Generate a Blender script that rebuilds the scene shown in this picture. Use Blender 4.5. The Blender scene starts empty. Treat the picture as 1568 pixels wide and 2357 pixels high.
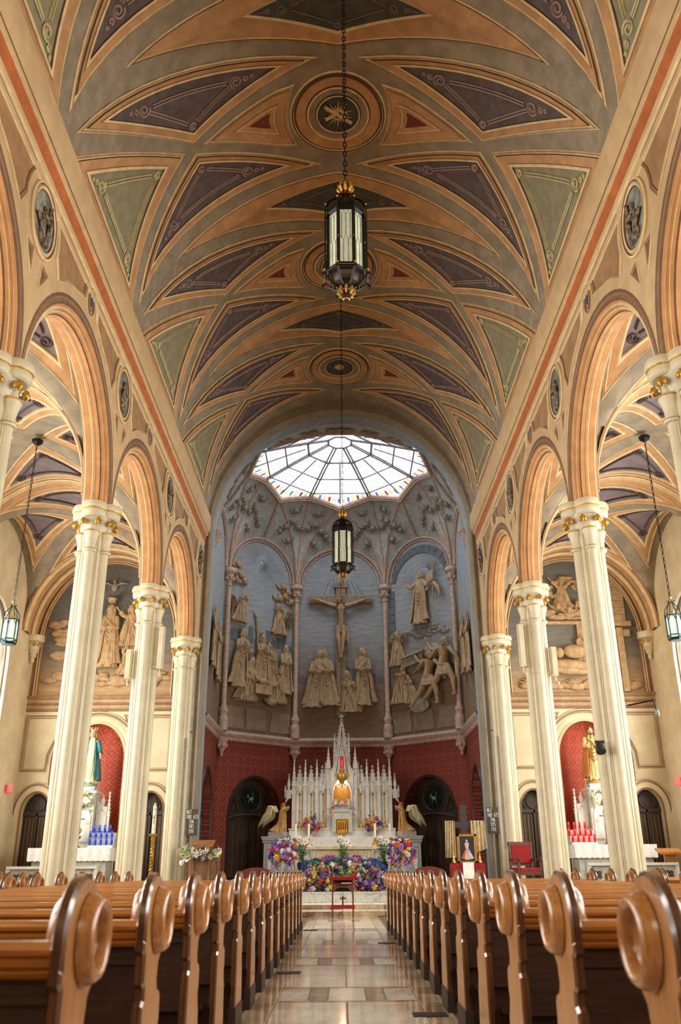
import bpy, math, random
from math import sin, cos, pi, sqrt, radians, atan2, hypot, floor
from mathutils import Matrix, Vector
random.seed(7)
sc = bpy.context.scene
COL = sc.collection
# ------------------------------------------------------------ camera
PITCH, ROLL, YAW, FPX = 0.3957, 0.0064, 0.0008, 1967.6
F = Vector((0, cos(PITCH), sin(PITCH))); U = Vector((0, -sin(PITCH), cos(PITCH))); R_ = Vector((1, 0, 0))
RZ = Matrix.Rotation(-YAW, 3, 'Z')
F, U, R_ = RZ @ F, RZ @ U, RZ @ R_
U, R_ = cos(ROLL) * U + sin(ROLL) * R_, cos(ROLL) * R_ - sin(ROLL) * U
cd = bpy.data.cameras.new('camera'); cam = bpy.data.objects.new('camera', cd); COL.objects.link(cam)
cam.matrix_world = Matrix(((R_.x, U.x, -F.x, -0.012), (R_.y, U.y, -F.y, 0), (R_.z, U.z, -F.z, 0.95), (0, 0, 0, 1)))
cd.sensor_fit = 'HORIZONTAL'; cd.sensor_width = 36; cd.lens = FPX / 1568 * 36
cd.clip_start = 0.05; cd.clip_end = 200
cd.dof.use_dof = True; cd.dof.focus_distance = 19; cd.dof.aperture_fstop = 5.0
sc.camera = cam
# ------------------------------------------------------------ world, light, exposure
w = bpy.data.worlds.new('sky'); sc.world = w; w.use_nodes = True
bg = w.node_tree.nodes['Background']; bg.inputs[0].default_value = (0.86, 0.93, 1.0, 1); bg.inputs[1].default_value = 2.6
sc.view_settings.view_transform = 'Standard'; sc.view_settings.look = 'None'
sc.view_settings.exposure = 0.06; sc.view_settings.gamma = 1; sc.view_settings.use_curve_mapping = False
sc.cycles.use_denoising = True; sc.cycles.max_bounces = 7; sc.cycles.diffuse_bounces = 4; sc.cycles.glossy_bounces = 3
sc.cycles.transparent_max_bounces = 8; sc.cycles.transmission_bounces = 4
sc.cycles.caustics_reflective = False; sc.cycles.caustics_refractive = False; sc.cycles.sample_clamp_indirect = 6
def area(name, loc, direction, sx, sy, power, col):
    l = bpy.data.lights.new(name, 'AREA'); l.shape = 'RECTANGLE'; l.size = sx; l.size_y = sy; l.energy = power; l.color = col
    o = bpy.data.objects.new(name, l); COL.objects.link(o); o.location = loc
    o.rotation_euler = Vector(direction).to_track_quat('-Z', 'Y').to_euler(); return o
DAY = (1.0, 0.95, 0.85)
WIN_Y = [2.27, 6.81, 11.35, 15.89, 20.6]
for s in (-1, 1):
    for i, wy in enumerate(WIN_Y):
        area('window_daylight', (s * 8.95, wy, 4.6), (-s, 0, -0.12), 2.3, 4.6, 470, DAY)
area('rear_fill_light', (0, -5.8, 6.5), (0, 1, -0.22), 5, 4, 480, (1.0, 0.84, 0.64))  # warm fill lamp added behind the camera; the rear wall has no window
area('skylight_daylight', (0, 26.4, 15.6), (0, -0.12, -1), 5.6, 4.4, 700, (0.88, 0.93, 1.0))
def spot(name, loc, target, power, col, ang, rad=0.05):
    l = bpy.data.lights.new(name, 'SPOT'); l.energy = power; l.color = col; l.spot_size = radians(ang); l.spot_blend = 0.6; l.shadow_soft_size = rad
    o = bpy.data.objects.new(name, l); COL.objects.link(o); o.location = loc
    o.rotation_euler = (Vector(target) - Vector(loc)).to_track_quat('-Z', 'Y').to_euler(); return o
WARM = (1.0, 0.78, 0.52)
spot('altar_spotlight', (-3.2, 19.5, 9.4), (0, 27.5, 1.8), 800, (1, .92, .82), 30)
spot('altar_spotlight', (3.2, 19.5, 9.4), (0, 26.5, 1.8), 800, (1, .92, .82), 30)
spot('statue_spotlight', (-7.9, 20.6, 3.6), (-6.6, 23.1, 2.9), 170, (1, .86, .66), 60)
spot('statue_spotlight', (7.9, 20.6, 3.6), (6.6, 23.1, 2.9), 170, (1, .86, .66), 60)
spot('mural_spotlight', (-4.9, 19.2, 7.2), (-6.5, 23.6, 7.0), 150, WARM, 75)
spot('mural_spotlight', (4.9, 19.2, 7.2), (6.5, 23.6, 7.0), 150, WARM, 75)
# ------------------------------------------------------------ materials
def lin(c):
    return tuple((v / 255 / 12.92 if v / 255 <= .04045 else ((v / 255 + .055) / 1.055) ** 2.4) for v in c)
MC = {}
def M(name, rgb, rough=.6, metal=0., var=.12, vs=6., bump=0., bs=40., rgb2=None, kind='noise', stretch=(1, 1, 1), emit=0., spec=.5, coat=0., detail=4.):
    if name in MC: return MC[name]
    m = bpy.data.materials.new(name); m.use_nodes = True; MC[name] = m
    nt = m.node_tree; N = nt.nodes; L = nt.links; p = N['Principled BSDF']
    c = lin(rgb); c2 = lin(rgb2) if rgb2 else tuple(v * (1 - var) * .9 for v in c)
    tc = N.new('ShaderNodeTexCoord'); mp = N.new('ShaderNodeMapping'); mp.inputs['Scale'].default_value = stretch
    L.new(tc.outputs['Object'], mp.inputs[0])
    if kind == 'wave':
        nz = N.new('ShaderNodeTexWave'); nz.inputs['Scale'].default_value = vs; nz.inputs['Distortion'].default_value = 6; nz.inputs['Detail'].default_value = 3; nz.inputs['Detail Scale'].default_value = 1.5
        fac = nz.outputs['Fac']
    else:
        nz = N.new('ShaderNodeTexNoise'); nz.inputs['Scale'].default_value = vs; nz.inputs['Detail'].default_value = detail; nz.inputs['Roughness'].default_value = .6
        fac = nz.outputs['Fac']
        if kind == 'vein':
            nz.inputs['Distortion'].default_value = 1.6
    L.new(mp.outputs[0], nz.inputs['Vector'])
    rp = N.new('ShaderNodeValToRGB'); L.new(fac, rp.inputs[0])
    lo, hi = (.40, .62) if kind != 'vein' else (.47, .53)
    rp.color_ramp.elements[0].position = lo; rp.color_ramp.elements[1].position = hi
    rp.color_ramp.elements[0].color = (*c2, 1); rp.color_ramp.elements[1].color = (*c, 1)
    if kind == 'vein':
        e = rp.color_ramp.elements.new(.5); e.color = (*c2, 1); rp.color_ramp.elements[0].color = (*c, 1)
    L.new(rp.outputs[0], p.inputs['Base Color'])
    p.inputs['Roughness'].default_value = rough; p.inputs['Metallic'].default_value = metal
    p.inputs['Specular IOR Level'].default_value = spec; p.inputs['Coat Weight'].default_value = coat; p.inputs['Coat Roughness'].default_value = .12
    if emit:
        L.new(rp.outputs[0], p.inputs['Emission Color']); p.inputs['Emission Strength'].default_value = emit
    if bump:
        n2 = N.new('ShaderNodeTexNoise'); n2.inputs['Scale'].default_value = bs; L.new(mp.outputs[0], n2.inputs['Vector'])
        b = N.new('ShaderNodeBump'); b.inputs['Strength'].default_value = bump; b.inputs['Distance'].default_value = .02
        L.new(n2.outputs['Fac'], b.inputs['Height']); L.new(b.outputs[0], p.inputs['Normal'])
    return m
band_m = M('ceiling_band_paint', (158, 143, 120), .85, vs=3, var=.2, bump=.1)
orange_m = M('ceiling_orange_paint', (202, 154, 106), .85, vs=3, var=.16)
cream_l = M('ceiling_cream_paint', (232, 204, 154), .8, vs=5)
mid_l = M('ceiling_ochre_paint', (158, 120, 80), .8, vs=5)
dark_l = M('ceiling_umber_paint', (92, 68, 46), .85, vs=5)
purple_m = M('ceiling_purple_paint', (104, 90, 88), .85, vs=5, var=.25)
purple_s = M('ceiling_purple_scroll', (164, 138, 128), .8)
green_m = M('ceiling_green_paint', (148, 140, 110), .85, vs=5, var=.12)
green_s = M('ceiling_green_scroll', (200, 186, 140), .8)
grey_p = M('ceiling_slate_paint', (84, 80, 78), .85, vs=5, var=.25)
redtri_m = M('ceiling_red_paint', (122, 52, 36), .85)
wall_tan = M('arcade_tan_paint', (206, 174, 130), .8, vs=3, var=.05, bump=.04)
wall_tan2 = M('spandrel_brown_paint', (172, 132, 92), .8, vs=3, var=.15)
soffit_m = M('arch_orange_marbling', (212, 154, 98), .75, vs=3, var=.14)
mould_br = M('moulding_brown_paint', (156, 122, 92), .8, vs=6)
cornice_red = M('cornice_terracotta_paint', (188, 106, 52), .8, vs=5)
cream_wall = M('cream_wall_plaster', (222, 206, 170), .8, vs=2, var=.06)
stone_col = M('column_cream_paint', (214, 203, 172), .45, vs=3, var=.02)
gold = M('gilding', (220, 168, 72), .42, metal=.6, vs=20, var=.3)
pier_m = M('chancel_pier_greige', (150, 138, 116), .8, vs=3, var=.1, bump=.1)
archgrey = M('chancel_arch_bluegrey', (150, 158, 160), .8, vs=4, var=.12)
apse_gray = M('apse_web_grey_plaster', (178, 184, 184), .85, vs=6, var=.15)
rib_m = M('rib_dusty_pink_stone', (192, 164, 148), .75, vs=9, var=.2)
relief_m = M('sepia_relief_plaster', (176, 148, 114), .8, vs=7, var=.2, bump=.35, bs=30)
relief_d = M('umber_relief_plaster', (160, 148, 132), .85, vs=8, var=.18, bump=.3, bs=30)
iron = M('lantern_black_iron', (30, 30, 30), .4, metal=.6)
verd = M('lantern_patinated_iron', (40, 66, 66), .45, metal=.5)
lampglass = M('lantern_milk_glass', (214, 218, 190), .35, vs=8, var=.1, emit=.25)
lampglass2 = M('lantern_ice_glass', (206, 226, 220), .35, vs=8, var=.1, emit=.5)
wood = M('pew_honey_oak', (174, 112, 52), .3, kind='noise', rgb2=(144, 88, 38), vs=9, stretch=(.35, 9, 9), coat=.5, detail=6)
wood_e = M('pew_end_oak', (178, 124, 70), .33, rgb2=(148, 98, 52), vs=9, stretch=(9, 9, .5), coat=.55, detail=6)
wood_k = M('pew_edge_dark_brown', (96, 62, 38), .25, rgb2=(72, 44, 26), vs=9, stretch=(9, 9, .5), coat=.7)  # edges of the end panels, darker brown than their faces
wood_d = M('dark_walnut', (62, 32, 18), .45, rgb2=(40, 20, 12), vs=7, stretch=(.5, 6, 6), coat=.2)
door_m = M('door_dark_oak', (66, 46, 30), .5, rgb2=(40, 28, 20), vs=8, stretch=(8, 8, .6))
door_g = M('door_gilt_bead', (150, 104, 48), .5)
foot_m = M('pew_dark_shoe', (52, 30, 20), .5)
mcream = M('marble_cream', (236, 233, 220), .08, kind='vein', rgb2=(214, 206, 184), vs=1.8, coat=.7)
mtan = M('marble_tan', (206, 184, 148), .1, rgb2=(176, 148, 112), vs=5, coat=.7)
mbrown = M('marble_rosy_brown', (168, 138, 112), .12, rgb2=(116, 88, 66), vs=6, coat=.2)
mgrey = M('marble_grey_white', (196, 194, 184), .2, kind='vein', rgb2=(158, 156, 146), vs=2.2)
mwhite = M('marble_white_carved', (222, 220, 212), .4, vs=4, var=.07)
mgreywall = M('marble_plinth_grey', (176, 178, 176), .4, vs=4, var=.1)
red_v = M('red_velvet', (158, 18, 28), .9, vs=30, var=.25)
white_cl = M('white_linen', (238, 236, 230), .85, vs=10, var=.05)
cream_cl = M('cream_drape', (206, 184, 140), .8, vs=10, var=.2)
wax = M('white_wax', (240, 234, 214), .5)
grout = M('floor_grout', (138, 122, 100), .6)
stoneflr = M('side_floor_stone', (120, 96, 74), .4, vs=3, var=.2)
leaf = M('leaf_green', (58, 98, 40), .6, rgb2=(30, 62, 24), vs=20)
leaf_b = M('lily_leaf_green', (92, 138, 52), .6, rgb2=(48, 92, 34), vs=20)
def glassmat(name, rgb, mix=.12):
    m = bpy.data.materials.new(name); m.use_nodes = True; nt = m.node_tree; N = nt.nodes; L = nt.links
    N.remove(N['Principled BSDF']); t = N.new('ShaderNodeBsdfTransparent'); t.inputs[0].default_value = (*lin(rgb), 1)
    g = N.new('ShaderNodeBsdfGlossy'); g.inputs['Roughness'].default_value = .15
    x = N.new('ShaderNodeMixShader'); x.inputs[0].default_value = mix; L.new(t.outputs[0], x.inputs[1]); L.new(g.outputs[0], x.inputs[2])
    L.new(x.outputs[0], N['Material Output'].inputs[0]); return m
pane_m = glassmat('clear_pane_glass', (250, 252, 255), .04)
pane_blue = glassmat('blue_stained_glass', (60, 90, 170)); pane_red = glassmat('red_stained_glass', (150, 30, 20)); pane_yel = glassmat('yellow_stained_glass', (240, 200, 110))
# damask wall-paper: printed lattice with gold fleurons, driven by the UV map
def damask(name, red, goldc, s=.26):
    m = bpy.data.materials.new(name); m.use_nodes = True; nt = m.node_tree; N = nt.nodes; L = nt.links; p = N['Principled BSDF']
    tc = N.new('ShaderNodeTexCoord'); sp = N.new('ShaderNodeSeparateXYZ'); L.new(tc.outputs['UV'], sp.inputs[0])
    def mt(op, a, b=None):
        n = N.new('ShaderNodeMath'); n.operation = op
        for k, v in enumerate((a, b)):
            if v is None: continue
            if isinstance(v, (int, float)): n.inputs[k].default_value = v
            else: L.new(v, n.inputs[k])
        return n.outputs[0]
    u = mt('MULTIPLY', sp.outputs[0], 1 / s); v = mt('MULTIPLY', sp.outputs[1], 1 / s)
    def cell(x): return mt('SUBTRACT', mt('FRACT', x), .5)
    a = mt('ABSOLUTE', cell(mt('ADD', u, v))); b = mt('ABSOLUTE', cell(mt('SUBTRACT', u, v)))
    line = mt('LESS_THAN', mt('ABSOLUTE', mt('SUBTRACT', mt('MINIMUM', a, b), .035)), .022)
    x = cell(u); y = cell(v); ax = mt('ABSOLUTE', x); ay = mt('ABSOLUTE', y)
    r = mt('SQRT', mt('ADD', mt('MULTIPLY', x, x), mt('MULTIPLY', y, y)))
    petal = mt('LESS_THAN', r, mt('ADD', .13, mt('MULTIPLY', .13, mt('COSINE', mt('MULTIPLY', mt('ARCTAN2', y, x), 4)))))
    core = mt('GREATER_THAN', r, .055)
    x2 = cell(mt('ADD', u, .5)); y2 = cell(mt('ADD', v, .5)); r2 = mt('SQRT', mt('ADD', mt('MULTIPLY', x2, x2), mt('MULTIPLY', y2, y2)))
    pet2 = mt('LESS_THAN', r2, mt('ADD', .08, mt('MULTIPLY', .07, mt('COSINE', mt('MULTIPLY', mt('ARCTAN2', y2, x2), 4)))))
    f = mt('MAXIMUM', mt('MAXIMUM', line, mt('MULTIPLY', petal, core)), pet2)
    nz = N.new('ShaderNodeTexNoise'); nz.inputs['Scale'].default_value = 5; L.new(tc.outputs['UV'], nz.inputs[0])
    f = mt('MULTIPLY', f, mt('ADD', .2, mt('MULTIPLY', nz.outputs['Fac'], .6)))
    mx = N.new('ShaderNodeMix'); mx.data_type = 'RGBA'; L.new(f, mx.inputs[0]); mx.inputs[6].default_value = (*lin(red), 1); mx.inputs[7].default_value = (*lin(goldc), 1)
    L.new(mx.outputs[2], p.inputs['Base Color']); p.inputs['Roughness'].default_value = .75
    return m
dam_apse = damask('red_damask_apse', (112, 30, 24), (176, 112, 60), .3)
dam_niche = damask('red_damask_niche', (172, 66, 50), (206, 140, 92), .3)
def mural_mat(name, top, bot, z0, z1, c3=None):
    m = bpy.data.materials.new(name); m.use_nodes = True; nt = m.node_tree; N = nt.nodes; L = nt.links; p = N['Principled BSDF']
    tc = N.new('ShaderNodeTexCoord'); sp = N.new('ShaderNodeSeparateXYZ'); L.new(tc.outputs['UV'], sp.inputs[0])
    nz = N.new('ShaderNodeTexNoise'); mp = N.new('ShaderNodeMapping'); mp.inputs['Scale'].default_value = (.6, 2.4, 1); L.new(tc.outputs['UV'], mp.inputs[0]); L.new(mp.outputs[0], nz.inputs[0]); nz.inputs['Scale'].default_value = 1.6; nz.inputs['Detail'].default_value = 7
    ad = N.new('ShaderNodeMath'); ad.operation = 'MULTIPLY_ADD'; L.new(nz.outputs['Fac'], ad.inputs[0]); ad.inputs[1].default_value = 1.2; L.new(sp.outputs[1], ad.inputs[2])
    mr = N.new('ShaderNodeMapRange'); L.new(ad.outputs[0], mr.inputs[0]); mr.inputs[1].default_value = z0 + .6; mr.inputs[2].default_value = z1 + .6
    rp = N.new('ShaderNodeValToRGB'); L.new(mr.outputs[0], rp.inputs[0]); rp.color_ramp.elements[0].color = (*lin(bot), 1); rp.color_ramp.elements[1].color = (*lin(top), 1)
    if c3: e = rp.color_ramp.elements.new(.5); e.color = (*lin(c3), 1)
    n2 = N.new('ShaderNodeTexNoise'); L.new(mp.outputs[0], n2.inputs[0]); n2.inputs['Scale'].default_value = 4; n2.inputs['Detail'].default_value = 8
    mx = N.new('ShaderNodeMix'); mx.data_type = 'RGBA'; mx.blend_type = 'OVERLAY'; mx.inputs[0].default_value = .45; L.new(rp.outputs[0], mx.inputs[6]); L.new(n2.outputs['Fac'], mx.inputs[7])
    L.new(mx.outputs[2], p.inputs['Base Color']); p.inputs['Roughness'].default_value = .85
    b = N.new('ShaderNodeBump'); b.inputs['Strength'].default_value = .3; b.inputs['Distance'].default_value = .03; L.new(n2.outputs['Fac'], b.inputs['Height']); L.new(b.outputs[0], p.inputs['Normal'])
    return m
mural_apse = mural_mat('mural_bluegrey_sky_over_umber_ground', (140, 144, 148), (118, 96, 74), 6.6, 8.8, (126, 122, 116))
mural_side = mural_mat('mural_slate_sky_over_tan_clouds', (104, 104, 100), (172, 142, 102), 5.6, 7.6, (120, 112, 100))
# ------------------------------------------------------------ mesh builder
class MB:
    def __init__(s): s.v = []; s.f = []; s.mi = []; s.uv = None; s.m = 0
    def q(s, *pts):
        k = len(s.v); s.v += [tuple(p) for p in pts]; s.f.append(tuple(range(k, k + len(pts)))); s.mi.append(s.m)
    def grid(s, P, cu=False, cv=False, flip=False, mats=None):
        nu, nv = len(P), len(P[0]); k = len(s.v)
        for r in P: s.v += [tuple(p) for p in r]
        for i in range(nu if cu else nu - 1):
            for j in range(nv if cv else nv - 1):
                a = k + i * nv + j; b = k + i * nv + (j + 1) % nv; c = k + ((i + 1) % nu) * nv + (j + 1) % nv; d = k + ((i + 1) % nu) * nv + j
                s.f.append((a, d, c, b) if flip else (a, b, c, d)); s.mi.append(mats[j] if mats else s.m)
    def box(s, c, d, rz=0, rx=0, ry=0):
        M3 = Matrix.Rotation(rz, 3, 'Z') @ Matrix.Rotation(rx, 3, 'X') @ Matrix.Rotation(ry, 3, 'Y'); k = len(s.v)
        for x in (-.5, .5):
            for y in (-.5, .5):
                for z in (-.5, .5):
                    p = M3 @ Vector((x * d[0], y * d[1], z * d[2])); s.v.append((c[0] + p.x, c[1] + p.y, c[2] + p.z))
        for f in ((0, 1, 3, 2), (4, 6, 7, 5), (0, 4, 5, 1), (2, 3, 7, 6), (0, 2, 6, 4), (1, 5, 7, 3)): s.f.append(tuple(k + i for i in f)); s.mi.append(s.m)
    def lathe(s, prof, n=12, at=(0, 0, 0), a0=0., sq=None):
        k = len(s.v); m = len(prof)
        for r, z in prof:
            for j in range(n):
                t = a0 + 2 * pi * j / n; s.v.append((at[0] + r * cos(t), at[1] + r * sin(t) * (sq or 1), at[2] + z))
        for i in range(m - 1):
            for j in range(n):
                a = k + i * n + j; b = k + i * n + (j + 1) % n; s.f.append((a, b, b + n, a + n)); s.mi.append(s.m)
        s.f.append(tuple(k + j for j in range(n - 1, -1, -1))); s.mi.append(s.m)
        s.f.append(tuple(k + (m - 1) * n + j for j in range(n))); s.mi.append(s.m)
    def tube(s, path, r, n=6, closed=False, flat=1.):
        P = [Vector(p) for p in path]; m = len(P)
        rr = r if isinstance(r, (list, tuple)) else [r] * m
        T = [((P[(i + 1) % m] if closed or i < m - 1 else P[i]) - (P[i - 1] if closed or i > 0 else P[i])).normalized() for i in range(m)]
        a = Vector((0, 0, 1)) if abs(T[0].z) < .9 else Vector((1, 0, 0)); nrm = T[0].cross(a).normalized(); k = len(s.v)
        for i in range(m):
            nrm = (nrm - T[i] * nrm.dot(T[i]));
            if nrm.length < 1e-6: nrm = T[i].orthogonal()
            nrm.normalize(); b = T[i].cross(nrm)
            for j in range(n):
                t = 2 * pi * j / n; p = P[i] + (nrm * cos(t) + b * sin(t) * flat) * rr[i]; s.v.append(tuple(p))
        for i in range(m if closed else m - 1):
            for j in range(n):
                i2 = (i + 1) % m; s.f.append((k + i * n + j, k + i * n + (j + 1) % n, k + i2 * n + (j + 1) % n, k + i2 * n + j)); s.mi.append(s.m)
        if not closed:
            s.f.append(tuple(k + j for j in range(n - 1, -1, -1))); s.mi.append(s.m); s.f.append(tuple(k + (m - 1) * n + j for j in range(n))); s.mi.append(s.m)
    def ball(s, c, r, n=8, m=6):
        if not isinstance(r, (list, tuple)): r = (r, r, r)
        k = len(s.v)
        for i in range(1, m):
            ph = pi * i / m
            for j in range(n): t = 2 * pi * j / n; s.v.append((c[0] + r[0] * sin(ph) * cos(t), c[1] + r[1] * sin(ph) * sin(t), c[2] + r[2] * cos(ph)))
        s.v += [(c[0], c[1], c[2] + r[2]), (c[0], c[1], c[2] - r[2])]; t, b = len(s.v) - 2, len(s.v) - 1
        for j in range(n):
            j2 = (j + 1) % n; s.f.append((t, k + j, k + j2)); s.mi.append(s.m); s.f.append((b, k + (m - 2) * n + j2, k + (m - 2) * n + j)); s.mi.append(s.m)
            for i in range(m - 2): s.f.append((k + i * n + j, k + (i + 1) * n + j, k + (i + 1) * n + j2, k + i * n + j2)); s.mi.append(s.m)
    def prism(s, poly, fn, d0, d1, side=None):
        n = len(poly); A = [fn(a, b, d0) for a, b in poly]; B = [fn(a, b, d1) for a, b in poly]; k = len(s.v); s.v += [tuple(p) for p in A + B]; m = s.m
        s.f.append(tuple(k + i for i in range(n - 1, -1, -1))); s.mi.append(m); s.f.append(tuple(k + n + i for i in range(n))); s.mi.append(m)
        for i in range(n): j = (i + 1) % n; s.f.append((k + i, k + j, k + n + j, k + n + i)); s.mi.append(m if side is None else side)
    def xf(s, M4, start=0):
        for i in range(start, len(s.v)): s.v[i] = tuple(M4 @ Vector(s.v[i]))
        return s
    def build(s, name, mats, parent=None, angle=35, uvf=None, link=True):
        if not isinstance(mats, (list, tuple)): mats = [mats]
        me = bpy.data.meshes.new(name); me.from_pydata(s.v, [], s.f)
        for m in mats: me.materials.append(m)
        me.polygons.foreach_set('material_index', [min(i, len(mats) - 1) for i in s.mi])
        if angle:
            me.polygons.foreach_set('use_smooth', [True] * len(s.f)); me.update(); me.set_sharp_from_angle(angle=radians(angle))
        if uvf:
            l = me.uv_layers.new(name='UVMap')
            for lp in me.loops: l.data[lp.index].uv = uvf(s.v[lp.vertex_index])
        me.update(); o = bpy.data.objects.new(name, me); COL.objects.link(o)
        if parent: o.parent = parent
        return o
def fixnormals(o):
    import bmesh
    b = bmesh.new(); b.from_mesh(o.data); bmesh.ops.recalc_face_normals(b, faces=b.faces); b.to_mesh(o.data); b.free(); return o
def struct(o, label=None): o['kind'] = 'structure'; return o
def thing(name, label, cat, loc=(0, 0, 0), rz=0, group=None):
    o = bpy.data.objects.new(name, None); COL.objects.link(o); o.location = loc; o.rotation_euler = (0, 0, rz); o.empty_display_size = .1
    o['label'] = label; o['category'] = cat
    if group: o['group'] = group
    return o
def tag(o, label, cat, group=None):
    o['label'] = label; o['category'] = cat
    if group: o['group'] = group
    return o
def dup(root, loc=None, rz=None, label=None, group=None):
    r = root.copy(); COL.objects.link(r)
    if loc is not None: r.location = loc
    if rz is not None: r.rotation_euler = (0, 0, rz)
    if label: r['label'] = label
    if group: r['group'] = group
    for ch in list(root.children):
        c = ch.copy(); COL.objects.link(c); c.parent = r
        for g in ch.children: d = g.copy(); COL.objects.link(d); d.parent = c
    return r
def part(src, name, parent, loc=(0, 0, 0), rot=(0, 0, 0), sc_=(1, 1, 1)):
    o = bpy.data.objects.new(name, src); COL.objects.link(o); o.parent = parent; o.location = loc; o.rotation_euler = rot; o.scale = sc_; return o
def lerp(a, b, t): return tuple(x + (y - x) * t for x, y in zip(a, b))
# stroke lettering (single-stroke digits and capitals drawn as tubes)
GL = {'0': [[(0, .2), (.25, 0), (.5, .2), (.5, .8), (.25, 1), (0, .8), (0, .2)]], '1': [[(.1, .8), (.3, 1), (.3, 0)]], '3': [[(0, .9), (.3, 1), (.5, .8), (.2, .52), (.5, .25), (.25, 0), (0, .12)]],
      '5': [[(.5, 1), (.05, 1), (.05, .58), (.35, .6), (.5, .35), (.35, .03), (0, .08)]], '6': [[(.45, .95), (.15, .85), (0, .3), (.25, 0), (.5, .25), (.3, .52), (.03, .35)]], '7': [[(0, 1), (.5, 1), (.18, 0)]],
      '8': [[(.25, .53), (.02, .78), (.25, 1), (.48, .78), (.25, .53), (0, .25), (.25, 0), (.5, .25), (.25, .53)]], '9': [[(.47, .65), (.2, .48), (0, .75), (.25, 1), (.5, .75), (.4, .2), (.1, .03)]],
      'I': [[(.25, 0), (.25, 1)]], 'N': [[(0, 0), (0, 1), (.5, 0), (.5, 1)]], 'R': [[(0, 0), (0, 1), (.4, .95), (.45, .65), (0, .52), (.5, 0)]], 'E': [[(.5, 0), (0, 0), (0, 1), (.5, 1)], [(0, .5), (.4, .5)]],
      'X': [[(0, 0), (.5, 1)], [(0, 1), (.5, 0)]], 'T': [[(.25, 0), (.25, 1)], [(0, 1), (.5, 1)]], ' ': []}
def letters(mb, txt, fn, h, r, gap=.75):
    x = 0
    for ch in txt:
        for st in GL[ch]: mb.tube([fn(x + a * h, b * h) for a, b in st], r, 4)
        x += gap * h
# ================================================================ NAVE VAULT
WALL_Y = 23.45; ZS, ZT, RX = 10.2, 14.53, 3.95
MED = [-1.25, 3.29, 7.83, 12.37, 16.91, 21.45]; HB = 2.27
def vm(phi, v, off=0.):   # phi degrees, v along the nave at the ridge, off = proud of the surface
    p = radians(phi); return ((RX - off) * sin(p), min(v - .98 * (1 - cos(p)), WALL_Y), ZS + (ZT - ZS - off) * cos(p))
b = MB(); vs = [-5.6 + i * (24.5 + 5.6) / 60 for i in range(61)]
b.grid([[vm(-92 + 184 * j / 48, v) for j in range(49)] for v in vs])
ceiling = struct(b.build('ceiling', band_m, angle=60))
RM = .0716
def inset(poly, d):
    n = len(poly); out = []
    ar = sum(poly[i][0] * poly[(i + 1) % n][1] - poly[(i + 1) % n][0] * poly[i][1] for i in range(n)); sg = 1 if ar > 0 else -1
    E_ = []
    for i in range(n):
        a, c = poly[i], poly[(i + 1) % n]; dx, dy = c[0] - a[0], c[1] - a[1]; l = hypot(dx, dy); nx, ny = -dy / l * sg, dx / l * sg
        dd = d[i] if isinstance(d, (list, tuple)) else d
        E_.append(((a[0] + nx * dd, a[1] + ny * dd), (dx, dy)))
    for i in range(n):
        (p, r), (q_, s_) = E_[i - 1], E_[i]; den = r[0] * s_[1] - r[1] * s_[0]; t = ((q_[0] - p[0]) * s_[1] - (q_[1] - p[1]) * s_[0]) / den
        out.append((p[0] + r[0] * t, p[1] + r[1] * t))
    return out
def samp(poly, k):
    out = []
    for i in range(len(poly)):
        a, c = poly[i], poly[(i + 1) % len(poly)]
        for j in range(k): out.append((a[0] + (c[0] - a[0]) * j / k, a[1] + (c[1] - a[1]) * j / k))
    return out
def layered(mb, polys, offs, mats, mp, k, fillmat):
    """polys: nested loops (same corner count); strips between them get mats; the last one is filled"""
    L_ = [samp(p, k) for p in polys]
    rows = [[mp(x, y, offs[i]) for x, y in L_[i]] for i in range(len(L_))]
    for i in range(len(L_) - 1):
        mb.m = mats[i]; mb.grid([rows[i], rows[i + 1]], cv=True)
    last = L_[-1]; cx = sum(p[0] for p in last) / len(last); cy = sum(p[1] for p in last) / len(last); mb.m = fillmat
    rr = [[mp(cx + (x - cx) * t, cy + (y - cy) * t, offs[-1]) for x, y in last] for t in (1, .8, .6, .4, .2, .02)]
    mb.grid(rr, cv=True); mb.q(*rr[-1])
CM = [band_m, cream_l, dark_l, orange_m, purple_m, green_m, grey_p, redtri_m, mid_l]
def spiral(mb, cx, cy, r, mp, rad, off, turns=1.6, a0=0., sg=1):
    mb.tube([mp(cx + r * (1 - .75 * t / 22) * cos(a0 + sg * turns * 2 * pi * t / 22), cy + r * (1 - .75 * t / 22) * sin(a0 + sg * turns * 2 * pi * t / 22), off) for t in range(23)], rad, 4)
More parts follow.
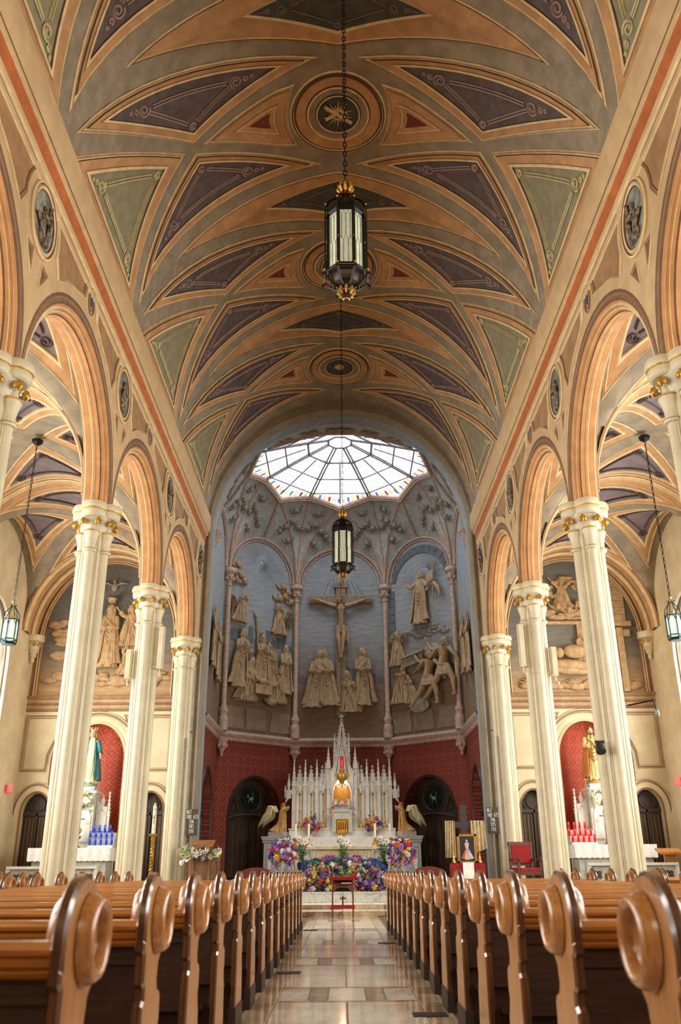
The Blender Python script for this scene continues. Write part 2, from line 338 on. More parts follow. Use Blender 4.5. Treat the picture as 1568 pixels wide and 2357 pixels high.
def panel(name, tri, field, scroll, ins0=.1, parent=None, mp=None, ks=9, line=.12, tipscale=1., wide=None):
    """moulded panel: proud cream/umber moulding, orange border, cream bead, sunk painted field with scroll-work frame"""
    mp = mp or (lambda x, y, o: vm(x / RM, y, o)); o = wide or (0, .022, .04, .07, .082, .175, .185, .225, .235)
    polys = [inset(tri, ins0 + d) for d in o]
    offs = (0, .03, .035, .02, .045, .012, .03, .03, -.005)
    offs = tuple(max(a, .006) for a in offs)
    b = MB(); layered(b, polys, offs, (1, 8, 1, 2, 3, 8, 1, 2), mp, ks, field)
    p = b.build(name, CM, parent, angle=25)
    if scroll:
        s = MB(); inner = inset(tri, ins0 + o[-1] + .09); n = len(inner)
        cx = sum(q[0] for q in inner) / n; cy = sum(q[1] for q in inner) / n
        # pull acute corners in, then run a double bead between corner rosettes
        cor = []
        for i in range(n):
            a, c, d = inner[i - 1], inner[i], inner[(i + 1) % n]; v1 = Vector((a[0] - c[0], a[1] - c[1])); v2 = Vector((d[0] - c[0], d[1] - c[1]))
            an = v1.angle(v2); pull = .62 / max(an, .35) * .42 * tipscale if an < 1.2 else .03; bis = (v1.normalized() + v2.normalized()).normalized(); cor.append((c[0] + bis.x * pull, c[1] + bis.y * pull, an, bis))
        for i in range(n):
            a, c = cor[i], cor[(i + 1) % n]; dx, dy = c[0] - a[0], c[1] - a[1]; l = hypot(dx, dy); nx, ny = -dy / l, dx / l
            for off2 in (0, .055):
                s.tube([mp(a[0] + dx * t + nx * (off2 - .028), a[1] + dy * t + ny * (off2 - .028), .02) for t in [.1 + .8 * j / 8 for j in range(9)]], .018, 4)
            spiral(s, a[0], a[1], .13 if a[2] < 1.2 else .085, mp, .022, .02, a0=i)
            if a[2] < 1.2:
                bx, by = a[3].x, a[3].y
                spiral(s, a[0] - bx * .2, a[1] - by * .2, .06, mp, .016, .02, a0=i + 2, sg=-1); spiral(s, a[0] - bx * .33, a[1] - by * .33, .04, mp, .014, .02, a0=i)
        s.build('scrollwork', scroll, p, angle=0)
    return p
def S(phi, v): return (phi * RM, v)
for bi, c in enumerate(MED[1:], 1):
    lo, hi = c - HB, c + HB
    for sx in (-1, 1):
        for sy, edge in ((-1, lo), (1, hi)):
            if edge > 23.6 and False: continue
            tri = [S(sx * 84.5, edge - sy * .02), S(sx * 43, c), S(0, c + sy * 1.32)]
            panel('purple_ceiling_panel', tri, 4, purple_s, .1, ceiling)
        panel('green_ceiling_panel', [S(sx * 86.5, lo + .1), S(sx * 43, c), S(sx * 86.5, hi - .1)], 5, green_s, .12, ceiling, wide=(0, .022, .04, .07, .082, .25, .262, .32, .335))
        # small orange triangle with a curved side hugging the medallion
        b = MB(); loops = []
        cor = [(sx * 40.0, c), (sx * 14.2, c - .76), (sx * 14.2, c + .76)]; pts = []
        for i in range(8): t = i / 8; pts.append((sx * (40 + (14.2 - 40) * t) * RM, c - .76 * t))
        for i in range(9):
            a = radians(-38 + 76 * i / 8); pts.append((sx * (1.02 + 0 * a) * (1.2 - .2 * cos(a)) * cos(a) * 1.0 + 0, c + 1.22 * sin(a)))
        for i in range(1, 8): t = i / 8; pts.append((sx * (14.2 + (40 - 14.2) * t) * RM, c + .76 * (1 - t)))
        gx, gy = sx * 21.5 * RM, c
        rows = []
        for sc2, of in ((1, .006), (.95, .03), (.92, .03), (.88, .012), (.83, .035), (.5, .012), (.46, .03), (.41, .03), (.24, .008), (.02, .008)):
            rows.append([vm((gx + (x - gx) * sc2) / RM, gy + (y - gy) * sc2, of) for x, y in pts])
        for i, mi in enumerate((1, 8, 1, 8, 3, 8, 1, 3, 7)): b.m = mi; b.grid(rows[i:i + 2], cv=True)
        b.build('small_ceiling_triangle', CM, ceiling, angle=25)
    # round medallion
    b = MB(); prof = [(.98, .004), (.95, .03), (.92, .03), (.9, .008), (.86, .03), (.83, .012), (.66, .012), (.64, .04), (.6, .04), (.58, .012), (.47, .015), (.45, .04), (.42, .04), (.4, .008), (.01, .008)]
    mm = (1, 2, 1, 2, 3, 3, 2, 1, 3, 0, 2, 1, 2, 6)
    for i in range(len(prof) - 1):
        b.m = mm[i]; b.grid([[vm(prof[k][0] * sin(t) / RM * 1.0, c + prof[k][0] * cos(t), prof[k][1]) for t in [2 * pi * j / 40 for j in range(40)]] for k in (i, i + 1)], cv=True)
    med = b.build('ceiling_medallion', CM, ceiling, angle=25)
    s = MB()
    if bi in (2, 3):
        for j in range(20):
            a = 2 * pi * j / 20; l = .3 if j % 2 else .22; s.tube([vm(.08 * cos(a) / RM, c + .08 * sin(a), .03), vm(l * cos(a) / RM, c + l * sin(a), .02)], [.022, .004], 4)
        for (x0, y0, x1, y1) in ((-.27, -.2, .27, .18), (-.25, .1, .02, -.06)):
            s.tube([vm(x0 / RM, c + y0, .05), vm(x1 / RM, c + y1, .05)], .04, 4)
    else:
        for j in range(12):
            a = 2 * pi * j / 12; s.tube([vm(.05 * cos(a) / RM, c + .05 * sin(a), .03), vm(.16 * cos(a) / RM, c + .16 * sin(a), .02)], [.03, .01], 4)
        s.ball(vm(0, c, .02), .07)
    s.build('medallion_emblem', cream_l, med, angle=0)
for e in [c + HB for c in MED[:-1]]:
    def mpv(x, y, o): return vm(x / RM, y, o)
    b = MB(); o1 = [S(-58, e), S(0, e + .78), S(58, e), S(0, e - .78)]
    polys = [o1, inset(o1, .02), inset(o1, .04), inset(o1, .055), [S(-24, e), S(0, e + .54), S(24, e), S(0, e - .54)], [S(-22.5, e), S(0, e + .49), S(22.5, e), S(0, e - .49)]]
    layered(b, polys, (.006, .03, .03, .012, .03, .008), (1, 2, 1, 3, 1), mpv, 14, 6)
    p = b.build('dark_ceiling_lozenge', CM, ceiling, angle=25)
    s = MB(); k = [S(-13, e), S(0, e + .36), S(13, e), S(0, e - .36)]
    for i in range(4):
        a, c2 = k[i], k[(i + 1) % 4]; s.tube([mpv(a[0] + (c2[0] - a[0]) * t, a[1] + (c2[1] - a[1]) * t, .02) for t in (.12, .35, .6, .88)], .012, 4)
    for sx in (-1, 1): spiral(s, sx * 14 * RM, e, .09, mpv, .014, .02); spiral(s, sx * 17.5 * RM, e, .05, mpv, .011, .02, a0=2); s.tube([mpv(sx * 18 * RM, e, .02), mpv(sx * 20.5 * RM, e, .02)], .01, 4)
    for sy in (-1, 1): spiral(s, 0, e + sy * .37, .06, mpv, .012, .02)
    s.build('scrollwork', M('ceiling_slate_scroll', (128, 120, 106), .8), p, angle=0)
# ================================================================ ARCADE WALLS, CORNICES
CY = [4.54, 9.08, 13.62, 18.16, 22.70]; CX = 4.2; ZA = 6.72
WM = [wall_tan, mould_br, cream_l, soffit_m, cornice_red, wall_tan2, M('moulding_umber_line', (122, 90, 64), .8)]
OP = [(2.27, 3.98, 0), (2.22, 3.98, 6), (2.19, 4.01, 1), (2.15, 3.985, 1), (2.11, 4.0, 6), (2.08, 4.03, 3), (2.04, 4.02, 2), (2.02, 4.06, 3), (1.99, 4.06, 2), (1.975, 4.10, 3), (1.955, 4.12, 6), (1.955, 4.2, 3), (1.94, 4.21, 2), (1.94, 4.235, 3), (1.955, 4.25, 2), (1.955, 4.36, 3), (1.985, 4.38, 2), (2.03, 4.42, 1), (2.12, 4.45, 0), (2.27, 4.45, 0)]
for s, nm in ((-1, 'wall_left'), (1, 'wall_right')):
    b = MB(); NA = 28
    for k in range(5):
        yc = CY[k] - HB
        th = [pi * i / NA for i in range(NA + 1)]
        b.grid([[(s * x, yc + r * cos(t), ZA + r * sin(t)) for r, x, _ in OP] for t in th], mats=[m for _, _, m in OP[1:]], flip=s > 0)
        for x in (3.98, 4.45):
            b.m = 0; b.grid([[(s * x, yc + 2.27 * cos(t), ZA + 2.27 * sin(t)), (s * x, yc + 2.27 * cos(t), 9.9)] for t in th])
    # solid piece between last column and chancel wall, solid rear part
    b.box((s * 4.215, 23.1, 8.2), (.47, .72, 3.4)); b.box((s * 4.215, -1.6, 4.95), (.47, 7.7, 9.9))
    b.box((s * 4.25, 9, 10.15), (.42, 29, .6))
    wl = struct(b.build(nm, WM, angle=30))
    # cornice
    b = MB(); prof = [(3.99, 9.42), (3.955, 9.45), (3.95, 9.52), (3.97, 9.55), (3.965, 9.6), (3.94, 9.63), (3.925, 9.69), (3.935, 9.71), (3.93, 9.76), (3.90, 9.87), (3.89, 9.9), (3.865, 9.91), (3.85, 9.95), (3.86, 9.98), (3.85, 10.0), (3.815, 10.06), (3.79, 10.16), (3.80, 10.5), (3.96, 10.56), (4.1, 10.56)]
    mm = [2, 0, 6, 0, 2, 0, 6, 4, 4, 4, 2, 0, 0, 6, 0, 0, 0, 0, 0]
    b.grid([[(s * x, y, z) for x, z in prof] for y in (-5.4, 5, 14, 23.2)], mats=mm, flip=s < 0)
    b.m = 0; b.q(*[(s * x, 23.2, z) for x, z in prof])
    co = struct(b.build('trim_1' if s < 0 else 'trim_2', WM, angle=30)); co.name = 'trim_%d' % (1 if s < 0 else 2)
    # spandrel roundels, blue studs, sunk panels
    def wp(y, z, o): return (s * (3.98 - o), y, z)
    for ci, cy in enumerate(CY[:]):
        if cy < 9: pass
        cz = 9.0; r = MB()
        prof = [(.56, .0), (.55, .03), (.52, .04), (.5, .02), (.47, .04), (.44, .03), (.43, .0)]; mm = (0, 2, 6, 0, 2, 6)
        for i in range(6): r.m = mm[i]; r.grid([[wp(cy + .86 * p[0] * cos(t), cz + p[0] * sin(t), p[1]) for t in [2 * pi * j / 32 for j in range(32)]] for p in prof[i:i + 2]], cv=True)
        rd = r.build('roundel', WM, wl, angle=30)
        d = MB(); d.q(*[wp(cy + .375 * cos(2 * pi * j / 32), cz + .435 * sin(2 * pi * j / 32), .008) for j in range(32)]); d.build('roundel_field', M('roundel_slate_blue', (150, 152, 140), .8, rgb2=(96, 92, 78), vs=5), rd, angle=0)
        g = MB(); k = ci % 3
        g.ball(wp(cy - .02, cz - .12, .02), (.03, .1, .24), 8, 6); g.ball(wp(cy - .02, cz + .17, .03), (.035, .055, .065), 8, 6); g.ball(wp(cy + .06, cz - .25, .02), (.03, .13, .1), 8, 6)
        g.tube([wp(cy - .06, cz + .06, .05), wp(cy + .1, cz, .07), wp(cy + .13, cz + .12, .06)], [.035, .03, .02], 6); g.tube([wp(cy - .1, cz + .04, .05), wp(cy - .16, cz - .1, .06)], [.035, .02], 6)
        if k == 1: g.tube([wp(cy + .14, cz - .33, .04), wp(cy + .14, cz + .33, .04)], .03, 4); g.tube([wp(cy - .26, cz - .05, .04), wp(cy + .1, cz - .3, .04)], .03, 4)
        elif k == 2: g.ball(wp(cy + .02, cz - .02, .02), (.03, .12, .3), 8, 6)
        else: g.box(wp(cy - .12, cz + .2, .03), (.03, .07, .2)); g.tube([wp(cy - .18, cz - .3, .04), wp(cy - .18, cz + .1, .04)], .04, 5)
        g.build('roundel_figure', M('roundel_sepia_figure', (150, 132, 104), .8, rgb2=(70, 56, 44), vs=14), rd, angle=0)
    for ym in [c - HB for c in CY]:
        r = MB()
        r.m = 1; r.tube([wp(ym + .1 * cos(t), 9.37 + .17 * sin(t), .01) for t in [2 * pi * j / 20 for j in range(20)]], .012, 4, closed=True)
        r.tube([wp(ym + .15 * cos(t), 9.37 + .24 * sin(t), .01) for t in [2 * pi * j / 20 for j in range(20)]], .012, 4, closed=True)
        r.m = 7; r.q(*[wp(ym + .045 * cos(2 * pi * j / 16), 9.36 + .1 * sin(2 * pi * j / 16), .014) for j in range(16)])
        r.build('blue_stud', WM + [M('stud_blue_enamel', (70, 92, 140), .4)], wl, angle=0)
        for q in (-1, 1):   # sunk brown spandrel panels between stud and roundel, above the arch
            r = MB()
            A = [(ym + q * .22, 9.58), (ym + q * 1.75, 9.58)] + [(ym + q * (2.27 - .62 * cos(a)), 9.0 + .7 * sin(a)) for a in (.75, .4, .1, -.15)]
            lo_ = [(ym + q * x, ZA + sqrt(max(2.42 ** 2 - x * x, 0))) for x in (1.5, 1.2, .9, .6)] + [(ym + q * .3, 9.2)]
            A += lo_
            cx = sum(p[0] for p in A) / len(A); cz = sum(p[1] for p in A) / len(A)
            sh = lambda t: [(cx + (y - cx) * t, cz + (z - cz) * t) for y, z in A]
            for i, (t0, t1, o0, o1_, mi) in enumerate(((1, .96, .004, .025, 2), (.96, .9, .025, .006, 1), (.9, .87, .006, .02, 2), (.87, .84, .02, .004, 6))):
                r.m = mi; r.grid([[wp(y, z, o0) for y, z in sh(t0)], [wp(y, z, o1_) for y, z in sh(t1)]], cv=True)
            r.m = 5; r.q(*[wp(y, z, .004) for y, z in sh(.84)]); r.build('spandrel_panel', WM, wl, angle=20)
            # tiny triangle under the roundel
            r = MB(); T3 = [(ym + q * 2.1, 8.45), (ym + q * 1.82, 8.42), (ym + q * 2.12, 8.0)]; c3 = (ym + q * 2.03, 8.3)
            for t0, t1, o0, o1_, mi in ((1, .85, .003, .02, 2), (.85, .6, .02, .004, 1)):
                r.m = mi; r.grid([[wp(c3[0] + (y - c3[0]) * t0, c3[1] + (z - c3[1]) * t0, o0) for y, z in T3], [wp(c3[0] + (y - c3[0]) * t1, c3[1] + (z - c3[1]) * t1, o1_) for y, z in T3]], cv=True)
            r.m = 6; r.q(*[wp(c3[0] + (y - c3[0]) * .6, c3[1] + (z - c3[1]) * .6, .004) for y, z in T3]); r.build('spandrel_triangle', WM, wl, angle=0)
# ================================================================ COLUMNS
def column(loc, label, first=None, far=False):
    if first: return dup(first, loc, label=label)
    t = thing('nave_column', label, 'column', loc, 0, 'cream clustered columns of the nave')
    out = []
    for q in range(4):
        a0 = q * pi / 2
        for k, (r, da) in enumerate([(.15, -.62), (.155, -.50), (.17, -.47)]): pass
        # flat diagonal face, bead, notch, colonette arc
        def P(x, y): return (x * cos(a0) - y * sin(a0), x * sin(a0) + y * cos(a0))
        out += [P(.155, -.125), P(.15, -.105), P(.165, -.092), P(.18, -.098), P(.183, -.08)]
        out += [P(.185 + .078 * cos(a), .078 * sin(a)) for a in [radians(-78 + 156 * i / 8) for i in range(9)]]
        out += [P(.183, .08), P(.18, .098), P(.165, .092), P(.15, .105), P(.155, .125)]
    b = MB(); b.grid([[(x, y, z) for x, y in out] for z in (.42, 2, 4, 6.5)], cv=True); b.build('shaft', stone_col, t, angle=40)
    b = MB(); b.lathe([(.42, 0), (.42, .2), (.40, .22), (.36, .24), (.36, .34), (.33, .38), (.3, .44), (.2, .45)], 8, a0=pi / 8); b.build('base', stone_col, t)
    b = MB()
    for q in range(4):
        a = q * pi / 2; c = (.19 * cos(a), .19 * sin(a), 0)
        b.m = 0; b.lathe([(.085, 5.86), (.11, 5.87), (.118, 5.895), (.108, 5.92), (.085, 5.93), (.087, 6.02), (.1, 6.1), (.125, 6.17), (.135, 6.2), (.135, 6.23), (.12, 6.25), (.05, 6.26)], 14, at=c)
        b.m = 1; b.lathe([(.117, 5.90), (.121, 5.905), (.117, 5.91)], 14, at=c); b.lathe([(.136, 6.205), (.139, 6.215), (.136, 6.225)], 14, at=c)
    b.m = 0; b.lathe([(.2, 6.2), (.22, 6.3), (.27, 6.42), (.3, 6.5)], 16)
    b.build('bell_capital', [stone_col, gold], t)
    b = MB(); ab = []
    for q in range(4):
        a0 = q * pi / 2; ab += [(.215 * cos(a0) + .222 * cos(a0 + w_), .215 * sin(a0) + .222 * sin(a0 + w_)) for w_ in [radians(-88 + 176 * i / 14) for i in range(15)]]
    def sc_(k, z): return [(x * k, y * k, z) for x, y in ab]
    rows = [sc_(.80, 6.47), sc_(.88, 6.49), sc_(.915, 6.53), sc_(.92, 6.58), sc_(.90, 6.6), sc_(.93, 6.605), sc_(.94, 6.62), sc_(.97, 6.64), sc_(.965, 6.68), sc_(.93, 6.73)]
    b.grid(rows[:5], cv=True); b.m = 1; b.grid(rows[4:7], cv=True); b.m = 0; b.grid(rows[6:], cv=True); b.q(*reversed(rows[0])); b.q(*rows[-1])
    b.build('abacus', [stone_col, gold], t, angle=40)
    kn = MB(); [kn.ball((.02, q * .045, 0), (.055, .038, .055), 8, 6) for q in (-1, 1)]; kn.tube([(.0, 0, .07), (.04, 0, .05), (.07, 0, -.01), (.05, 0, -.07)], [.04, .04, .035, .01], 6)
    km = kn.build('gilt_knob', gold, t); km.location = (.31, .05, 6.37)
    for j in range(1, 8):
        a = 2 * pi * j / 8 + pi / 8; part(km.data, 'gilt_knob', t, (.31 * cos(a), .31 * sin(a), 6.37), (0, 0, a))
    km.location = (.31 * cos(pi / 8), .31 * sin(pi / 8), 6.37); km.rotation_euler = (0, 0, pi / 8)
    for o_ in t.children:
        if o_.name.startswith('gilt_knob'): o_.scale = (.8, .8, .85)
    return t
posn = ['nearest', 'second', 'third', 'farthest']
c0 = None
for s, side in ((-1, 'left'), (1, 'right')):
    for k, cy in enumerate(CY[1:]):
        lab = {0: 'cream clustered column at the %s edge, only its gilded capital in view' % side, 1: 'tallest-looking cream clustered column standing on the %s, gilded capital' % side,
               2: 'cream clustered column with white speaker boxes on its sides, %s side' % side, 3: 'cream clustered column against the chancel pier, %s of the altar' % side}[k]
        o = column((s * CX, cy, 0), lab, c0); c0 = c0 or o
# ================================================================ AISLES
AX, AH, AZ0, AR = 6.5, 2.1, 6.95, 2.4
def hz(u, w_): return AZ0 + AR * sqrt(max(0, 1 - min(u * u, w_ * w_)))
tim = [band_m, cream_l, mid_l, orange_m, M('aisle_purple_paint', (132, 116, 118), .85, vs=5, var=.15), green_m, grey_p, redtri_m]
for s, nm in ((-1, 'ceiling_left_aisle'), (1, 'ceiling_right_aisle')):
    b = MB(); N = 24; B0 = None
    for bk in range(-1, 5):
        yc = CY[0] - HB + bk * 4.54
        us = [sin(pi / 2 * (2 * i / N - 1)) for i in range(N + 1)]
        b.grid([[(s * AX + AH * u, yc + HB * w_, hz(u, w_)) for u in us] for w_ in us])
    b.grid([[(s * AX + AH * sin(a), y, AZ0 + AR * cos(a)) for a in [pi / 2 * (2 * i / 24 - 1) for i in range(25)]] for y in (22.7, 23.6)])
    ac = struct(b.build('ceiling', band_m, angle=50)); ac.name = nm
    def mkmap(yc, ax):
        def mp(x, y, o):
            u, w_ = (x, y)
            z = AZ0 + AR * sqrt(max(0, 1 - (u * u if ax == 0 else w_ * w_)))
            k = (1 - o / 2.3); k2 = 1 if ax == 1 else k; k3 = k if ax == 1 else 1
            return (s * AX + AH * u * k2, yc + HB * w_ * k3, z - o)
        return mp
    for bk in range(1, 5):
        yc = CY[0] - HB + bk * 4.54
        for ax, sg in ((0, 1), (0, -1), (1, 1), (1, -1)):
            if ax == 0: tri = [(0, 0), (-.97, sg), (.97, sg)]
            else: tri = [(0, 0), (sg, -.97), (sg, .97)]
            mp = mkmap(yc, ax); b = MB()
            polys = [inset(tri, d) for d in (.085, .095, .105, .115, .17, .18, .195, .2)]
            polys = [[(max(-.985, min(.985, x)), max(-.985, min(.985, y))) for x, y in p] for p in polys]
            layered(b, polys, (.006, .03, .03, .015, .03, .04, .04, .01), (1, 2, 1, 3, 1, 1, 1), mp, 10, 4)
            p = b.build('aisle_ceiling_panel', tim, ac, angle=25)
            q = MB(); inn = inset(tri, .26)
            for i in range(3):
                a, c2 = inn[i], inn[(i + 1) % 3]
                q.tube([mp(a[0] + (c2[0] - a[0]) * t, a[1] + (c2[1] - a[1]) * t, .03) for t in (.1, .25, .4, .5, .6, .75, .9)], .02, 4); spiral(q, a[0], a[1], .05, mp, .02, .03)
            q.build('scrollwork', M('aisle_purple_scroll', (92, 74, 74), .8), p, angle=0)
    # transverse arch mouldings at each column and before the east wall
    for cy in CY[:] + [23.3]:
        b = MB(); th = [pi / 2 * (2 * i / 24 - 1) for i in range(25)]
        pr = [(-.26, .0), (-.22, .05), (-.17, .06), (-.14, .03), (-.1, .09), (.1, .09), (.14, .03), (.17, .06), (.22, .05), (.26, 0)]
        b.grid([[(s * AX + (AH - o) * sin(a), cy + y, AZ0 + (AR - o) * cos(a)) for y, o in pr] for a in th], mats=[2, 1, 2, 1, 3, 1, 2, 1, 2])
        b.build('transverse_arch', tim, ac, angle=30)
    # outer wall with tall arched windows (wall built as strips round the openings)
    b = MB(); X0, X1 = s * 8.6, s * 8.85; hw, zsill, zsp = 1.25, 2.3, 5.9
    wins = WIN_Y; ys = [-6.0]
    for wy in wins:
        for x in (X0, X1):
            b.grid([[(x, wy + hw * cos(t), zsp + hw * 1.2 * sin(t)), (x, wy + hw * cos(t), 9.7)] for t in [pi * i / 16 for i in range(17)]])
            b.q((x, wy - hw, 0), (x, wy + hw, 0), (x, wy + hw, zsill), (x, wy - hw, zsill))
        path = [(wy - hw, zsill), (wy - hw, zsp)] + [(wy - hw * cos(t), zsp + hw * 1.2 * sin(t)) for t in [pi * i / 16 for i in range(1, 16)]] + [(wy + hw, zsp), (wy + hw, zsill)]
        b.grid([[(X0, y, z), (X1, y, z)] for y, z in path], cu=True)
    e = [-6.0] + sum([[wy - hw, wy + hw] for wy in wins], []) + [23.7]
    for i in range(0, len(e), 2):
        for x in (X0, X1): b.q((x, e[i], 0), (x, e[i + 1], 0), (x, e[i + 1], 9.7), (x, e[i], 9.7))
    ow = struct(b.build('wall_north' if s < 0 else 'wall_south', cream_wall, angle=30))
    for wi, wy in enumerate(wins):
        b = MB(); path = [(wy - hw, zsill), (wy - hw, zsp)] + [(wy - hw * cos(t), zsp + hw * 1.2 * sin(t)) for t in [pi * i / 16 for i in range(1, 16)]] + [(wy + hw, zsp), (wy + hw, zsill)]
        b.tube([(s * 8.72, y, z) for y, z in path], .05, 6, closed=True); b.box((s * 8.72, wy, 4.8), (.06, .06, 5)); b.box((s * 8.72, wy, 5.0), (.05, 2 * hw, .05)); b.box((s * 8.72, wy, 3.6), (.05, 2 * hw, .05))
        nmw = 'window_%d' % (wi + 1 + (5 if s > 0 else 0)); fr = struct(b.build(nmw, M('window_frame_brown', (110, 92, 70), .6))); fr.name = nmw
        b = MB(); b.q(*[(s * 8.74, y, z) for y, z in path]); b.build('pane', pane_m, fr, angle=0)
    # corbel capitals on the aisle outer wall
    for ci, cy in enumerate(CY):
        b = MB()
        b.lathe([(.03, -.75), (.06, -.7), (.05, -.62), (.1, -.56), (.09, -.5), (.15, -.44), (.13, -.4), (.16, -.3), (.15, -.2), (.25, -.16), (.27, -.1), (.25, -.02), (.28, 0), (.1, .02)], 14, at=(s * 8.5, cy + (.55 if ci == 4 else 0), AZ0 + .02))
        b.m = 1
        for j in range(4): a = pi / 2 + pi * (j + .5) / 4 * (1 if s > 0 else -1); b.ball((s * 8.5 + .17 * cos(a), cy + (.55 if ci == 4 else 0) + .17 * sin(a), AZ0 - .24), .05)
        b.build('corbel_capital', [stone_col, gold], ow)
# ================================================================ EAST WALLS OF THE AISLES
EY = 23.6
def arch_pts(cx, hw, zsp, rise, n=20, z0=0.):
    return [(cx - hw, z0)] + [(cx - hw * cos(pi * i / n), zsp + rise * sin(pi * i / n)) for i in range(n + 1)] + [(cx + hw, z0)]
def wall_with_arches(b, x0, x1, z0, z1, ops, fn, n=20):
    """wall between x0..x1, z0..z1 with arched openings (cx,hw,zbot,zsp,rise)"""
    ops = sorted(ops); x = x0
    for cx, hw, zb, zs_, ri in ops:
        b.q(fn(x, z0), fn(cx - hw, z0), fn(cx - hw, z1), fn(x, z1))
        if zb > z0: b.q(fn(cx - hw, z0), fn(cx + hw, z0), fn(cx + hw, zb), fn(cx - hw, zb))
        b.grid([[fn(cx - hw * cos(pi * i / n), zs_ + ri * sin(pi * i / n)), fn(cx - hw * cos(pi * i / n), z1)] for i in range(n + 1)]); x = cx + hw
    b.q(fn(x, z0), fn(x1, z0), fn(x1, z1), fn(x, z1))
def reveal(b, cx, hw, zb, zs_, ri, f0, f1, n=20):
    p = [(cx - hw, zb)] + [(cx - hw * cos(pi * i / n), zs_ + ri * sin(pi * i / n)) for i in range(n + 1)] + [(cx + hw, zb)]
    b.grid([[f0(x, z), f1(x, z)] for x, z in p])
def moulding(b, path, rad, fn, prof=None, mats=None, closed=False):
    """relief strip along a 2-D path on a wall; fn(x,z,out)"""
    prof = prof or [(-1, 0), (-.8, .5), (-.5, .55), (-.3, .2), (.1, .25), (.3, .7), (.7, .7), (1, 0)]
    n = len(path); rows = []
    for i in range(n):
        a = path[i - 1] if (i > 0 or closed) else path[i]; c = path[(i + 1) % n] if (i < n - 1 or closed) else path[i]
        p = path[i]; d1 = Vector((p[0] - a[0], p[1] - a[1])); d2 = Vector((c[0] - p[0], c[1] - p[1]))
        if d1.length < 1e-6: d1 = d2
        if d2.length < 1e-6: d2 = d1
        d1.normalize(); d2.normalize(); n1 = Vector((-d1.y, d1.x)); n2 = Vector((-d2.y, d2.x)); m = (n1 + n2).normalized(); k = 1 / max(.5, m.dot(n1))
        rows.append([fn(p[0] + m.x * w_ * rad * k, p[1] + m.y * w_ * rad * k, o * rad) for w_, o in prof])
    b.grid(rows, cu=closed, mats=mats)
mo_br = [1, 2, 1, 1, 2, 1, 1]
def leafdoor(name, cx, hw, zs_, ri, y, parent=None, gilt=True, z0=.0):
    """arched double door: planks, middle stile, lunette rose; built proud of plane y, facing -y"""
    b = MB(); pts = arch_pts(cx, hw, zs_, ri, 18, z0); b.prism(pts, lambda a, c, d: (a, d, c), y, y - .05)
    d = b.build(name, [door_m], parent, angle=0)
    b = MB(); fn = lambda x, z, o: (x, y - .05 - o, z)
    b.m = 0; moulding(b, arch_pts(cx, hw - .04, zs_, ri - .04, 18, z0), .035, fn)
    b.box((cx, y - .08, (z0 + zs_) / 2), (.05, .05, zs_ - z0)); b.box((cx, y - .08, zs_ - .02), (2 * hw, .05, .08)); b.box((cx, y - .075, z0 + (zs_ - z0) * .3), (2 * hw, .04, .07))
    b.m = 1
    for q in (-1, 1):
        for j in range(3):
            xx = cx + q * hw * (.22 + .27 * j); b.box((xx, y - .062, z0 + (zs_ - z0) * .64), (.014, .03, (zs_ - z0) * .62))
    b.m = 0; r = ri * .36
    b.tube([fn(cx + r * cos(t), zs_ + ri * .45 + r * sin(t), .02) for t in [2 * pi * j / 20 for j in range(20)]], .022, 5, closed=True)
    for q in (-1, 1): b.tube([fn(cx + q * r * 1.1, zs_ + .05, .02), fn(cx + q * r * 1.5, zs_ + ri * .3, .02), fn(cx + q * r * 1.25, zs_ + ri * .62, .02)], .018, 5)
    b.build('door_moulding', [door_m, door_g], d); return d
dn = 1
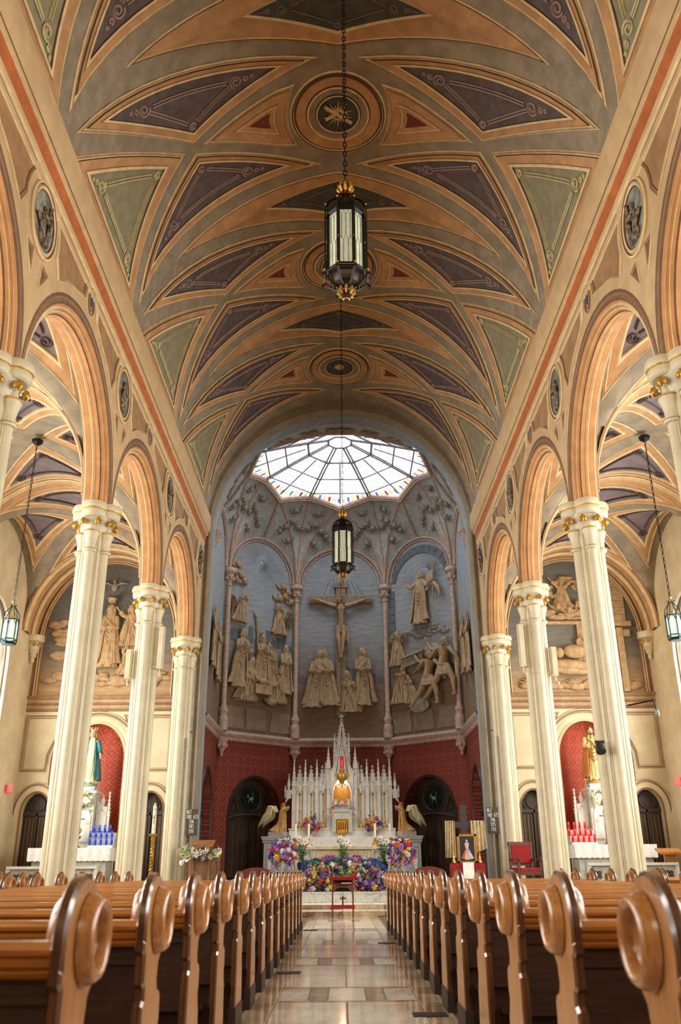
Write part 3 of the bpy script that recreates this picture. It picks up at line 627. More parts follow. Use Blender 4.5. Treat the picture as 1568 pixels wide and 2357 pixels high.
for s, nm in ((-1, 'wall_east_left'), (1, 'wall_east_right')):
    F0 = lambda x, z: (s * x, EY, z); F1 = lambda x, z: (s * x, EY + .3, z); FO = lambda x, z, o=0.: (s * x, EY - o, z)
    doors = [(8.02, .37, 0, 2.35, .5), (5.05, .37, 0, 2.35, .5)]
    niche = (6.58, .75, .47, 3.7, .92)
    b = MB(); wall_with_arches(b, 4.3, 8.65, 0, 5.05, doors + [niche], F0)
    for d in doors: reveal(b, *d, F0, F1)
    for i, d in enumerate(doors): b.q(*[(s * x, EY + .3, z) for x, z in arch_pts(d[0], d[1] + .05, 2.35, .55, 12)])
    ew = struct(b.build(nm, cream_wall, angle=30))
    for d in doors:
        o = struct(leafdoor('door_%d' % dn, s * d[0], .36, 2.35, .48, EY + .27)); dn += 1
    # niche lining with damask
    b = MB(); n = 20; cx, hw, zb, zs_, ri = niche
    pth = arch_pts(cx, hw, zs_, ri, n, zb); dep = .55
    rows = []
    for j in range(9):
        t = j / 8; k = cos(t * pi / 2); y = EY + dep * sin(t * pi / 2)
        rows.append([(s * (cx + (x - cx) * max(k, .001)), y, (z if z <= zs_ else zs_ + (z - zs_) * max(k, .001)) if True else z) for x, z in pth])
    b.grid(rows); ni = b.build('niche_lining', dam_niche, ew, uvf=lambda v: (v[0] + .6 * (v[1] - EY), v[2])); 
    b = MB(); b.m = 0
    moulding(b, arch_pts(cx, hw + .04, zs_, ri + .04, 26, zb), .04, FO); moulding(b, arch_pts(cx, hw + .2, zs_, ri + .2, 26, zb), .02, FO)
    b.m = 1; moulding(b, arch_pts(cx, hw + .42, zs_ - .1, ri + .38, 26, 3.0), .06, FO, mats=[0, 1, 0, 1, 1, 0, 1])
    for d in doors: moulding(b, arch_pts(d[0], .58, 2.35, .72, 20, 2.3), .05, FO, mats=[0, 1, 0, 1, 1, 0, 1]); moulding(b, arch_pts(d[0], .39, 2.35, .52, 20, 0), .025, FO)
    for q in (-1, 1):   # spandrel panels beside the niche
        xo = cx + q * 1.95 if q > 0 else cx - 1.95
        xi = cx + q * 1.32
        pts = [(xo, 4.82), (xo, 3.42), (xi, 3.42), (xi - q * .02, 3.8)] + [(cx + q * 1.3 * cos(a), 3.6 + 1.25 * sin(a)) for a in (.3, .5, .7, .85)] + [(cx + q * .72, 4.82)]
        if q > 0: pts = pts[::-1]
        b.m = 1; moulding(b, pts, .05, FO, mats=[0, 1, 0, 1, 1, 0, 1], closed=True)
    b.build('painted_mouldings', [cream_wall, mould_br], ew, angle=20)
    # entablature under the mural
    b = MB(); pr = [(0, 4.95), (.03, 4.98), (.05, 5.02), (.02, 5.04), (.02, 5.12), (.06, 5.15), (.03, 5.2), (.03, 5.27), (.1, 5.3), (.12, 5.36), (.0, 5.4)]
    b.grid([[(s * x, EY - o, z) for o, z in pr] for x in (4.3, 8.62)], mats=[1, 1, 0, 0, 1, 1, 0, 0, 1, 0]); b.build('entablature', [M('entablature_tan', (184, 152, 112), .8), mould_br], ew, angle=25)
    # lunette: mural and its arch mouldings
    b = MB(); mp_ = arch_pts(6.55, 1.78, 6.95, 2.2, 36, 5.38); mp_ = arch_pts(6.55, 1.95, 6.95, 2.36, 36, 5.3); b.q(*[(s * x, EY + .08, z) for x, z in mp_])
    mu = b.build('lunette_mural', mural_side, ew, angle=0, uvf=lambda v: (v[0], v[2]))
    b = MB(); wall_with_arches(b, 4.3, 8.65, 5.38, 9.9, [(6.55, 1.84, 5.38, 6.95, 2.26)], F0, 30); reveal(b, 6.55, 1.84, 5.38, 6.95, 2.26, F0, lambda x, z: (s * x, EY + .08, z), 30)
    moulding(b, arch_pts(6.55, 1.90, 6.95, 2.32, 36, 5.38), .07, FO, mats=[1, 2, 0, 1, 2, 1, 0]); b.build('lunette_surround', [M('lunette_brown', (158, 122, 86), .8), mould_br, cream_l], ew, angle=30)
# ================================================================ CHANCEL ARCH
b = MB(); NA = 40; Y0, Y1 = WALL_Y, 24.25; HWc, RI = 3.80, 3.95
def ca(t, r=0.): return ((HWc + r) * cos(t), ZS + (RI + r) * sin(t))
def cpath(r): return [(HWc + r, 0), (HWc + r, 5)] + [ca(pi * i / NA, r) for i in range(NA + 1)] + [(-HWc - r, 5), (-HWc - r, 0)]
P0 = cpath(0); Pq = cpath(.08); P1 = cpath(.55)
b.m = 0; b.grid([[(p[0], Y0 + .12, p[1]), (q_[0], Y0, q_[1]), (w_[0], Y0, w_[1] if w_[1] < 14 else w_[1])] for p, q_, w_ in zip(P0, Pq, P1)], mats=[0, 0])
b.m = 1; b.grid([[(p[0], Y0 + .12, p[1]), (p[0] * .995, Y0 + .3, p[1]), (p[0], Y1, p[1])] for p in P0], mats=[0, 1])
for s in (-1, 1):
    b.m = 0; b.box((s * 4.25, 23.65, 5), (.5, .5, 10)); b.box((s * 6.5, 24.2, 5.2), (4.8, .25, 10.4)) if False else None
b.q((-9, 24.3, 10), (9, 24.3, 10), (9, 24.3, 17), (-9, 24.3, 17)) if False else None
chancel = struct(b.build('wall_chancel_arch', [pier_m, archgrey], angle=35))
b = MB()
for s in (-1, 1):
    for x, w_ in ((3.86, .05), (4.02, .035), (4.2, .05)): b.tube([(s * x, Y0 - .005, .4), (s * x, Y0 - .005, 10.1)], w_, 8)
b.build('pier_bead', pier_m, chancel)
# ================================================================ APSE
AC = (0, 25.95)
VTX = [(-3.95, 24.35), (-3.95, 27.9), (-1.66, 30.0), (1.66, 30.0), (3.95, 27.9), (3.95, 24.35)]
ZB, ZC = 5.0, 10.5; SF = .47     # band, capital height, sanctuary floor level
def fac(i):
    a, c = VTX[i], VTX[i + 1]; L_ = hypot(c[0] - a[0], c[1] - a[1]); tx, ty = (c[0] - a[0]) / L_, (c[1] - a[1]) / L_; nx, ny = ty, -tx
    return a, (tx, ty), (nx, ny), L_
FN = []
for i in range(5):
    a, t, n, L_ = fac(i)
    FN.append((lambda x, z, o=0., a=a, t=t, n=n: (a[0] + t[0] * x + n[0] * o, a[1] + t[1] * x + n[1] * o, z)))
names = ['wall_apse_left', 'wall_apse_left_diagonal', 'wall_apse_rear', 'wall_apse_right_diagonal', 'wall_apse_right']
apse_w = []
for i in range(5):
    fn = FN[i]; L_ = fac(i)[3]; b = MB(); cx = L_ / 2
    op = [(cx, .98, 0, 2.5, 1.2)] if i in (0, 1, 3, 4) else []
    b.m = 0; wall_with_arches(b, 0, L_, 0, ZB, op, lambda x, z: fn(x, z))
    for o_ in op: reveal(b, *o_, lambda x, z: fn(x, z), lambda x, z: fn(x, z, -.35))
    ww = struct(b.build(names[i], [dam_apse], angle=30, uvf=(lambda v, fn=fn, a=VTX[i], t=fac(i)[1]: ((v[0] - a[0]) * t[0] + (v[1] - a[1]) * t[1], v[2])))); apse_w.append(ww)
    if op:
        b = MB(); y = 0; pts = arch_pts(cx, .97, 2.5, 1.18, 20, 0); b.prism(pts, lambda a_, c_, d_: fn(a_, c_, d_), -.34, -.28, 0)
        d = b.build('door_%d' % dn, [door_m], None, angle=0); struct(d); dn += 1
        b = MB(); fo = lambda x, z, o=0: fn(x, z, -.28 + o)
        moulding(b, arch_pts(cx, .93, 2.5, 1.14, 24, 0), .05, fo); moulding(b, arch_pts(cx, 1.03, 2.5, 1.24, 24, 0), .05, lambda x, z, o=0: fn(x, z, o))
        b.tube([fo(x, 2.42 + .16 * sin(pi * (x - cx + .95) / 1.9), .03) for x in [cx - .95 + .19 * j for j in range(11)]], .05, 6)
        b.tube([fo(cx, 0, .02), fo(cx, 2.5, .02)], .03, 4); b.tube([fo(cx - .9, .75, .02), fo(cx + .9, .75, .02)], .035, 4)
        b.m = 1
        for j in range(9):
            if j == 4: continue
            x = cx - .8 + .2 * j; b.tube([fo(x - .02, .85, .008), fo(x - .02, 2.35, .008)], .006, 4)
        b.m = 0; b.tube([fo(cx + .42 * cos(t), 3.08 + .42 * sin(t), .02) for t in [2 * pi * j / 24 for j in range(24)]], .03, 5, closed=True)
        for q in (-1, 1): b.tube([fo(cx + q * .48, 2.66, .02), fo(cx + q * .78, 2.7, .02), fo(cx + q * .62, 3.05, .02)], .025, 5, closed=True)
        b.build('door_moulding', [door_m, door_g], d)
        b = MB(); b.q(*[fo(cx + .38 * cos(t), 3.08 + .38 * sin(t), .012) for t in [2 * pi * j / 20 for j in range(20)]]); b.build('transom_glass', M('transom_dark_glass', (36, 44, 40), .2, rgb2=(20, 24, 22)), d, angle=0)
        b = MB(); b.ball(fo(cx + .02, 3.06, .03), (.1, .04, .06), 8, 6); b.ball(fo(cx - .1, 3.14, .03), (.04, .03, .05), 6, 4)
        for dx in (-.05, .08): b.tube([fo(cx + dx, 3.04, .03), fo(cx + dx * 1.2, 2.92, .03)], .012, 4)
        b.tube([fo(cx + .08, 3.1, .03), fo(cx + .12, 3.25, .03)], .012, 4); b.build('transom_lamb_emblem', M('transom_pale_green', (120, 150, 120), .4), d)
    # ledge with moulded profile
    b = MB(); pr = [(0, ZB - .22), (.05, ZB - .2), (.08, ZB - .12), (.16, ZB - .08), (.2, ZB - .02), (.18, ZB + .03), (.1, ZB + .06), (0, ZB + .1)]
    b.grid([[fn(x, z, o) for o, z in pr] for x in (-.1, L_ + .1)], flip=True); b.build('string_course', rib_m, ww, angle=40)
    # mural field with arched top
    zt = 11.95 if i != 0 and i != 4 else 12.0
    pts = arch_pts(cx, L_ / 2 - .08, ZC + .05, 1.45, 24, ZB + .08); b = MB(); b.q(*[fn(x, z, .0) for x, z in pts])
    b.build('apse_mural', mural_apse, ww, angle=0, uvf=(lambda v, a=VTX[i], t=fac(i)[1]: ((v[0] - a[0]) * t[0] + (v[1] - a[1]) * t[1], v[2])))
    b = MB(); b.tube([fn(cx - (L_ / 2 - .12) * cos(pi * j / 24), ZC + .05 + 1.43 * sin(pi * j / 24), .05) for j in range(25)], .06, 6); b.tube([fn(cx - (L_ / 2 - .26) * cos(pi * j / 24), ZC + .05 + 1.33 * sin(pi * j / 24), .03) for j in range(25)], .03, 5)
    b.build('wall_rib', rib_m, ww)
# backing so that no light leaks round the apse
b = MB(); outer = [(-4.5, 24.3), (-4.5, 28.2), (-1.9, 30.6), (1.9, 30.6), (4.5, 28.2), (4.5, 24.3)]
for i in range(5): b.q((*outer[i], -.1), (*outer[i + 1], -.1), (*outer[i + 1], 13.3), (*outer[i], 13.3))
struct(b.build('wall_apse_backing', cream_wall, angle=0))
# colonettes
apse_root = apse_w[2]
def colonette(x, y, corbel=False):
    b = MB()
    if not corbel:
        b.lathe([(.17, ZB + .05), (.17, ZB + .45), (.13, ZB + .5), (.13, ZB + .6), (.16, ZB + .66), (.16, ZB + .7), (.10, ZB + .8), (.085, ZB + .9), (.085, 9.85), (.11, 9.88), (.11, 9.93), (.085, 9.96), (.1, 10.05), (.17, 10.2), (.15, 10.25), (.2, 10.33), (.23, 10.36), (.23, 10.43), (.19, 10.5), (.05, 10.52)], 12, at=(x, y, 0))
        for j in range(6): a = 2 * pi * j / 6; b.ball((x + .14 * cos(a), y + .14 * sin(a), 10.12), (.06, .06, .07), 6, 4)
        b.lathe([(.02, ZB - .75), (.05, ZB - .7), (.06, ZB - .6), (.12, ZB - .52), (.1, ZB - .45), (.17, ZB - .35), (.2, ZB - .22), (.15, ZB - .2)], 10, at=(x, y, 0))
        for j in range(6): a = 2 * pi * j / 6; b.ball((x + .13 * cos(a), y + .13 * sin(a), ZB - .42), (.07, .07, .08), 6, 4)
    else: b.lathe([(.02, 10.0), (.06, 10.05), (.05, 10.12), (.1, 10.2), (.08, 10.26), (.16, 10.36), (.15, 10.42), (.2, 10.46), (.2, 10.52), (.05, 10.54)], 10, at=(x, y, 0))
    return b.build('colonette' if not corbel else 'corbel', rib_m, apse_root)
def inw(p, d): v = Vector((AC[0] - p[0], AC[1] - p[1])); v.normalize(); return (p[0] + v.x * d, p[1] + v.y * d)
CAPS = [inw(v, .16) for v in VTX]
for i, c in enumerate(CAPS): colonette(c[0], c[1], i in (0, 5))
# rib vault webs
ZR, RR = 13.15, 3.05
def cusp(i):  # facet centres -> angle
    a = [180, 135, 90, 45, 0][i]; return Vector((RR * cos(radians(a)), 25.85 + RR * sin(radians(a)), ZR))
def midp(i):  # above each capital
    a = [202.5, 157.5, 112.5, 67.5, 22.5, -22.5][i]; return Vector((2.84 * cos(radians(a)), 25.85 + 2.84 * sin(radians(a)), 13.42))
def rib(A, B_, n=14, rise=1.9):
    A = Vector(A); B_ = Vector(B_); K = Vector((A.x + (B_.x - A.x) * .10, A.y + (B_.y - A.y) * .10, A.z + rise)); return [A * (1 - t) ** 2 + K * 2 * t * (1 - t) + B_ * t * t for t in [j / n for j in range(n + 1)]]
web = MB(); rb = MB()
def bow(r1, r2, m=6, sag=.0): return [[r1[j].lerp(r2[j], k / m) for k in range(m + 1)] for j in range(len(r1))]
crowns = []
for i in range(5):
    L_ = fac(i)[3]; cr = Vector(FN[i](L_ / 2, ZC + 1.5, .03)); crowns.append(cr)
cherub_spots = []
for i in range(6):
    c = Vector((*CAPS[i], ZC)); m = midp(i); rm = rib(c, m); rb.tube(rm, .055, 6)
    for j, cu in ((i - 1, i - 1), (i, i)):
        if 0 <= j <= 4:
            rc = rib(c, cusp(cu)); rb.tube(rc, .05, 6); g = bow(rm, rc); web.grid(g); cherub_spots.append((g, i, j))
            # patch between rib and wall arch half
            fn = FN[j]; L_ = fac(j)[3]; cx = L_ / 2; sg = -1 if i == j else 1
            n = len(rc) - 1; wa = []
            for k in range(n + 1):
                t = k / n; a = t * pi / 2; wa.append(Vector(fn(cx + sg * (L_ / 2 - .1) * cos(a), ZC + .05 + 1.45 * sin(a), .02)))
            g = bow(rc, wa); web.grid(g); cherub_spots.append((g, i, j + 10))
for i in range(5):
    cu = cusp(i); rb.tube([crowns[i].lerp(cu, t) + Vector((0, 0, -.12 * sin(pi * t))) for t in (0, .25, .5, .75, 1)], .045, 6)
    for k in (i, i + 1):
        rb.tube([cu.lerp(midp(k), t) + Vector((0, 0, .03 * sin(pi * t))) for t in (0, .25, .5, .75, 1)], .11, 8); rb.tube([cu.lerp(midp(k), t) * 1.0 + Vector((0, 0, -.1 + .03 * sin(pi * t))) for t in (0, .25, .5, .75, 1)], .05, 6)
# front web between chancel arch and skylight
front_edge = []
mL, mR = midp(0), midp(5)
nF = 40
for j in range(nF + 1):
    t = pi - pi * j / nF; x, z = HWc * cos(t), ZS + RI * sin(t)
    front_edge.append(Vector((x, Y1, z)))
rl = [Vector((*CAPS[0], ZC)) + Vector((0, 0, 0))] ; rL = rib(Vector((*CAPS[0], ZC)), mL, 10); rRr = rib(Vector((*CAPS[5], ZC)), mR, 10)
def domez(x, y): return 14.42 - 1.1 * min(1, hypot(x, y - 25.85) / 3.05) ** 1.15
bridge = [Vector((x, 24.72, domez(x, 24.72) + .02)) for x in [mL.x + (mR.x - mL.x) * j / 20 for j in range(1, 20)]]
back_edge = rL + bridge + rRr[::-1]
assert len(back_edge) == nF + 1
g = [[front_edge[j].lerp(back_edge[j], k / 4) for k in range(5)] for j in range(nF + 1)]; web.grid(g)
rb.tube(bridge, .07, 6)
apse_c = struct(web.build('ceiling_apse', apse_gray, angle=60)); 
rb.build('vault_rib', rib_m, apse_c)
# cherubs in low relief on the webs
ch = MB(); ch.ball((0, 0, 0), (.12, .1, .13), 8, 6); ch.ball((0, .0, -.13), (.07, .06, .07), 6, 4)
for q in (-1, 1):
    ch.tube([(q * .06, 0, -.1), (q * .2, 0, .0), (q * .28, 0, .12)], [.06, .09, .03], 6, flat=.3); ch.tube([(q * .05, 0, -.12), (q * .16, 0, -.14), (q * .22, 0, -.1)], [.05, .07, .02], 6, flat=.3)
    ch.ball((q * .03, -.085, .02), .015, 5, 4)
ch.ball((0, -.095, -.01), .02, 5, 4); ch.ball((0, .02, .05), (.1, .09, .08), 6, 5)
ch_me = ch.build('cherub', relief_d, apse_c, angle=50); first = [True]
random.seed(3)
for gi, (g, i, j) in enumerate(cherub_spots):
    n = len(g) - 1; outer_ = j >= 10
    for (a, c2) in ([(.52, .5), (.7, .35), (.72, .72), (.88, .5)] if not outer_ else [(.6, .45), (.78, .3), (.8, .65)]):
        ii = int(a * n); kk = int(c2 * 6); p = g[ii][kk]; du = (g[min(ii + 1, n)][kk] - g[ii - 1][kk]).normalized(); dv = (g[ii][min(kk + 1, 6)] - g[ii][max(kk - 1, 0)])
        if dv.length < .12: continue
        dv.normalize(); nn = du.cross(dv).normalized()
        if nn.dot(Vector((0, 25.9, 10)) - p) < 0: nn = -nn
        up = du - nn * du.dot(nn); up.normalize(); rt = up.cross(-nn).normalized()
        mt = Matrix((( rt.x, -nn.x, up.x, 0), (rt.y, -nn.y, up.y, 0), (rt.z, -nn.z, up.z, 0), (0, 0, 0, 1)))
        o = ch_me if first[0] else part(ch_me.data, 'cherub', apse_c)
        first[0] = False
        sc_ = random.uniform(.65, .95); o.matrix_world = Matrix.Translation(p + nn * .03) @ mt @ Matrix.Rotation(random.uniform(-.5, .5), 4, 'Y') @ Matrix.Scale(sc_, 4)
for j in range(-5, 6):   # frieze above the opening
    t = pi / 2 - j * .11; o = part(ch_me.data, 'cherub', apse_c); 
    if True:
        fe = Vector((HWc * cos(t), Y1, ZS + RI * sin(t))); k = min(range(nF + 1), key=lambda q: (front_edge[q] - fe).length); p = front_edge[k].lerp(back_edge[k], .6)
        o.matrix_world = Matrix.Translation(p + Vector((0, .0, -.05))) @ Matrix.Rotation(radians(-75), 4, 'X') @ Matrix.Rotation(j * .3, 4, 'Y') @ Matrix.Scale(.7, 4)
# ---- skylight dome
sky = thing('skylight_dome', 'round faceted glass skylight with grey glazing bars over the apse', 'skylight', (0, 25.85, 0)); SKM = M('skylight_glazing_bar', (150, 142, 146), .5, metal=.1)
def dp(a, r): 
    r2 = r * (1 if abs(((a / (pi / 8)) % 2)) < .01 else 1)
    return (r * cos(a), r * sin(a), 14.42 - 1.1 * min(1, r / 3.05) ** 1.15)
LANT = .42; rad_ = [LANT, 1.15, 1.95, 2.62, 2.97]
def inside(a, r): return r * sin(a) > -1.22
def rimr(k): return 2.84 if k % 2 else 3.02     # k in sixteenths
for k in range(16):
    a0, a1 = k * pi / 8, (k + 1) * pi / 8
    for j in range(4):
        r0, r1 = rad_[j], rad_[j + 1] if j < 3 else 2.97
        m0 = min(r1, rimr(k) - .03); m1 = min(r1, rimr(k + 1) - .03)
        pts = [dp(a0, r0), dp(a0, m0), dp(a1, m1), dp(a1, r0)]
        if all(p[1] < -1.15 for p in pts): continue
        pts = [p if p[1] > -1.15 else (p[0] * (1.15 / -p[1]) if abs(p[1]) > .01 else p[0], -1.15, domez(p[0] * 1.15 / -p[1], 25.85 - 1.15)) for p in pts]
        b = MB(); b.q(*pts); pn_ = b.build('pane', pane_m, sky, angle=0)
        if j >= 1:
            b = MB(); A4 = [Vector(p) for p in pts]; f4 = lambda u, v: tuple(A4[0].lerp(A4[1], u).lerp(A4[3].lerp(A4[2], u), v) + Vector((0, 0, -.01)))
            for v in (.2, .4, .6, .8): b.m = 0; b.tube([f4(0, v), f4(1, v)], .005, 3)
            for u in (.33, .66):
                b.m = 0; b.tube([f4(u, 0), f4(u, 1)], .005, 3); b.m = 1
                for v in (.2, .4, .6, .8): b.ball(f4(u, v), .017, 4, 3)
            b.build('lead_lattice', [SKM, M('lattice_blue_glass', (60, 90, 160), .4)], pn_, angle=0)
b = MB()
for k in range(16):
    a = k * pi / 8; big = k % 2 == 1
    path = [dp(a, r) for r in (LANT if big else 1.15, 1.5, 2, 2.5, rimr(k))]
    path = [p for p in path if p[1] > -1.2]
    if len(path) > 1:
        if big:
            for q in (-.05, .05): b.tube([(p[0] - q * sin(a), p[1] + q * cos(a), p[2]) for p in path], .034, 5)
        else: b.tube(path, .03, 5)
for r in (LANT, 1.15, 1.95, 2.62):
    run = []
    for k in range(1, 18, 2):
        p = dp(k * pi / 8, min(r, 2.8))
        run.append(p)
    for p, q_ in zip(run, run[1:]):
        if p[1] > -1.2 and q_[1] > -1.2: b.tube([p, q_], .045 if r < 1.2 and r > .5 or r == LANT else .03, 5)
    for p, q_ in zip(run, run[1:]):
        if (p[1] > -1.2) != (q_[1] > -1.2):
            t = (-1.2 - p[1]) / (q_[1] - p[1]); m = lerp(p, q_, t); b.tube([p if p[1] > -1.2 else q_, m], .03, 5)
b.build('glazing_bar', SKM, sky)
b = MB(); random.seed(5)
for k in range(16):
    a0, a1 = k * pi / 8, (k + 1) * pi / 8; q0, q1 = Vector(dp(a0, rimr(k) - .24)), Vector(dp(a1, rimr(k + 1) - .24)); o0, o1 = Vector(dp(a0, rimr(k) - .03)), Vector(dp(a1, rimr(k + 1) - .03))
    for j in range(6):
        p = [q0.lerp(q1, j / 6), q0.lerp(q1, (j + .5) / 6), o0.lerp(o1, (j + .5) / 6), o0.lerp(o1, j / 6)]
        if min(v.y for v in p) < -1.15: continue
        b.m = (0, 2, 1, 2)[j % 4]; b.q(*[v + Vector((0, 0, -.01)) for v in p])
b.build('coloured_border_glass', [pane_blue, pane_red, pane_yel], sky, angle=0)
# ================================================================ FLOOR, STEPS
b = MB(); b.box((0, 9, -.06), (18, 31, .1)); fl = struct(b.build('floor', stoneflr, angle=0))
b = MB(); b.q((-8.9, -6.0, 0), (8.9, -6.0, 0), (8.9, -6.0, 16), (-8.9, -6.0, 16)); struct(b.build('wall_rear', cream_wall, angle=0))
def tile_mesh(w_, d, m):
    b = MB(); h = .012; c = .006; x, y = w_ / 2 - .003, d / 2 - .003
    b.grid([[(-x, -y, 0), (-x, -y, h - c / 2), (-x + c, -y + c, h)], [(x, -y, 0), (x, -y, h - c / 2), (x - c, -y + c, h)], [(x, y, 0), (x, y, h - c / 2), (x - c, y - c, h)], [(-x, y, 0), (-x, y, h - c / 2), (-x + c, y - c, h)]], cu=True)
    b.q((-x + c, -y + c, h), (x - c, -y + c, h), (x - c, y - c, h), (-x + c, y - c, h)); return b, m
TC = {}
def tile(x0, x1, y0, y1, m, nm='tile', par=None, z=0., mesh=True):
    k = (round(x1 - x0, 3), round(y1 - y0, 3), m.name)
    if k not in TC:
        b, _ = tile_mesh(x1 - x0, y1 - y0, m); o = b.build(nm, m, par or fl, angle=0); TC[k] = o.data
    else: o = part(TC[k], nm, par or fl)
    o.location = ((x0 + x1) / 2, (y0 + y1) / 2, z - .01); return o
XL, XR = -.70, .745; y = .4; i = 0
b = MB(); b.box((.02, 10.2, -.006), (1.5, 20.9, .012)); b.build('floor_bed', grout, fl, angle=0)
bw = .17
while y < 20.3:
    # cream slab bay
    yl = min(y + 1.75, 20.6)
    tile(XL, XL + bw, y, yl, mtan); tile(XR - bw, XR, y, yl, mtan)
    tile(XL + bw, .02, y, yl, mcream); tile(.02, XR - bw, y, yl, mcream)
    y = yl
    if y > 20.3: break
    # narrow banded bay: brown strip, grey field with two rosy inlays, brown strip
    tile(XL, XL + bw, y, y + .95, mtan); tile(XR - bw, XR, y, y + .95, mtan)
    tile(XL + bw, XR - bw, y, y + .1, mbrown); tile(XL + bw, XR - bw, y + .85, y + .95, mbrown)
    w3 = (XR - XL - 2 * bw)
    for q, (a, c, m) in enumerate(((0, .22, mgrey), (.22, .36, mbrown), (.36, .64, mcream), (.64, .78, mbrown), (.78, 1, mgrey))): tile(XL + bw + w3 * a, XL + bw + w3 * c, y + .1, y + .85, m)
    y += .95; i += 1
for (gx, gy) in ((-.55, 9.6), (-.55, 16.0), (.60, 6.9), (.60, 13.2)):
    b = MB(); b.box((gx, gy, .004), (.24, .2, .005)); b.m = 1
    for j in range(7): b.box((gx - .096 + .032 * j, gy, .0075), (.014, .17, .003))
    b.build('floor_vent', [iron, M('vent_bronze', (66, 52, 38), .4, metal=.7)], fl, angle=0)
def steps():
    zz = [(20.62, 0, .13), (21.02, .13, .25), (21.42, .25, .47)]
    for k, (y0, z0, z1) in enumerate(zz):
        b = MB(); hw = 3.7 if k < 2 else 8.55; ys_ = 23.9 if k == 2 else zz[k + 1][0] + .02
        b.box((0, (y0 + 30) / 2 if k == 2 else (y0 + ys_) / 2, (z1) / 2 - .02), (2 * hw if k < 2 else 7.5, (30 - y0) if k == 2 else ys_ - y0, z1 - .04))
        if k == 2: b.box((0, 22.6, z1 / 2 - .02), (17.1, 2.2, z1 - .04))
        st = struct(b.build('floor', M('step_core_marble', (186, 170, 140), .3), angle=0)); st.name = 'trim_%d' % (3 + k)
        n = 8 if k < 2 else 6; x0 = -3.7; wd = 7.4 / n
        mats = [mtan, mtan, mgrey][k]
        for j in range(n):   # riser slabs and treads with nosing
            b = MB(); b.box((x0 + wd * (j + .5), y0 - .012, (z0 + z1) / 2 - .015), (wd - .008, .03, z1 - z0 - .035)); b.build('riser_slab', mats if (j % 2 == 0 or k == 2) else mbrown, st, angle=0)
            b = MB(); b.box((x0 + wd * (j + .5), y0 + .19, z1 - .018), (wd - .006, .46, .036)); b.build('tread_slab', mgrey if k == 2 else mcream, st, angle=0)
steps()
# ================================================================ PEWS
def pew_profile():
    p = [(.022, .0), (.022, .52), (.045, .535), (.045, .57), (.022, .585), (.022, .675), (0, .69), (0, .72)]
    cx, cz, r = .175, .77, .172
    for i in range(19):
        a = radians(196 - (196 + 42) * i / 18); p.append((cx + r * cos(a), cz + r * sin(a)))
    p += [(.272, .63), (.262, .58), (.275, .555), (.32, .545), (.345, .52), (.35, .44), (.335, .41), (.35, .37), (.375, .33), (.38, .24), (.392, .2), (.39, 0)]
    return p
def make_pew(x0, x1, label, group):
    L_ = x1 - x0; t = thing('pew', label, 'pew', (0, 0, 0), 0, group)
    pr = pew_profile(); ends = []
    for e, (xx, sg) in enumerate(((x0, -1), (x1, 1))):
        b = MB(); th = .038
        xa, xb = (xx, xx + th) if sg < 0 else (xx - th, xx)
        n = len(pr); cy = sum(p[0] for p in pr) / n; cz = .45; bev = .01
        def ins(k): return [(y + (.17 - y) * k * .5, z + ((.77 if z > .62 else .4) - z) * k * .06) for y, z in pr]
        face = [(y, z) for y, z in pr]
        A = inset([(y, max(z, 0)) for y, z in pr], .012)
        b.m = 1; b.grid([[(xa, y, z) for y, z in A], [(xa + .008, y, z) for y, z in pr], [(xb - .008, y, z) for y, z in pr], [(xb, y, z) for y, z in A]], cv=True); b.m = 0
        b.q(*[(xa, y, z) for y, z in A]); b.q(*[(xb, y, z) for y, z in reversed(A)])
        en = b.build('end_panel', [wood_e, wood_k], t, angle=30); fixnormals(en)
        # aisle face carving: raised round boss with a turned ring
        for xf_, q in ((xa, -1), (xb, 1)):
            b = MB(); prof = [(.116, .0), (.113, .01), (.106, .03), (.096, .04), (.084, .04), (.075, .03), (.069, .008), (.05, .001), (.002, .001)]
            b.grid([[(xf_ + q * (o + .003), .205 + r * cos(a), .782 + r * sin(a)) for a in [2 * pi * j / 28 for j in range(28)]] for r, o in prof], cv=True)
            r_ = b.build('carved_ring', wood_e, en, angle=50); fixnormals(r_)
        b = MB(); b.box((xx - sg * .019, .2, .07), (.05, .40, .14)); b.build('shoe', foot_m, t, angle=0)
    xa, xb = x0 + .038, x1 - .038; cx = (xa + xb) / 2; lw = xb - xa
    b = MB(); pf = [(.045, .70), (.03, .705), (.022, .715), (.035, .722), (.022, .732), (.02, .742), (.032, .749), (.02, .757), (.02, .768), (.035, .775), (.05, .785), (.085, .787), (.1, .775), (.1, .70)]
    b.grid([[(x, y, z) for y, z in pf] for x in (xa, xb)]); b.build('top_rail', wood, t, angle=25)
    b = MB(); b.box((cx, .068, .57), (lw, .028, .28)); b.box((cx, .06, .41), (lw, .045, .07)); b.box((cx, .055, .655), (lw, .03, .016)); b.build('backrest', wood_d, t, angle=0)
    b = MB(); b.box((cx, .235, .40), (lw, .32, .03)); b.box((cx, .385, .385), (lw, .025, .05)); b.build('seat', wood, t, angle=0)
    b = MB(); b.box((cx, .09, .2), (lw, .025, .34)); b.box((cx, .03, .27), (lw * .98, .10, .02)); b.build('book_rack', wood_d, t, angle=0)
    return t
random.seed(11)
NP = 15; ordw = ['nearest', 'second', 'third', 'fourth', 'fifth', 'sixth', 'seventh', 'eighth', 'ninth', 'tenth', 'eleventh', 'twelfth', 'thirteenth', 'fourteenth', 'last']
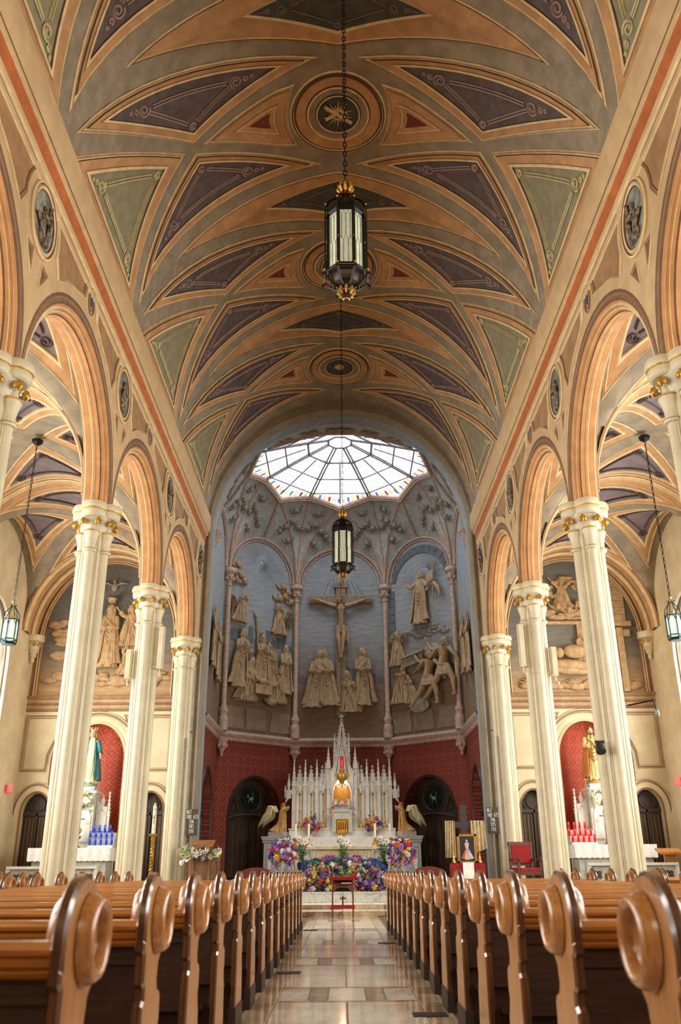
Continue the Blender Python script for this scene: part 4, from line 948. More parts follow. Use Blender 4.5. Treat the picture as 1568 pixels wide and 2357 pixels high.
for s, side, x0, x1 in ((-1, 'left', -3.72, -.70), (1, 'right', .745, 3.76)):
    p0 = None
    for k in range(NP):
        y = 2.36 + .965 * k + (-.19 if s > 0 else 0)
        lab = '%s honey oak pew from the camera along the %s side of the aisle' % (ordw[k], side) if k else 'nearest and largest honey oak pew with carved ring end, %s of the aisle' % side
        if p0 is None: p0 = make_pew(x0, x1, lab, 'nave pews %s of the aisle' % side); p0.location = (0, y, 0)
        else: dup(p0, (0, y, 0), label=lab)
    q0 = None
    for k in range(6, NP):
        y = 2.36 + .965 * k + .3
        lab = 'side aisle oak pew beyond the %s columns, only its rounded end tops in view' % side
        if q0 is None: q0 = make_pew(s * 6.2 - 1.25, s * 6.2 + 1.25, lab, 'side aisle pews on the %s' % side); q0.location = (0, y, 0)
        else: dup(q0, (0, y, 0))
# ================================================================ PRIE-DIEU
t = thing('prie_dieu', 'red padded wooden kneeler with a small cross, standing before the altar steps', 'kneeler', (0, 20.05, 0))
kw = M('kneeler_cherry_wood', (122, 62, 34), .4, rgb2=(90, 42, 22), stretch=(6, 6, 1))
for x in (-.22, .22):
    for yy in (0, .3): b = MB(); b.box((x, yy, .37), (.028, .03, .74)); b.build('leg', kw, t, angle=0)
b = MB(); b.box((0, .3, .55), (.44, .02, .25)) if False else None
b.box((0, .02, .6), (.46, .02, .03)); b.box((0, .16, .65), (.44, .3, .02)); b.box((0, .02, .22), (.46, .02, .04)); b.build('shelf', kw, t, angle=0)
b = MB(); b.box((0, .3, .68), (.44, .015, .12)); b.build('back_shade_sheet', M('kneeler_shadow_board', (70, 56, 52), .6), t, angle=0)  # dark sheet whose colour stands in for shade in the open back
b = MB()
for q in (-1, 1): b.prism([(q * .2, .6), (q * .2, .48), (q * .17, .5), (q * .15, .55), (q * .1, .58), (q * .08, .6)], lambda x, z, d: (x, d, z), 0, .025)
b.build('corner_bracket', kw, t, angle=0)
b = MB(); b.box((0, .03, .32), (.035, .02, .2)); b.box((0, .03, .37), (.12, .021, .035)); b.build('cross', kw, t, angle=0)
def cushion(b, c, d, r=.02, n=3):
    b.grid([[(c[0] + d[0] / 2 * x * (1 - .02 * abs(k)), c[1] + d[1] / 2 * y * (1 - .06 * abs(k)), c[2] + d[2] / 2 * k) for x, y in ((-.97, -1), (.97, -1), (1, -.9), (1, .9), (.97, 1), (-.97, 1), (-1, .9), (-1, -.9))] for k in (-1, -.4, .4, 1)], cv=True)
    for k in (-1, 1): b.q(*[(c[0] + d[0] / 2 * x * .96, c[1] + d[1] / 2 * y * .93, c[2] + d[2] / 2 * k) for x, y in ((-.97, -1), (.97, -1), (1, -.9), (1, .9), (.97, 1), (-.97, 1), (-1, .9), (-1, -.9))])
b = MB(); cushion(b, (0, .12, .765), (.52, .3, .07)); b.build('arm_cushion', red_v, t, angle=40)
b = MB(); cushion(b, (0, -.1, .21), (.52, .26, .06)); b.build('kneeling_cushion', red_v, t, angle=40)
b = MB(); b.box((.08, .14, .672), (.22, .15, .02)); o = b.build('booklet', white_cl, None, angle=0); o.location = (0, 20.05, 0); tag(o, 'white booklet lying on the shelf of the red kneeler', 'booklet')
# ================================================================ FIGURES
def head(b, c, r, look=0., ms=(0, 1), beard=False, tilt=0., veil=False, mi_hair=1):
    """head with face, ears and hair; faces -Y rotated by look about Z"""
    k = len(b.v); b.m = ms[0]
    b.ball((0, 0, 0), (r * .78, r * .88, r * 1.08), 12, 9); b.ball((0, -r * .35, -r * .62), (r * .5, r * .5, r * .42), 8, 6)
    b.ball((0, -r * .92, -r * .1), (r * .12, r * .18, r * .24), 6, 5); b.ball((0, -r * .8, -r * .5), (r * .26, r * .12, r * .07), 6, 4)
    for q in (-1, 1):
        b.ball((q * r * .3, -r * .76, r * .08), (r * .14, r * .1, r * .08), 6, 4); b.ball((q * r * .3, -r * .74, r * .27), (r * .22, r * .1, r * .05), 6, 4); b.ball((q * r * .78, 0, -r * .05), (r * .1, r * .16, r * .24), 5, 4)
    b.m = mi_hair
    b.ball((0, r * .14, r * .22), (r * .9, r * .92, r * .98), 12, 8)
    if beard: b.ball((0, -r * .55, -r * .85), (r * .42, r * .38, r * .5), 8, 6)
    for q in (-1, 1): b.tube([(q * r * .6, r * .05, r * .5), (q * r * .9, r * .1, -r * .2), (q * r * .8, r * .25, -r * 1.1)], [r * .3, r * .36, r * .2], 6)
    b.xf(Matrix.Translation(c) @ Matrix.Rotation(look, 4, 'Z') @ Matrix.Rotation(tilt, 4, 'X'), k)
def hand(b, p, d, s=.05, m=0):
    b.m = m; p = Vector(p); d = Vector(d).normalized(); u = d.orthogonal().normalized(); v = d.cross(u)
    b.tube([p, p + d * s * .6, p + d * s * 1.1], [s * .3, s * .48, s * .42], 6, flat=.6)
    for j in range(4):
        o = u * (j - 1.5) * s * .24; L_ = s * (.75, .9, .85, .65)[j]; b.tube([p + d * s + o, p + d * (s + L_ * .6) + o * 1.1, p + d * (s + L_) + o * 1.1 + v * s * .2], [s * .13, s * .11, s * .07], 5)
    b.tube([p + d * s * .35 - u * s * .4, p + d * s * .8 - u * s * .75, p + d * s * 1.15 - u * s * .8 + v * s * .15], [s * .15, s * .13, s * .08], 5)
def robe(b, secs, n=28, folds=9, amp=.07, ph=0.):
    """secs: (x,y,z,rx,ry); fold amplitude grows downwards"""
    m = len(secs)
    P = []
    for i, (x, y, z, rx, ry) in enumerate(secs):
        f = (1 - i / (m - 1)) ** .8; row = []
        for j in range(n):
            t = 2 * pi * j / n; k = 1 + amp * f * sin(folds * t + ph + i * .22) + amp * .5 * f * sin(folds * 2.3 * t + i * .5); row.append((x + rx * k * cos(t), y + ry * k * sin(t), z))
        P.append(row)
    b.grid(P, cv=True); b.q(*reversed(P[0])); b.q(*P[-1])
def figure(b, H, ms=(0, 1, 2, 3), sash=True, lean=0., arms=(), look=0., beard=False, mantle=True, kneel=False, seed=0, veil=False, tilt=0., sway=.0):
    """robed standing figure of height H facing -Y. materials: 0 skin 1 hair 2 robe 3 mantle"""
    h = H; sk, ha, ro, ma = ms
    if kneel:   # upright trunk on folded legs that trail behind
        b.m = ro; robe(b, [(0, .10 * h, .0, .22 * h, .26 * h), (0, .06 * h, .1 * h, .17 * h, .20 * h), (0, 0, .22 * h, .12 * h, .12 * h), (0, 0, .36 * h, .10 * h, .085 * h), (0, 0, .5 * h, .115 * h, .08 * h), (0, 0, .6 * h, .12 * h, .07 * h), (0, 0, .645 * h, .05 * h, .045 * h)], 28, 8, .08, seed)
        sh, hz_ = .59 * h, .745 * h; hr = .082 * h
    else:
        b.m = ro; robe(b, [(sway * h, 0, 0, .15 * h, .13 * h), (sway * h, 0, .02 * h, .145 * h, .125 * h), (sway * .8 * h, 0, .2 * h, .118 * h, .10 * h), (sway * .5 * h, 0, .4 * h, .108 * h, .085 * h), (.0, 0, .52 * h, .10 * h, .075 * h), (0, 0, .6 * h, .086 * h, .065 * h), (0, 0, .7 * h, .105 * h, .07 * h), (0, 0, .78 * h, .11 * h, .062 * h), (0, 0, .825 * h, .07 * h, .05 * h), (0, 0, .85 * h, .035 * h, .035 * h)], 30, 9, .09, seed)
        sh, hz_ = .785 * h, .92 * h; hr = .068 * h
        b.m = sk; b.ball((sway * h - .05 * h, -.12 * h, .015 * h), (.03 * h, .06 * h, .02 * h), 6, 4); b.ball((sway * h + .06 * h, -.12 * h, .015 * h), (.03 * h, .06 * h, .02 * h), 6, 4)
    if mantle:
        b.m = ma; n = 26; rows = []
        zt, zb_ = (.64 * h, .05 * h) if kneel else (.83 * h, .06 * h)
        for i in range(9):
            f = i / 8; z = zt + (zb_ - zt) * f; r = (.085 + .065 * min(1, f * 2.2) + (.06 * f if not kneel else .12 * f)) * h; rows.append([])
            for j in range(n):
                a = radians(-52 + 284 * j / (n - 1)); k = 1 + .09 * f * sin(7 * a + seed + i * .3); rows[-1].append((r * k * cos(a) * 1.0, r * k * sin(a) * .78 + .01 * h + (.1 * h * f if kneel else 0), z))
        b.grid(rows); rr = [[(p[0] * .93, p[1] * .93, p[2]) for p in r] for r in rows]; b.grid(rr, flip=True)
        b.tube([r[0] for r in rows], .012 * h, 5); b.tube([r[-1] for r in rows], .012 * h, 5)
        if sash: b.tube([(-.10 * h, -.03 * h, sh + .01 * h), (0, -.085 * h, sh - .08 * h), (.09 * h, -.08 * h, sh - .2 * h), (.11 * h, -.03 * h, sh - .3 * h)], [.02 * h, .03 * h, .035 * h, .03 * h], 6, flat=.6)
    rnd = random.Random(seed * 7 + 3)     # raised drapery folds running from waist or shoulder to the hem
    for j in range(16):
        a = radians(-175 + 170 * (j + rnd.random()) / 16); top = rnd.choice((.62, .5, .74, .4)) * (.75 if kneel else 1); tw = rnd.uniform(-.5, .5); P_ = []
        for i in range(7):
            f = i / 6; zz = top * (1 - f) + .015; base = (.2 if kneel else .135) * (.62 + .38 * f) if zz < .6 else .1; aa = a + tw * f * (1 - zz); P_.append(((base * cos(aa) + sway * f) * h, base * sin(aa) * (.95 if kneel else .84) * h, zz * h))
        b.m = ro if rnd.random() < .6 or not mantle or (abs(a + pi / 2) < .8 and not kneel) else ma; b.tube(P_, [.004 * h] + [rnd.uniform(.009, .017) * h] * 5 + [.012 * h], 5)
    if not kneel and mantle and sash:
        for j in range(4): b.m = ma; a = .25 + .12 * j; b.tube([(-.1 * h, -.05 * h, (.66 - .05 * j) * h), (0, -(.105 + .006 * j) * h, (.56 - .07 * j) * h), (.1 * h, -.06 * h, (.60 - .06 * j) * h)], [.008 * h, .018 * h, .01 * h], 5)
    b.m = sk; b.tube([(0, 0, sh + .03 * h), (0, 0, hz_ - .04 * h)], .032 * h, 8)
    head(b, (0, -.012 * h, hz_), hr, look, (sk, ha), beard, tilt, mi_hair=(ma if veil else ha))
    if veil: b.m = ma; b.tube([(0, .02 * h, hz_ + .03 * h), (0, .05 * h, sh + .05 * h), (0, .06 * h, sh - .12 * h)], [hr * 1.05, hr * 1.3, hr * 1.7], 10)
    for (q, el, hd) in arms:   # q side, elbow and hand offsets (fractions of h)
        S0 = Vector((q * .105 * h, 0, sh)); E_ = Vector((el[0] * h, el[1] * h, el[2] * h)); H_ = Vector((hd[0] * h, hd[1] * h, hd[2] * h))
        b.m = ma if mantle and q > 0 else ro; b.tube([S0, S0.lerp(E_, .5), E_, E_.lerp(H_, .6)], [.042 * h, .045 * h, .042 * h, .05 * h], 8)
        b.m = sk; b.tube([E_, H_], [.024 * h, .017 * h], 6); hand(b, H_, H_ - E_, .045 * h, sk)
def relief(name, parent, fn, x, z, H, flip=False, depth=.55, mats=None, bend=0., **kw):
    """high-relief figure set on a mural: the full figure squeezed towards its wall"""
    b = MB(); figure(b, H, ms=(0, 0, 0, 0), **kw)
    out = []
    for v in b.v:
        xx = -v[0] if flip else v[0]; hh_ = v[2] / H; fl = 1 + .28 * max(0, .22 - hh_) / .22
        out.append(fn(x + xx * .86 * fl + bend * H * max(0, hh_) ** 1.7, z + v[2], .02 + (-v[1] + .13 * H) * depth))
    b.v = out; o = b.build(name, mats or relief_m, parent, angle=60); fixnormals(o); return o
PR = ((1, (.13, -.08, .66), (.03, -.16, .72)), (-1, (-.13, -.08, .66), (-.03, -.16, .72)))      # praying
FO_ = ((1, (.14, -.07, .62), (-.02, -.14, .62)), (-1, (-.14, -.07, .62), (.02, -.14, .6)))       # folded
OPn = ((1, (.2, -.05, .68), (.32, -.08, .74)), (-1, (-.2, -.05, .68), (-.33, -.08, .8)))         # open
DN = ((1, (.15, -.03, .6), (.17, -.08, .46)), (-1, (-.15, -.03, .6), (-.17, -.08, .46)))
def wing(b, x0, z0, L_, q, m=0, y=0.05, up=.5):
    b.m = m
    for j in range(7):
        t = j / 6; a = radians(60 - 100 * t) if up > 0 else radians(-20 - 50 * t)
        b.tube([(x0, y, z0), (x0 + q * L_ * .45 * cos(a), y + .02, z0 + L_ * .35 * sin(a) + L_ * .12), (x0 + q * L_ * (.95 - .35 * t) * cos(a - .3), y + .03, z0 + L_ * (.9 - .2 * t) * sin(a - .45))], [L_ * .07, L_ * .09, L_ * .015], 6, flat=.35)
def relief_b(name, parent, fn, builder, mats=None, depth=1.):
    b = MB(); builder(b); b.v = [fn(v[0], v[2], max(.0, -v[1] * depth)) for v in b.v]; o = b.build(name, mats or relief_m, parent, angle=60); fixnormals(o); return o
# --- central mural: cross and mourners (facet x 0..3.32, centre 1.66)
fn = FN[2]; W = apse_w[2]
cross_m = M('relief_cross_wood', (150, 126, 98), .8, rgb2=(116, 96, 76), vs=6, stretch=(5, 5, 1))
b = MB()
for (cx, cz, sx, sz, dd) in ((1.66, 8.2, .33, 4.75, .14), (1.66, 9.98, 2.3, .27, .16), (1.66, 10.52, .5, .17, .17)):
    b.box((cx, -dd / 2, cz), (sx, dd, sz))
b.v = [fn(v[0], v[2], -v[1]) for v in b.v]; cr = b.build('relief_cross', cross_m, W, angle=0)
b = MB(); letters(b, 'INRI', lambda x, z: fn(1.52 + x, 10.475 + z, .172), .09, .008); b.build('cross_lettering', M('umber_lettering', (70, 52, 40), .8), cr)
def christ(b):
    c = 1.66; y = -.24
    b.tube([(c, y, 9.78), (c, y - .02, 9.6), (c + .01, y, 9.4), (c + .02, y, 9.15), (c, y, 8.98), (c, y, 8.85)], [.13, .2, .165, .14, .16, .15], 12, flat=.62)
    for q in (-1, 1):
        b.tube([(c + q * .15, y, 9.72), (c + q * .3, y, 9.74), (c + q * .55, y, 9.83), (c + q * .82, y, 9.94), (c + q * .98, y, 9.98)], [.08, .075, .06, .045, .03], 8)
        hand(b, (c + q * .96, y, 9.97), (q, 0, .1), .09)
        b.tube([(c + q * .08, y, 8.9), (c + q * .1, y - .03, 8.6), (c + q * .07, y - .06, 8.38), (c + q * .05, y - .02, 8.1), (c + q * .02, y - .03, 7.93)], [.1, .095, .07, .06, .035], 8)
        b.tube([(c + q * .02, y - .03, 7.93), (c + q * .02, y - .1, 7.8)], [.035, .03], 6)
        b.ball((c + q * .07, y - .12, 9.6), (.08, .03, .05), 8, 5)
    head(b, (c - .03, y - .1, 9.93), .12, .25, (0, 0), True, .35, mi_hair=0); b.m = 0
    for j in range(12): a = 2 * pi * j / 12; b.ball((c - .03 + .11 * cos(a), y - .1 + .11 * sin(a), 10.01 + .02 * (j % 2)), .025, 5, 4)
    robe(b, [(c, y, 8.72, .17, .13), (c, y, 8.82, .175, .135), (c, y, 8.92, .17, .13), (c, y, 8.99, .16, .11)], 20, 7, .08); b.tube([(c + .16, y, 8.95), (c + .25, y, 8.75), (c + .24, y, 8.45), (c + .28, y, 8.3)], [.04, .07, .06, .02], 6)
relief_b('crucified_figure', W, fn, christ)
relief('mourning_figure', W, fn, .72, 6.1, 2.02, look=.7, tilt=.25, bend=.10, arms=FO_, veil=True, seed=1, sway=-.04)
relief('mourning_figure', W, fn, 1.2, 6.15, 1.98, look=-.8, tilt=.2, bend=-.08, arms=FO_, veil=True, seed=2.5, sway=.05)
relief('kneeling_mourner', W, fn, 2.0, 5.92, 1.75, flip=True, kneel=True, bend=-.12, tilt=.4, look=-.5, arms=((1, (.12, -.1, .5), (.05, -.16, .6)), (-1, (-.12, -.1, .5), (-.06, -.16, .62))), veil=True, seed=4)
relief('standing_mourner', W, fn, 2.5, 6.15, 2.06, flip=True, look=.5, bend=-.06, tilt=-.35, veil=True, arms=FO_, seed=5, sway=.05, beard=False)
def rays(cx, cz, n, r0, r1, a0, a1, seed=1, w_=.012):
    def f(b):
        random.seed(seed)
        for j in range(n):
            a = radians(a0 + (a1 - a0) * j / max(1, n - 1)); l = r1 * random.uniform(.7, 1); b.tube([(cx + r0 * cos(a), -.004, cz + r0 * sin(a)), (cx + l * cos(a), -.004, cz + l * sin(a))], [w_, w_ * .4], 3)
    return f
ray_m = M('mural_pale_ray_paint', (150, 158, 166), .85); ray_d = M('mural_side_ray_paint', (122, 118, 108), .85)
def centre_rays(b):
    for j in range(9): x = .85 + j * .2; b.tube([(1.66 + (x - 1.66) * .6, -.004, 10.8), (x, -.004, 10.25)], [.02, .03], 3)
relief_b('light_ray', W, fn, centre_rays, ray_m)
def city(x0, x1, z0, n, seed):
    def f(b):
        random.seed(seed)
        for j in range(n):
            x = x0 + (x1 - x0) * (j + .5) / n; hh = random.uniform(.15, .6); w_ = (x1 - x0) / n * .8; b.box((x, -.008, z0 + hh / 2), (w_, .016, hh))
            if j % 2: b.ball((x, -.008, z0 + hh), (w_ * .4, .02, w_ * .45), 8, 5)
    return f
city_m = M('mural_slate_city_paint', (96, 102, 108), .85, vs=6)
relief_b('painted_city', W, fn, city(.15, 3.15, 7.0, 13, 4), city_m)
# --- left diagonal: nativity with angels under a star
fn = FN[1]; W = apse_w[1]
relief_b('star_ray', W, fn, rays(1.5, 11.05, 56, .13, 1.35, 0, 360, 2, .014), ray_m)
relief_b('star', W, fn, lambda b: ([b.tube([(1.5, -.01, 11.05), (1.5 + .12 * cos(a), -.01, 11.05 + .12 * sin(a))], [.03, .004], 4) for a in [2 * pi * j / 8 for j in range(8)]]), M('star_white', (205, 210, 214), .7))
for (x, z, hh, q) in ((.62, 8.72, 1.25, 1), (2.35, 8.55, 1.35, -1)):
    relief('angel_relief', W, fn, x, z, hh, flip=q < 0, kneel=True, bend=.14 * q,  look=.5, arms=PR, seed=x)
    relief_b('angel_wing', W, fn, lambda b: wing(b, x - q * .1, z + hh * .45, .75, -q, 0, -.08), relief_m)
random.seed(8)
def cherubcloud(pts):
    def f(b):
        for x, z in pts:
            k = len(b.v); head(b, (x, -.1, z), .1, random.uniform(-.6, .6), (0, 0), mi_hair=0); 
            for q in (-1, 1): b.m = 0; b.tube([(x + q * .06, -.04, z - .08), (x + q * .2, -.04, z), (x + q * .27, -.03, z + .1)], [.04, .05, .01], 5)
    return f
relief_b('cherub_cluster', W, fn, cherubcloud([(.42, 10.75), (.35, 10.5), (.55, 10.4), (.4, 10.2), (.72, 10.2), (2.45, 10.35), (2.7, 10.2), (2.55, 10.0), (2.85, 9.85), (2.3, 9.9)]))
relief('bearded_figure', W, fn, .62, 6.5, 2.0, look=.5, bend=.07, tilt=.2, arms=PR, beard=True, seed=1.3)
relief('seated_mother_figure', W, fn, .98, 6.08, 1.8, kneel=True, bend=.15, tilt=.3, look=.6, arms=((1, (.14, -.1, .45), (.2, -.16, .38)), (-1, (-.13, -.1, .45), (.05, -.18, .4))), veil=True, seed=2.2)
def baby(b): b.tube([(1.3, -.35, 6.75), (1.5, -.38, 6.78), (1.72, -.35, 6.72)], [.09, .11, .05], 8); b.ball((1.24, -.37, 6.82), .085, 8, 6); b.box((1.5, -.25, 6.5), (.7, .3, .3)); b.tube([(1.1, -.2, 6.6), (1.5, -.36, 6.62), (1.95, -.2, 6.62)], [.06, .1, .06], 6)
relief_b('infant_in_manger', W, fn, baby)
relief('shepherd_figure', W, fn, 1.58, 6.55, 1.9, look=-.3, arms=PR, beard=True, seed=3.2)
relief('shepherd_figure', W, fn, 2.05, 6.7, 1.5, look=-.6, bend=-.12, arms=FO_, seed=4.2)
relief('shepherd_figure', W, fn, 2.6, 6.5, 1.75, flip=True, look=.5, arms=FO_, beard=True, seed=5.4)
relief('kneeling_shepherd', W, fn, 2.35, 6.15, 1.55, flip=True, kneel=True, bend=-.18, look=.3, arms=PR, seed=6)
def beasts(b):
    b.ball((1.0, -.15, 7.75), (.2, .12, .12), 8, 6); b.tube([(.9, -.2, 7.8), (.78, -.25, 7.7)], [.09, .06], 6); b.ball((1.95, -.22, 6.15), (.22, .1, .12), 8, 6); b.ball((1.72, -.26, 6.2), (.08, .07, .08), 6, 5)
    b.tube([(1.4, -.05, 6.9), (1.42, -.06, 8.2), (1.35, -.05, 9.0), (1.2, -.05, 9.2)], [.05, .05, .04, .02], 6)
relief_b('animal_relief', W, fn, beasts)
relief_b('painted_city', W, fn, city(.3, 3.0, 8.1, 11, 9), city_m)
# --- right diagonal: risen figure above fleeing soldiers
fn = FN[3]; W = apse_w[3]
relief_b('light_ray', W, fn, rays(1.7, 10.5, 44, .35, 1.15, -10, 190, 3, .014), ray_m)
relief('risen_figure', W, fn, 1.6, 8.75, 1.95, look=-.2, bend=.05, arms=OPn, beard=True, seed=2.0, tilt=-.1)
def banner(b): b.tube([(2.22, -.2, 8.7), (2.3, -.2, 10.9)], .02, 5); b.tube([(2.15, -.2, 10.75), (2.45, -.2, 10.76)], .02, 5); b.grid([[(2.28 - .32 * t + .05 * sin(6 * z), -.2 - .03 * sin(9 * t + z * 4), 10.65 - z * .5 - .3 * t) for t in (0, .33, .66, 1)] for z in (0, .3, .6, 1.)]); b.tube([(2.3, -.2, 10.1), (2.5, -.22, 9.9), (2.55, -.22, 9.6)], [.08, .1, .02], 6)
relief_b('banner', W, fn, banner)
def cloud(pts, r):
    def f(b):
        random.seed(4)
        for x, z in pts:
            for _ in range(7):
                k = random.uniform(.28, .6); b.ball((x + random.uniform(-.9, .9) * r, -.0, z + random.uniform(-.35, .35) * r), (1.5 * k * r, .05 + .06 * k, .7 * k * r), 9, 6)
    return f
cloud_m = M('mural_cloud_plaster', (150, 148, 146), .85, vs=8, rgb2=(116, 112, 106))
relief_b('cloud', W, fn, cloud([(1.1 + .17 * i, 8.62 - .1 * (i % 3)) for i in range(9)], .18), cloud_m)
relief('seated_angel', W, fn, .52, 7.45, 1.5, kneel=True, look=.6, arms=PR, seed=1)
relief_b('angel_wing', W, fn, lambda b: (wing(b, .35, 8.3, .55, -1, 0, -.1), wing(b, .65, 8.35, .5, 1, 0, -.1)), relief_m)
def soldier(x, z, H, dx, look):
    def f(b):
        y = -.3; hip = Vector((x, y, z + .52 * H)); sh = Vector((x + dx * .3, y, z + .82 * H))
        b.tube([hip, hip.lerp(sh, .5), sh], [.12 * H, .1 * H, .13 * H], 10, flat=.7); head(b, tuple(sh + Vector((dx * .12, 0, .13 * H))), .07 * H, look, (0, 0), True, mi_hair=0); b.m = 0
        robe(b, [(hip.x, y, hip.z - .17 * H, .17 * H, .12 * H), (hip.x, y, hip.z - .08 * H, .14 * H, .11 * H), (hip.x, y, hip.z + .03 * H, .11 * H, .09 * H)], 18, 6, .1)
        for q, (kx, fx) in ((-1, (-.16, -.42)), (1, (.2, .2))): b.tube([hip + Vector((q * .05 * H, 0, 0)), (x + kx * H, y - .05, z + .27 * H), (x + fx * H, y, z + .03 * H)], [.075 * H, .055 * H, .03 * H], 8); b.ball((x + fx * H - .03, y, z + .02 * H), (.06 * H, .03, .025 * H), 6, 4)
        b.tube([sh + Vector((-.1 * H, 0, 0)), sh + Vector((-.27 * H, -.03, .02 * H)), sh + Vector((-.36 * H, 0, .16 * H))], [.045 * H, .035 * H, .025 * H], 7); hand(b, tuple(sh + Vector((-.36 * H, 0, .16 * H))), (-.3, 0, 1), .06 * H)
        b.tube([sh + Vector((.1 * H, 0, 0)), sh + Vector((.24 * H, -.03, -.14 * H)), sh + Vector((.3 * H, 0, -.28 * H))], [.045 * H, .035 * H, .025 * H], 7); hand(b, tuple(sh + Vector((.3 * H, 0, -.28 * H))), (.2, 0, -1), .06 * H)
        b.tube([sh, sh + Vector((-.1 * H, .03, .02)), sh + Vector((-.42 * H, .05, -.18 * H))], [.06 * H, .12 * H, .02], 7, flat=.4)
    return f
relief_b('soldier_relief', W, fn, soldier(2.62, 6.15, 1.9, .15, -.3)); relief_b('soldier_relief', W, fn, soldier(1.95, 5.95, 1.75, .4, .5))
relief('crouching_soldier', W, fn, .55, 6.15, 1.6, kneel=True, bend=.22, look=-.5, arms=FO_, seed=3, tilt=.4)
relief('crouching_soldier', W, fn, 1.1, 6.1, 1.2, flip=True, kneel=True, bend=-.2, look=.5, arms=FO_, seed=5, tilt=.3)
def shields(b):
    for (x, z, rx, rz) in ((2.1, 7.75, .4, .26), (1.45, 5.98, .4, .22)):
        b.lathe([(.02, .0), (.6, -.02), (.9, .02), (1, .08), (.95, .1), (.02, .12)], 24); k = len(b.v) - 24 * 6
        for i in range(k, len(b.v)): v = b.v[i]; b.v[i] = (x + v[0] * rx, -.12 - v[2] * .6, z + v[1] * rz)
    b.tube([(.35, -.1, 6.9), (1.6, -.1, 7.0)], .018, 4); b.tube([(.75, -.1, 5.65), (1.2, -.12, 6.05)], .018, 4); b.box((1.25, -.12, 7.55), (.9, .2, .3), ry=-.15); b.box((1.3, -.2, 7.72), (1.0, .3, .06), ry=-.15)
relief_b('shield_and_tomb', W, fn, shields, relief_d)
stone_r = M('mural_ashlar_paint', (100, 104, 108), .85, vs=5)
def ashlar(b):
    for j in range(11):
        a = radians(18 + 14 * j) ; b.box((1.55 + 1.28 * cos(a), -.015, 10.2 + 1.35 * sin(a)), (.3, .03, .3), ry=-a)
    for j in range(7): b.box((.27, -.015, 8.3 + .3 * j), (.26, .03, .27))
relief_b('stone_jamb', W, fn, ashlar, stone_r)
# stepped painted blocks along the foot of the three murals
for i in (1, 3):
    def blk(b):
        for j, (x, w_) in enumerate(((.55, .86), (1.5, .86), (2.55, 1.0))): b.prism([(x - w_ / 2, 5.2), (x + w_ / 2, 5.2), (x + w_ / 2 - .03 - .04 * j, 5.86), (x - w_ / 2 + .1 * (j - 1), 5.9)], lambda u, v, d: (u, d, v), -.03, 0)
    relief_b('stone_block', apse_w[i], FN[i], blk, M('mural_block_paint', (138, 120, 98), .85, vs=4))
for i in (0, 4):
    relief('side_wall_figure', apse_w[i], FN[i], 1.2, 6.6, 1.9, look=.3, arms=FO_, seed=i + 1, depth=.3); relief('side_wall_figure', apse_w[i], FN[i], 2.3, 6.4, 1.9, look=-.3, arms=PR, seed=i + 2, beard=True, depth=.3)
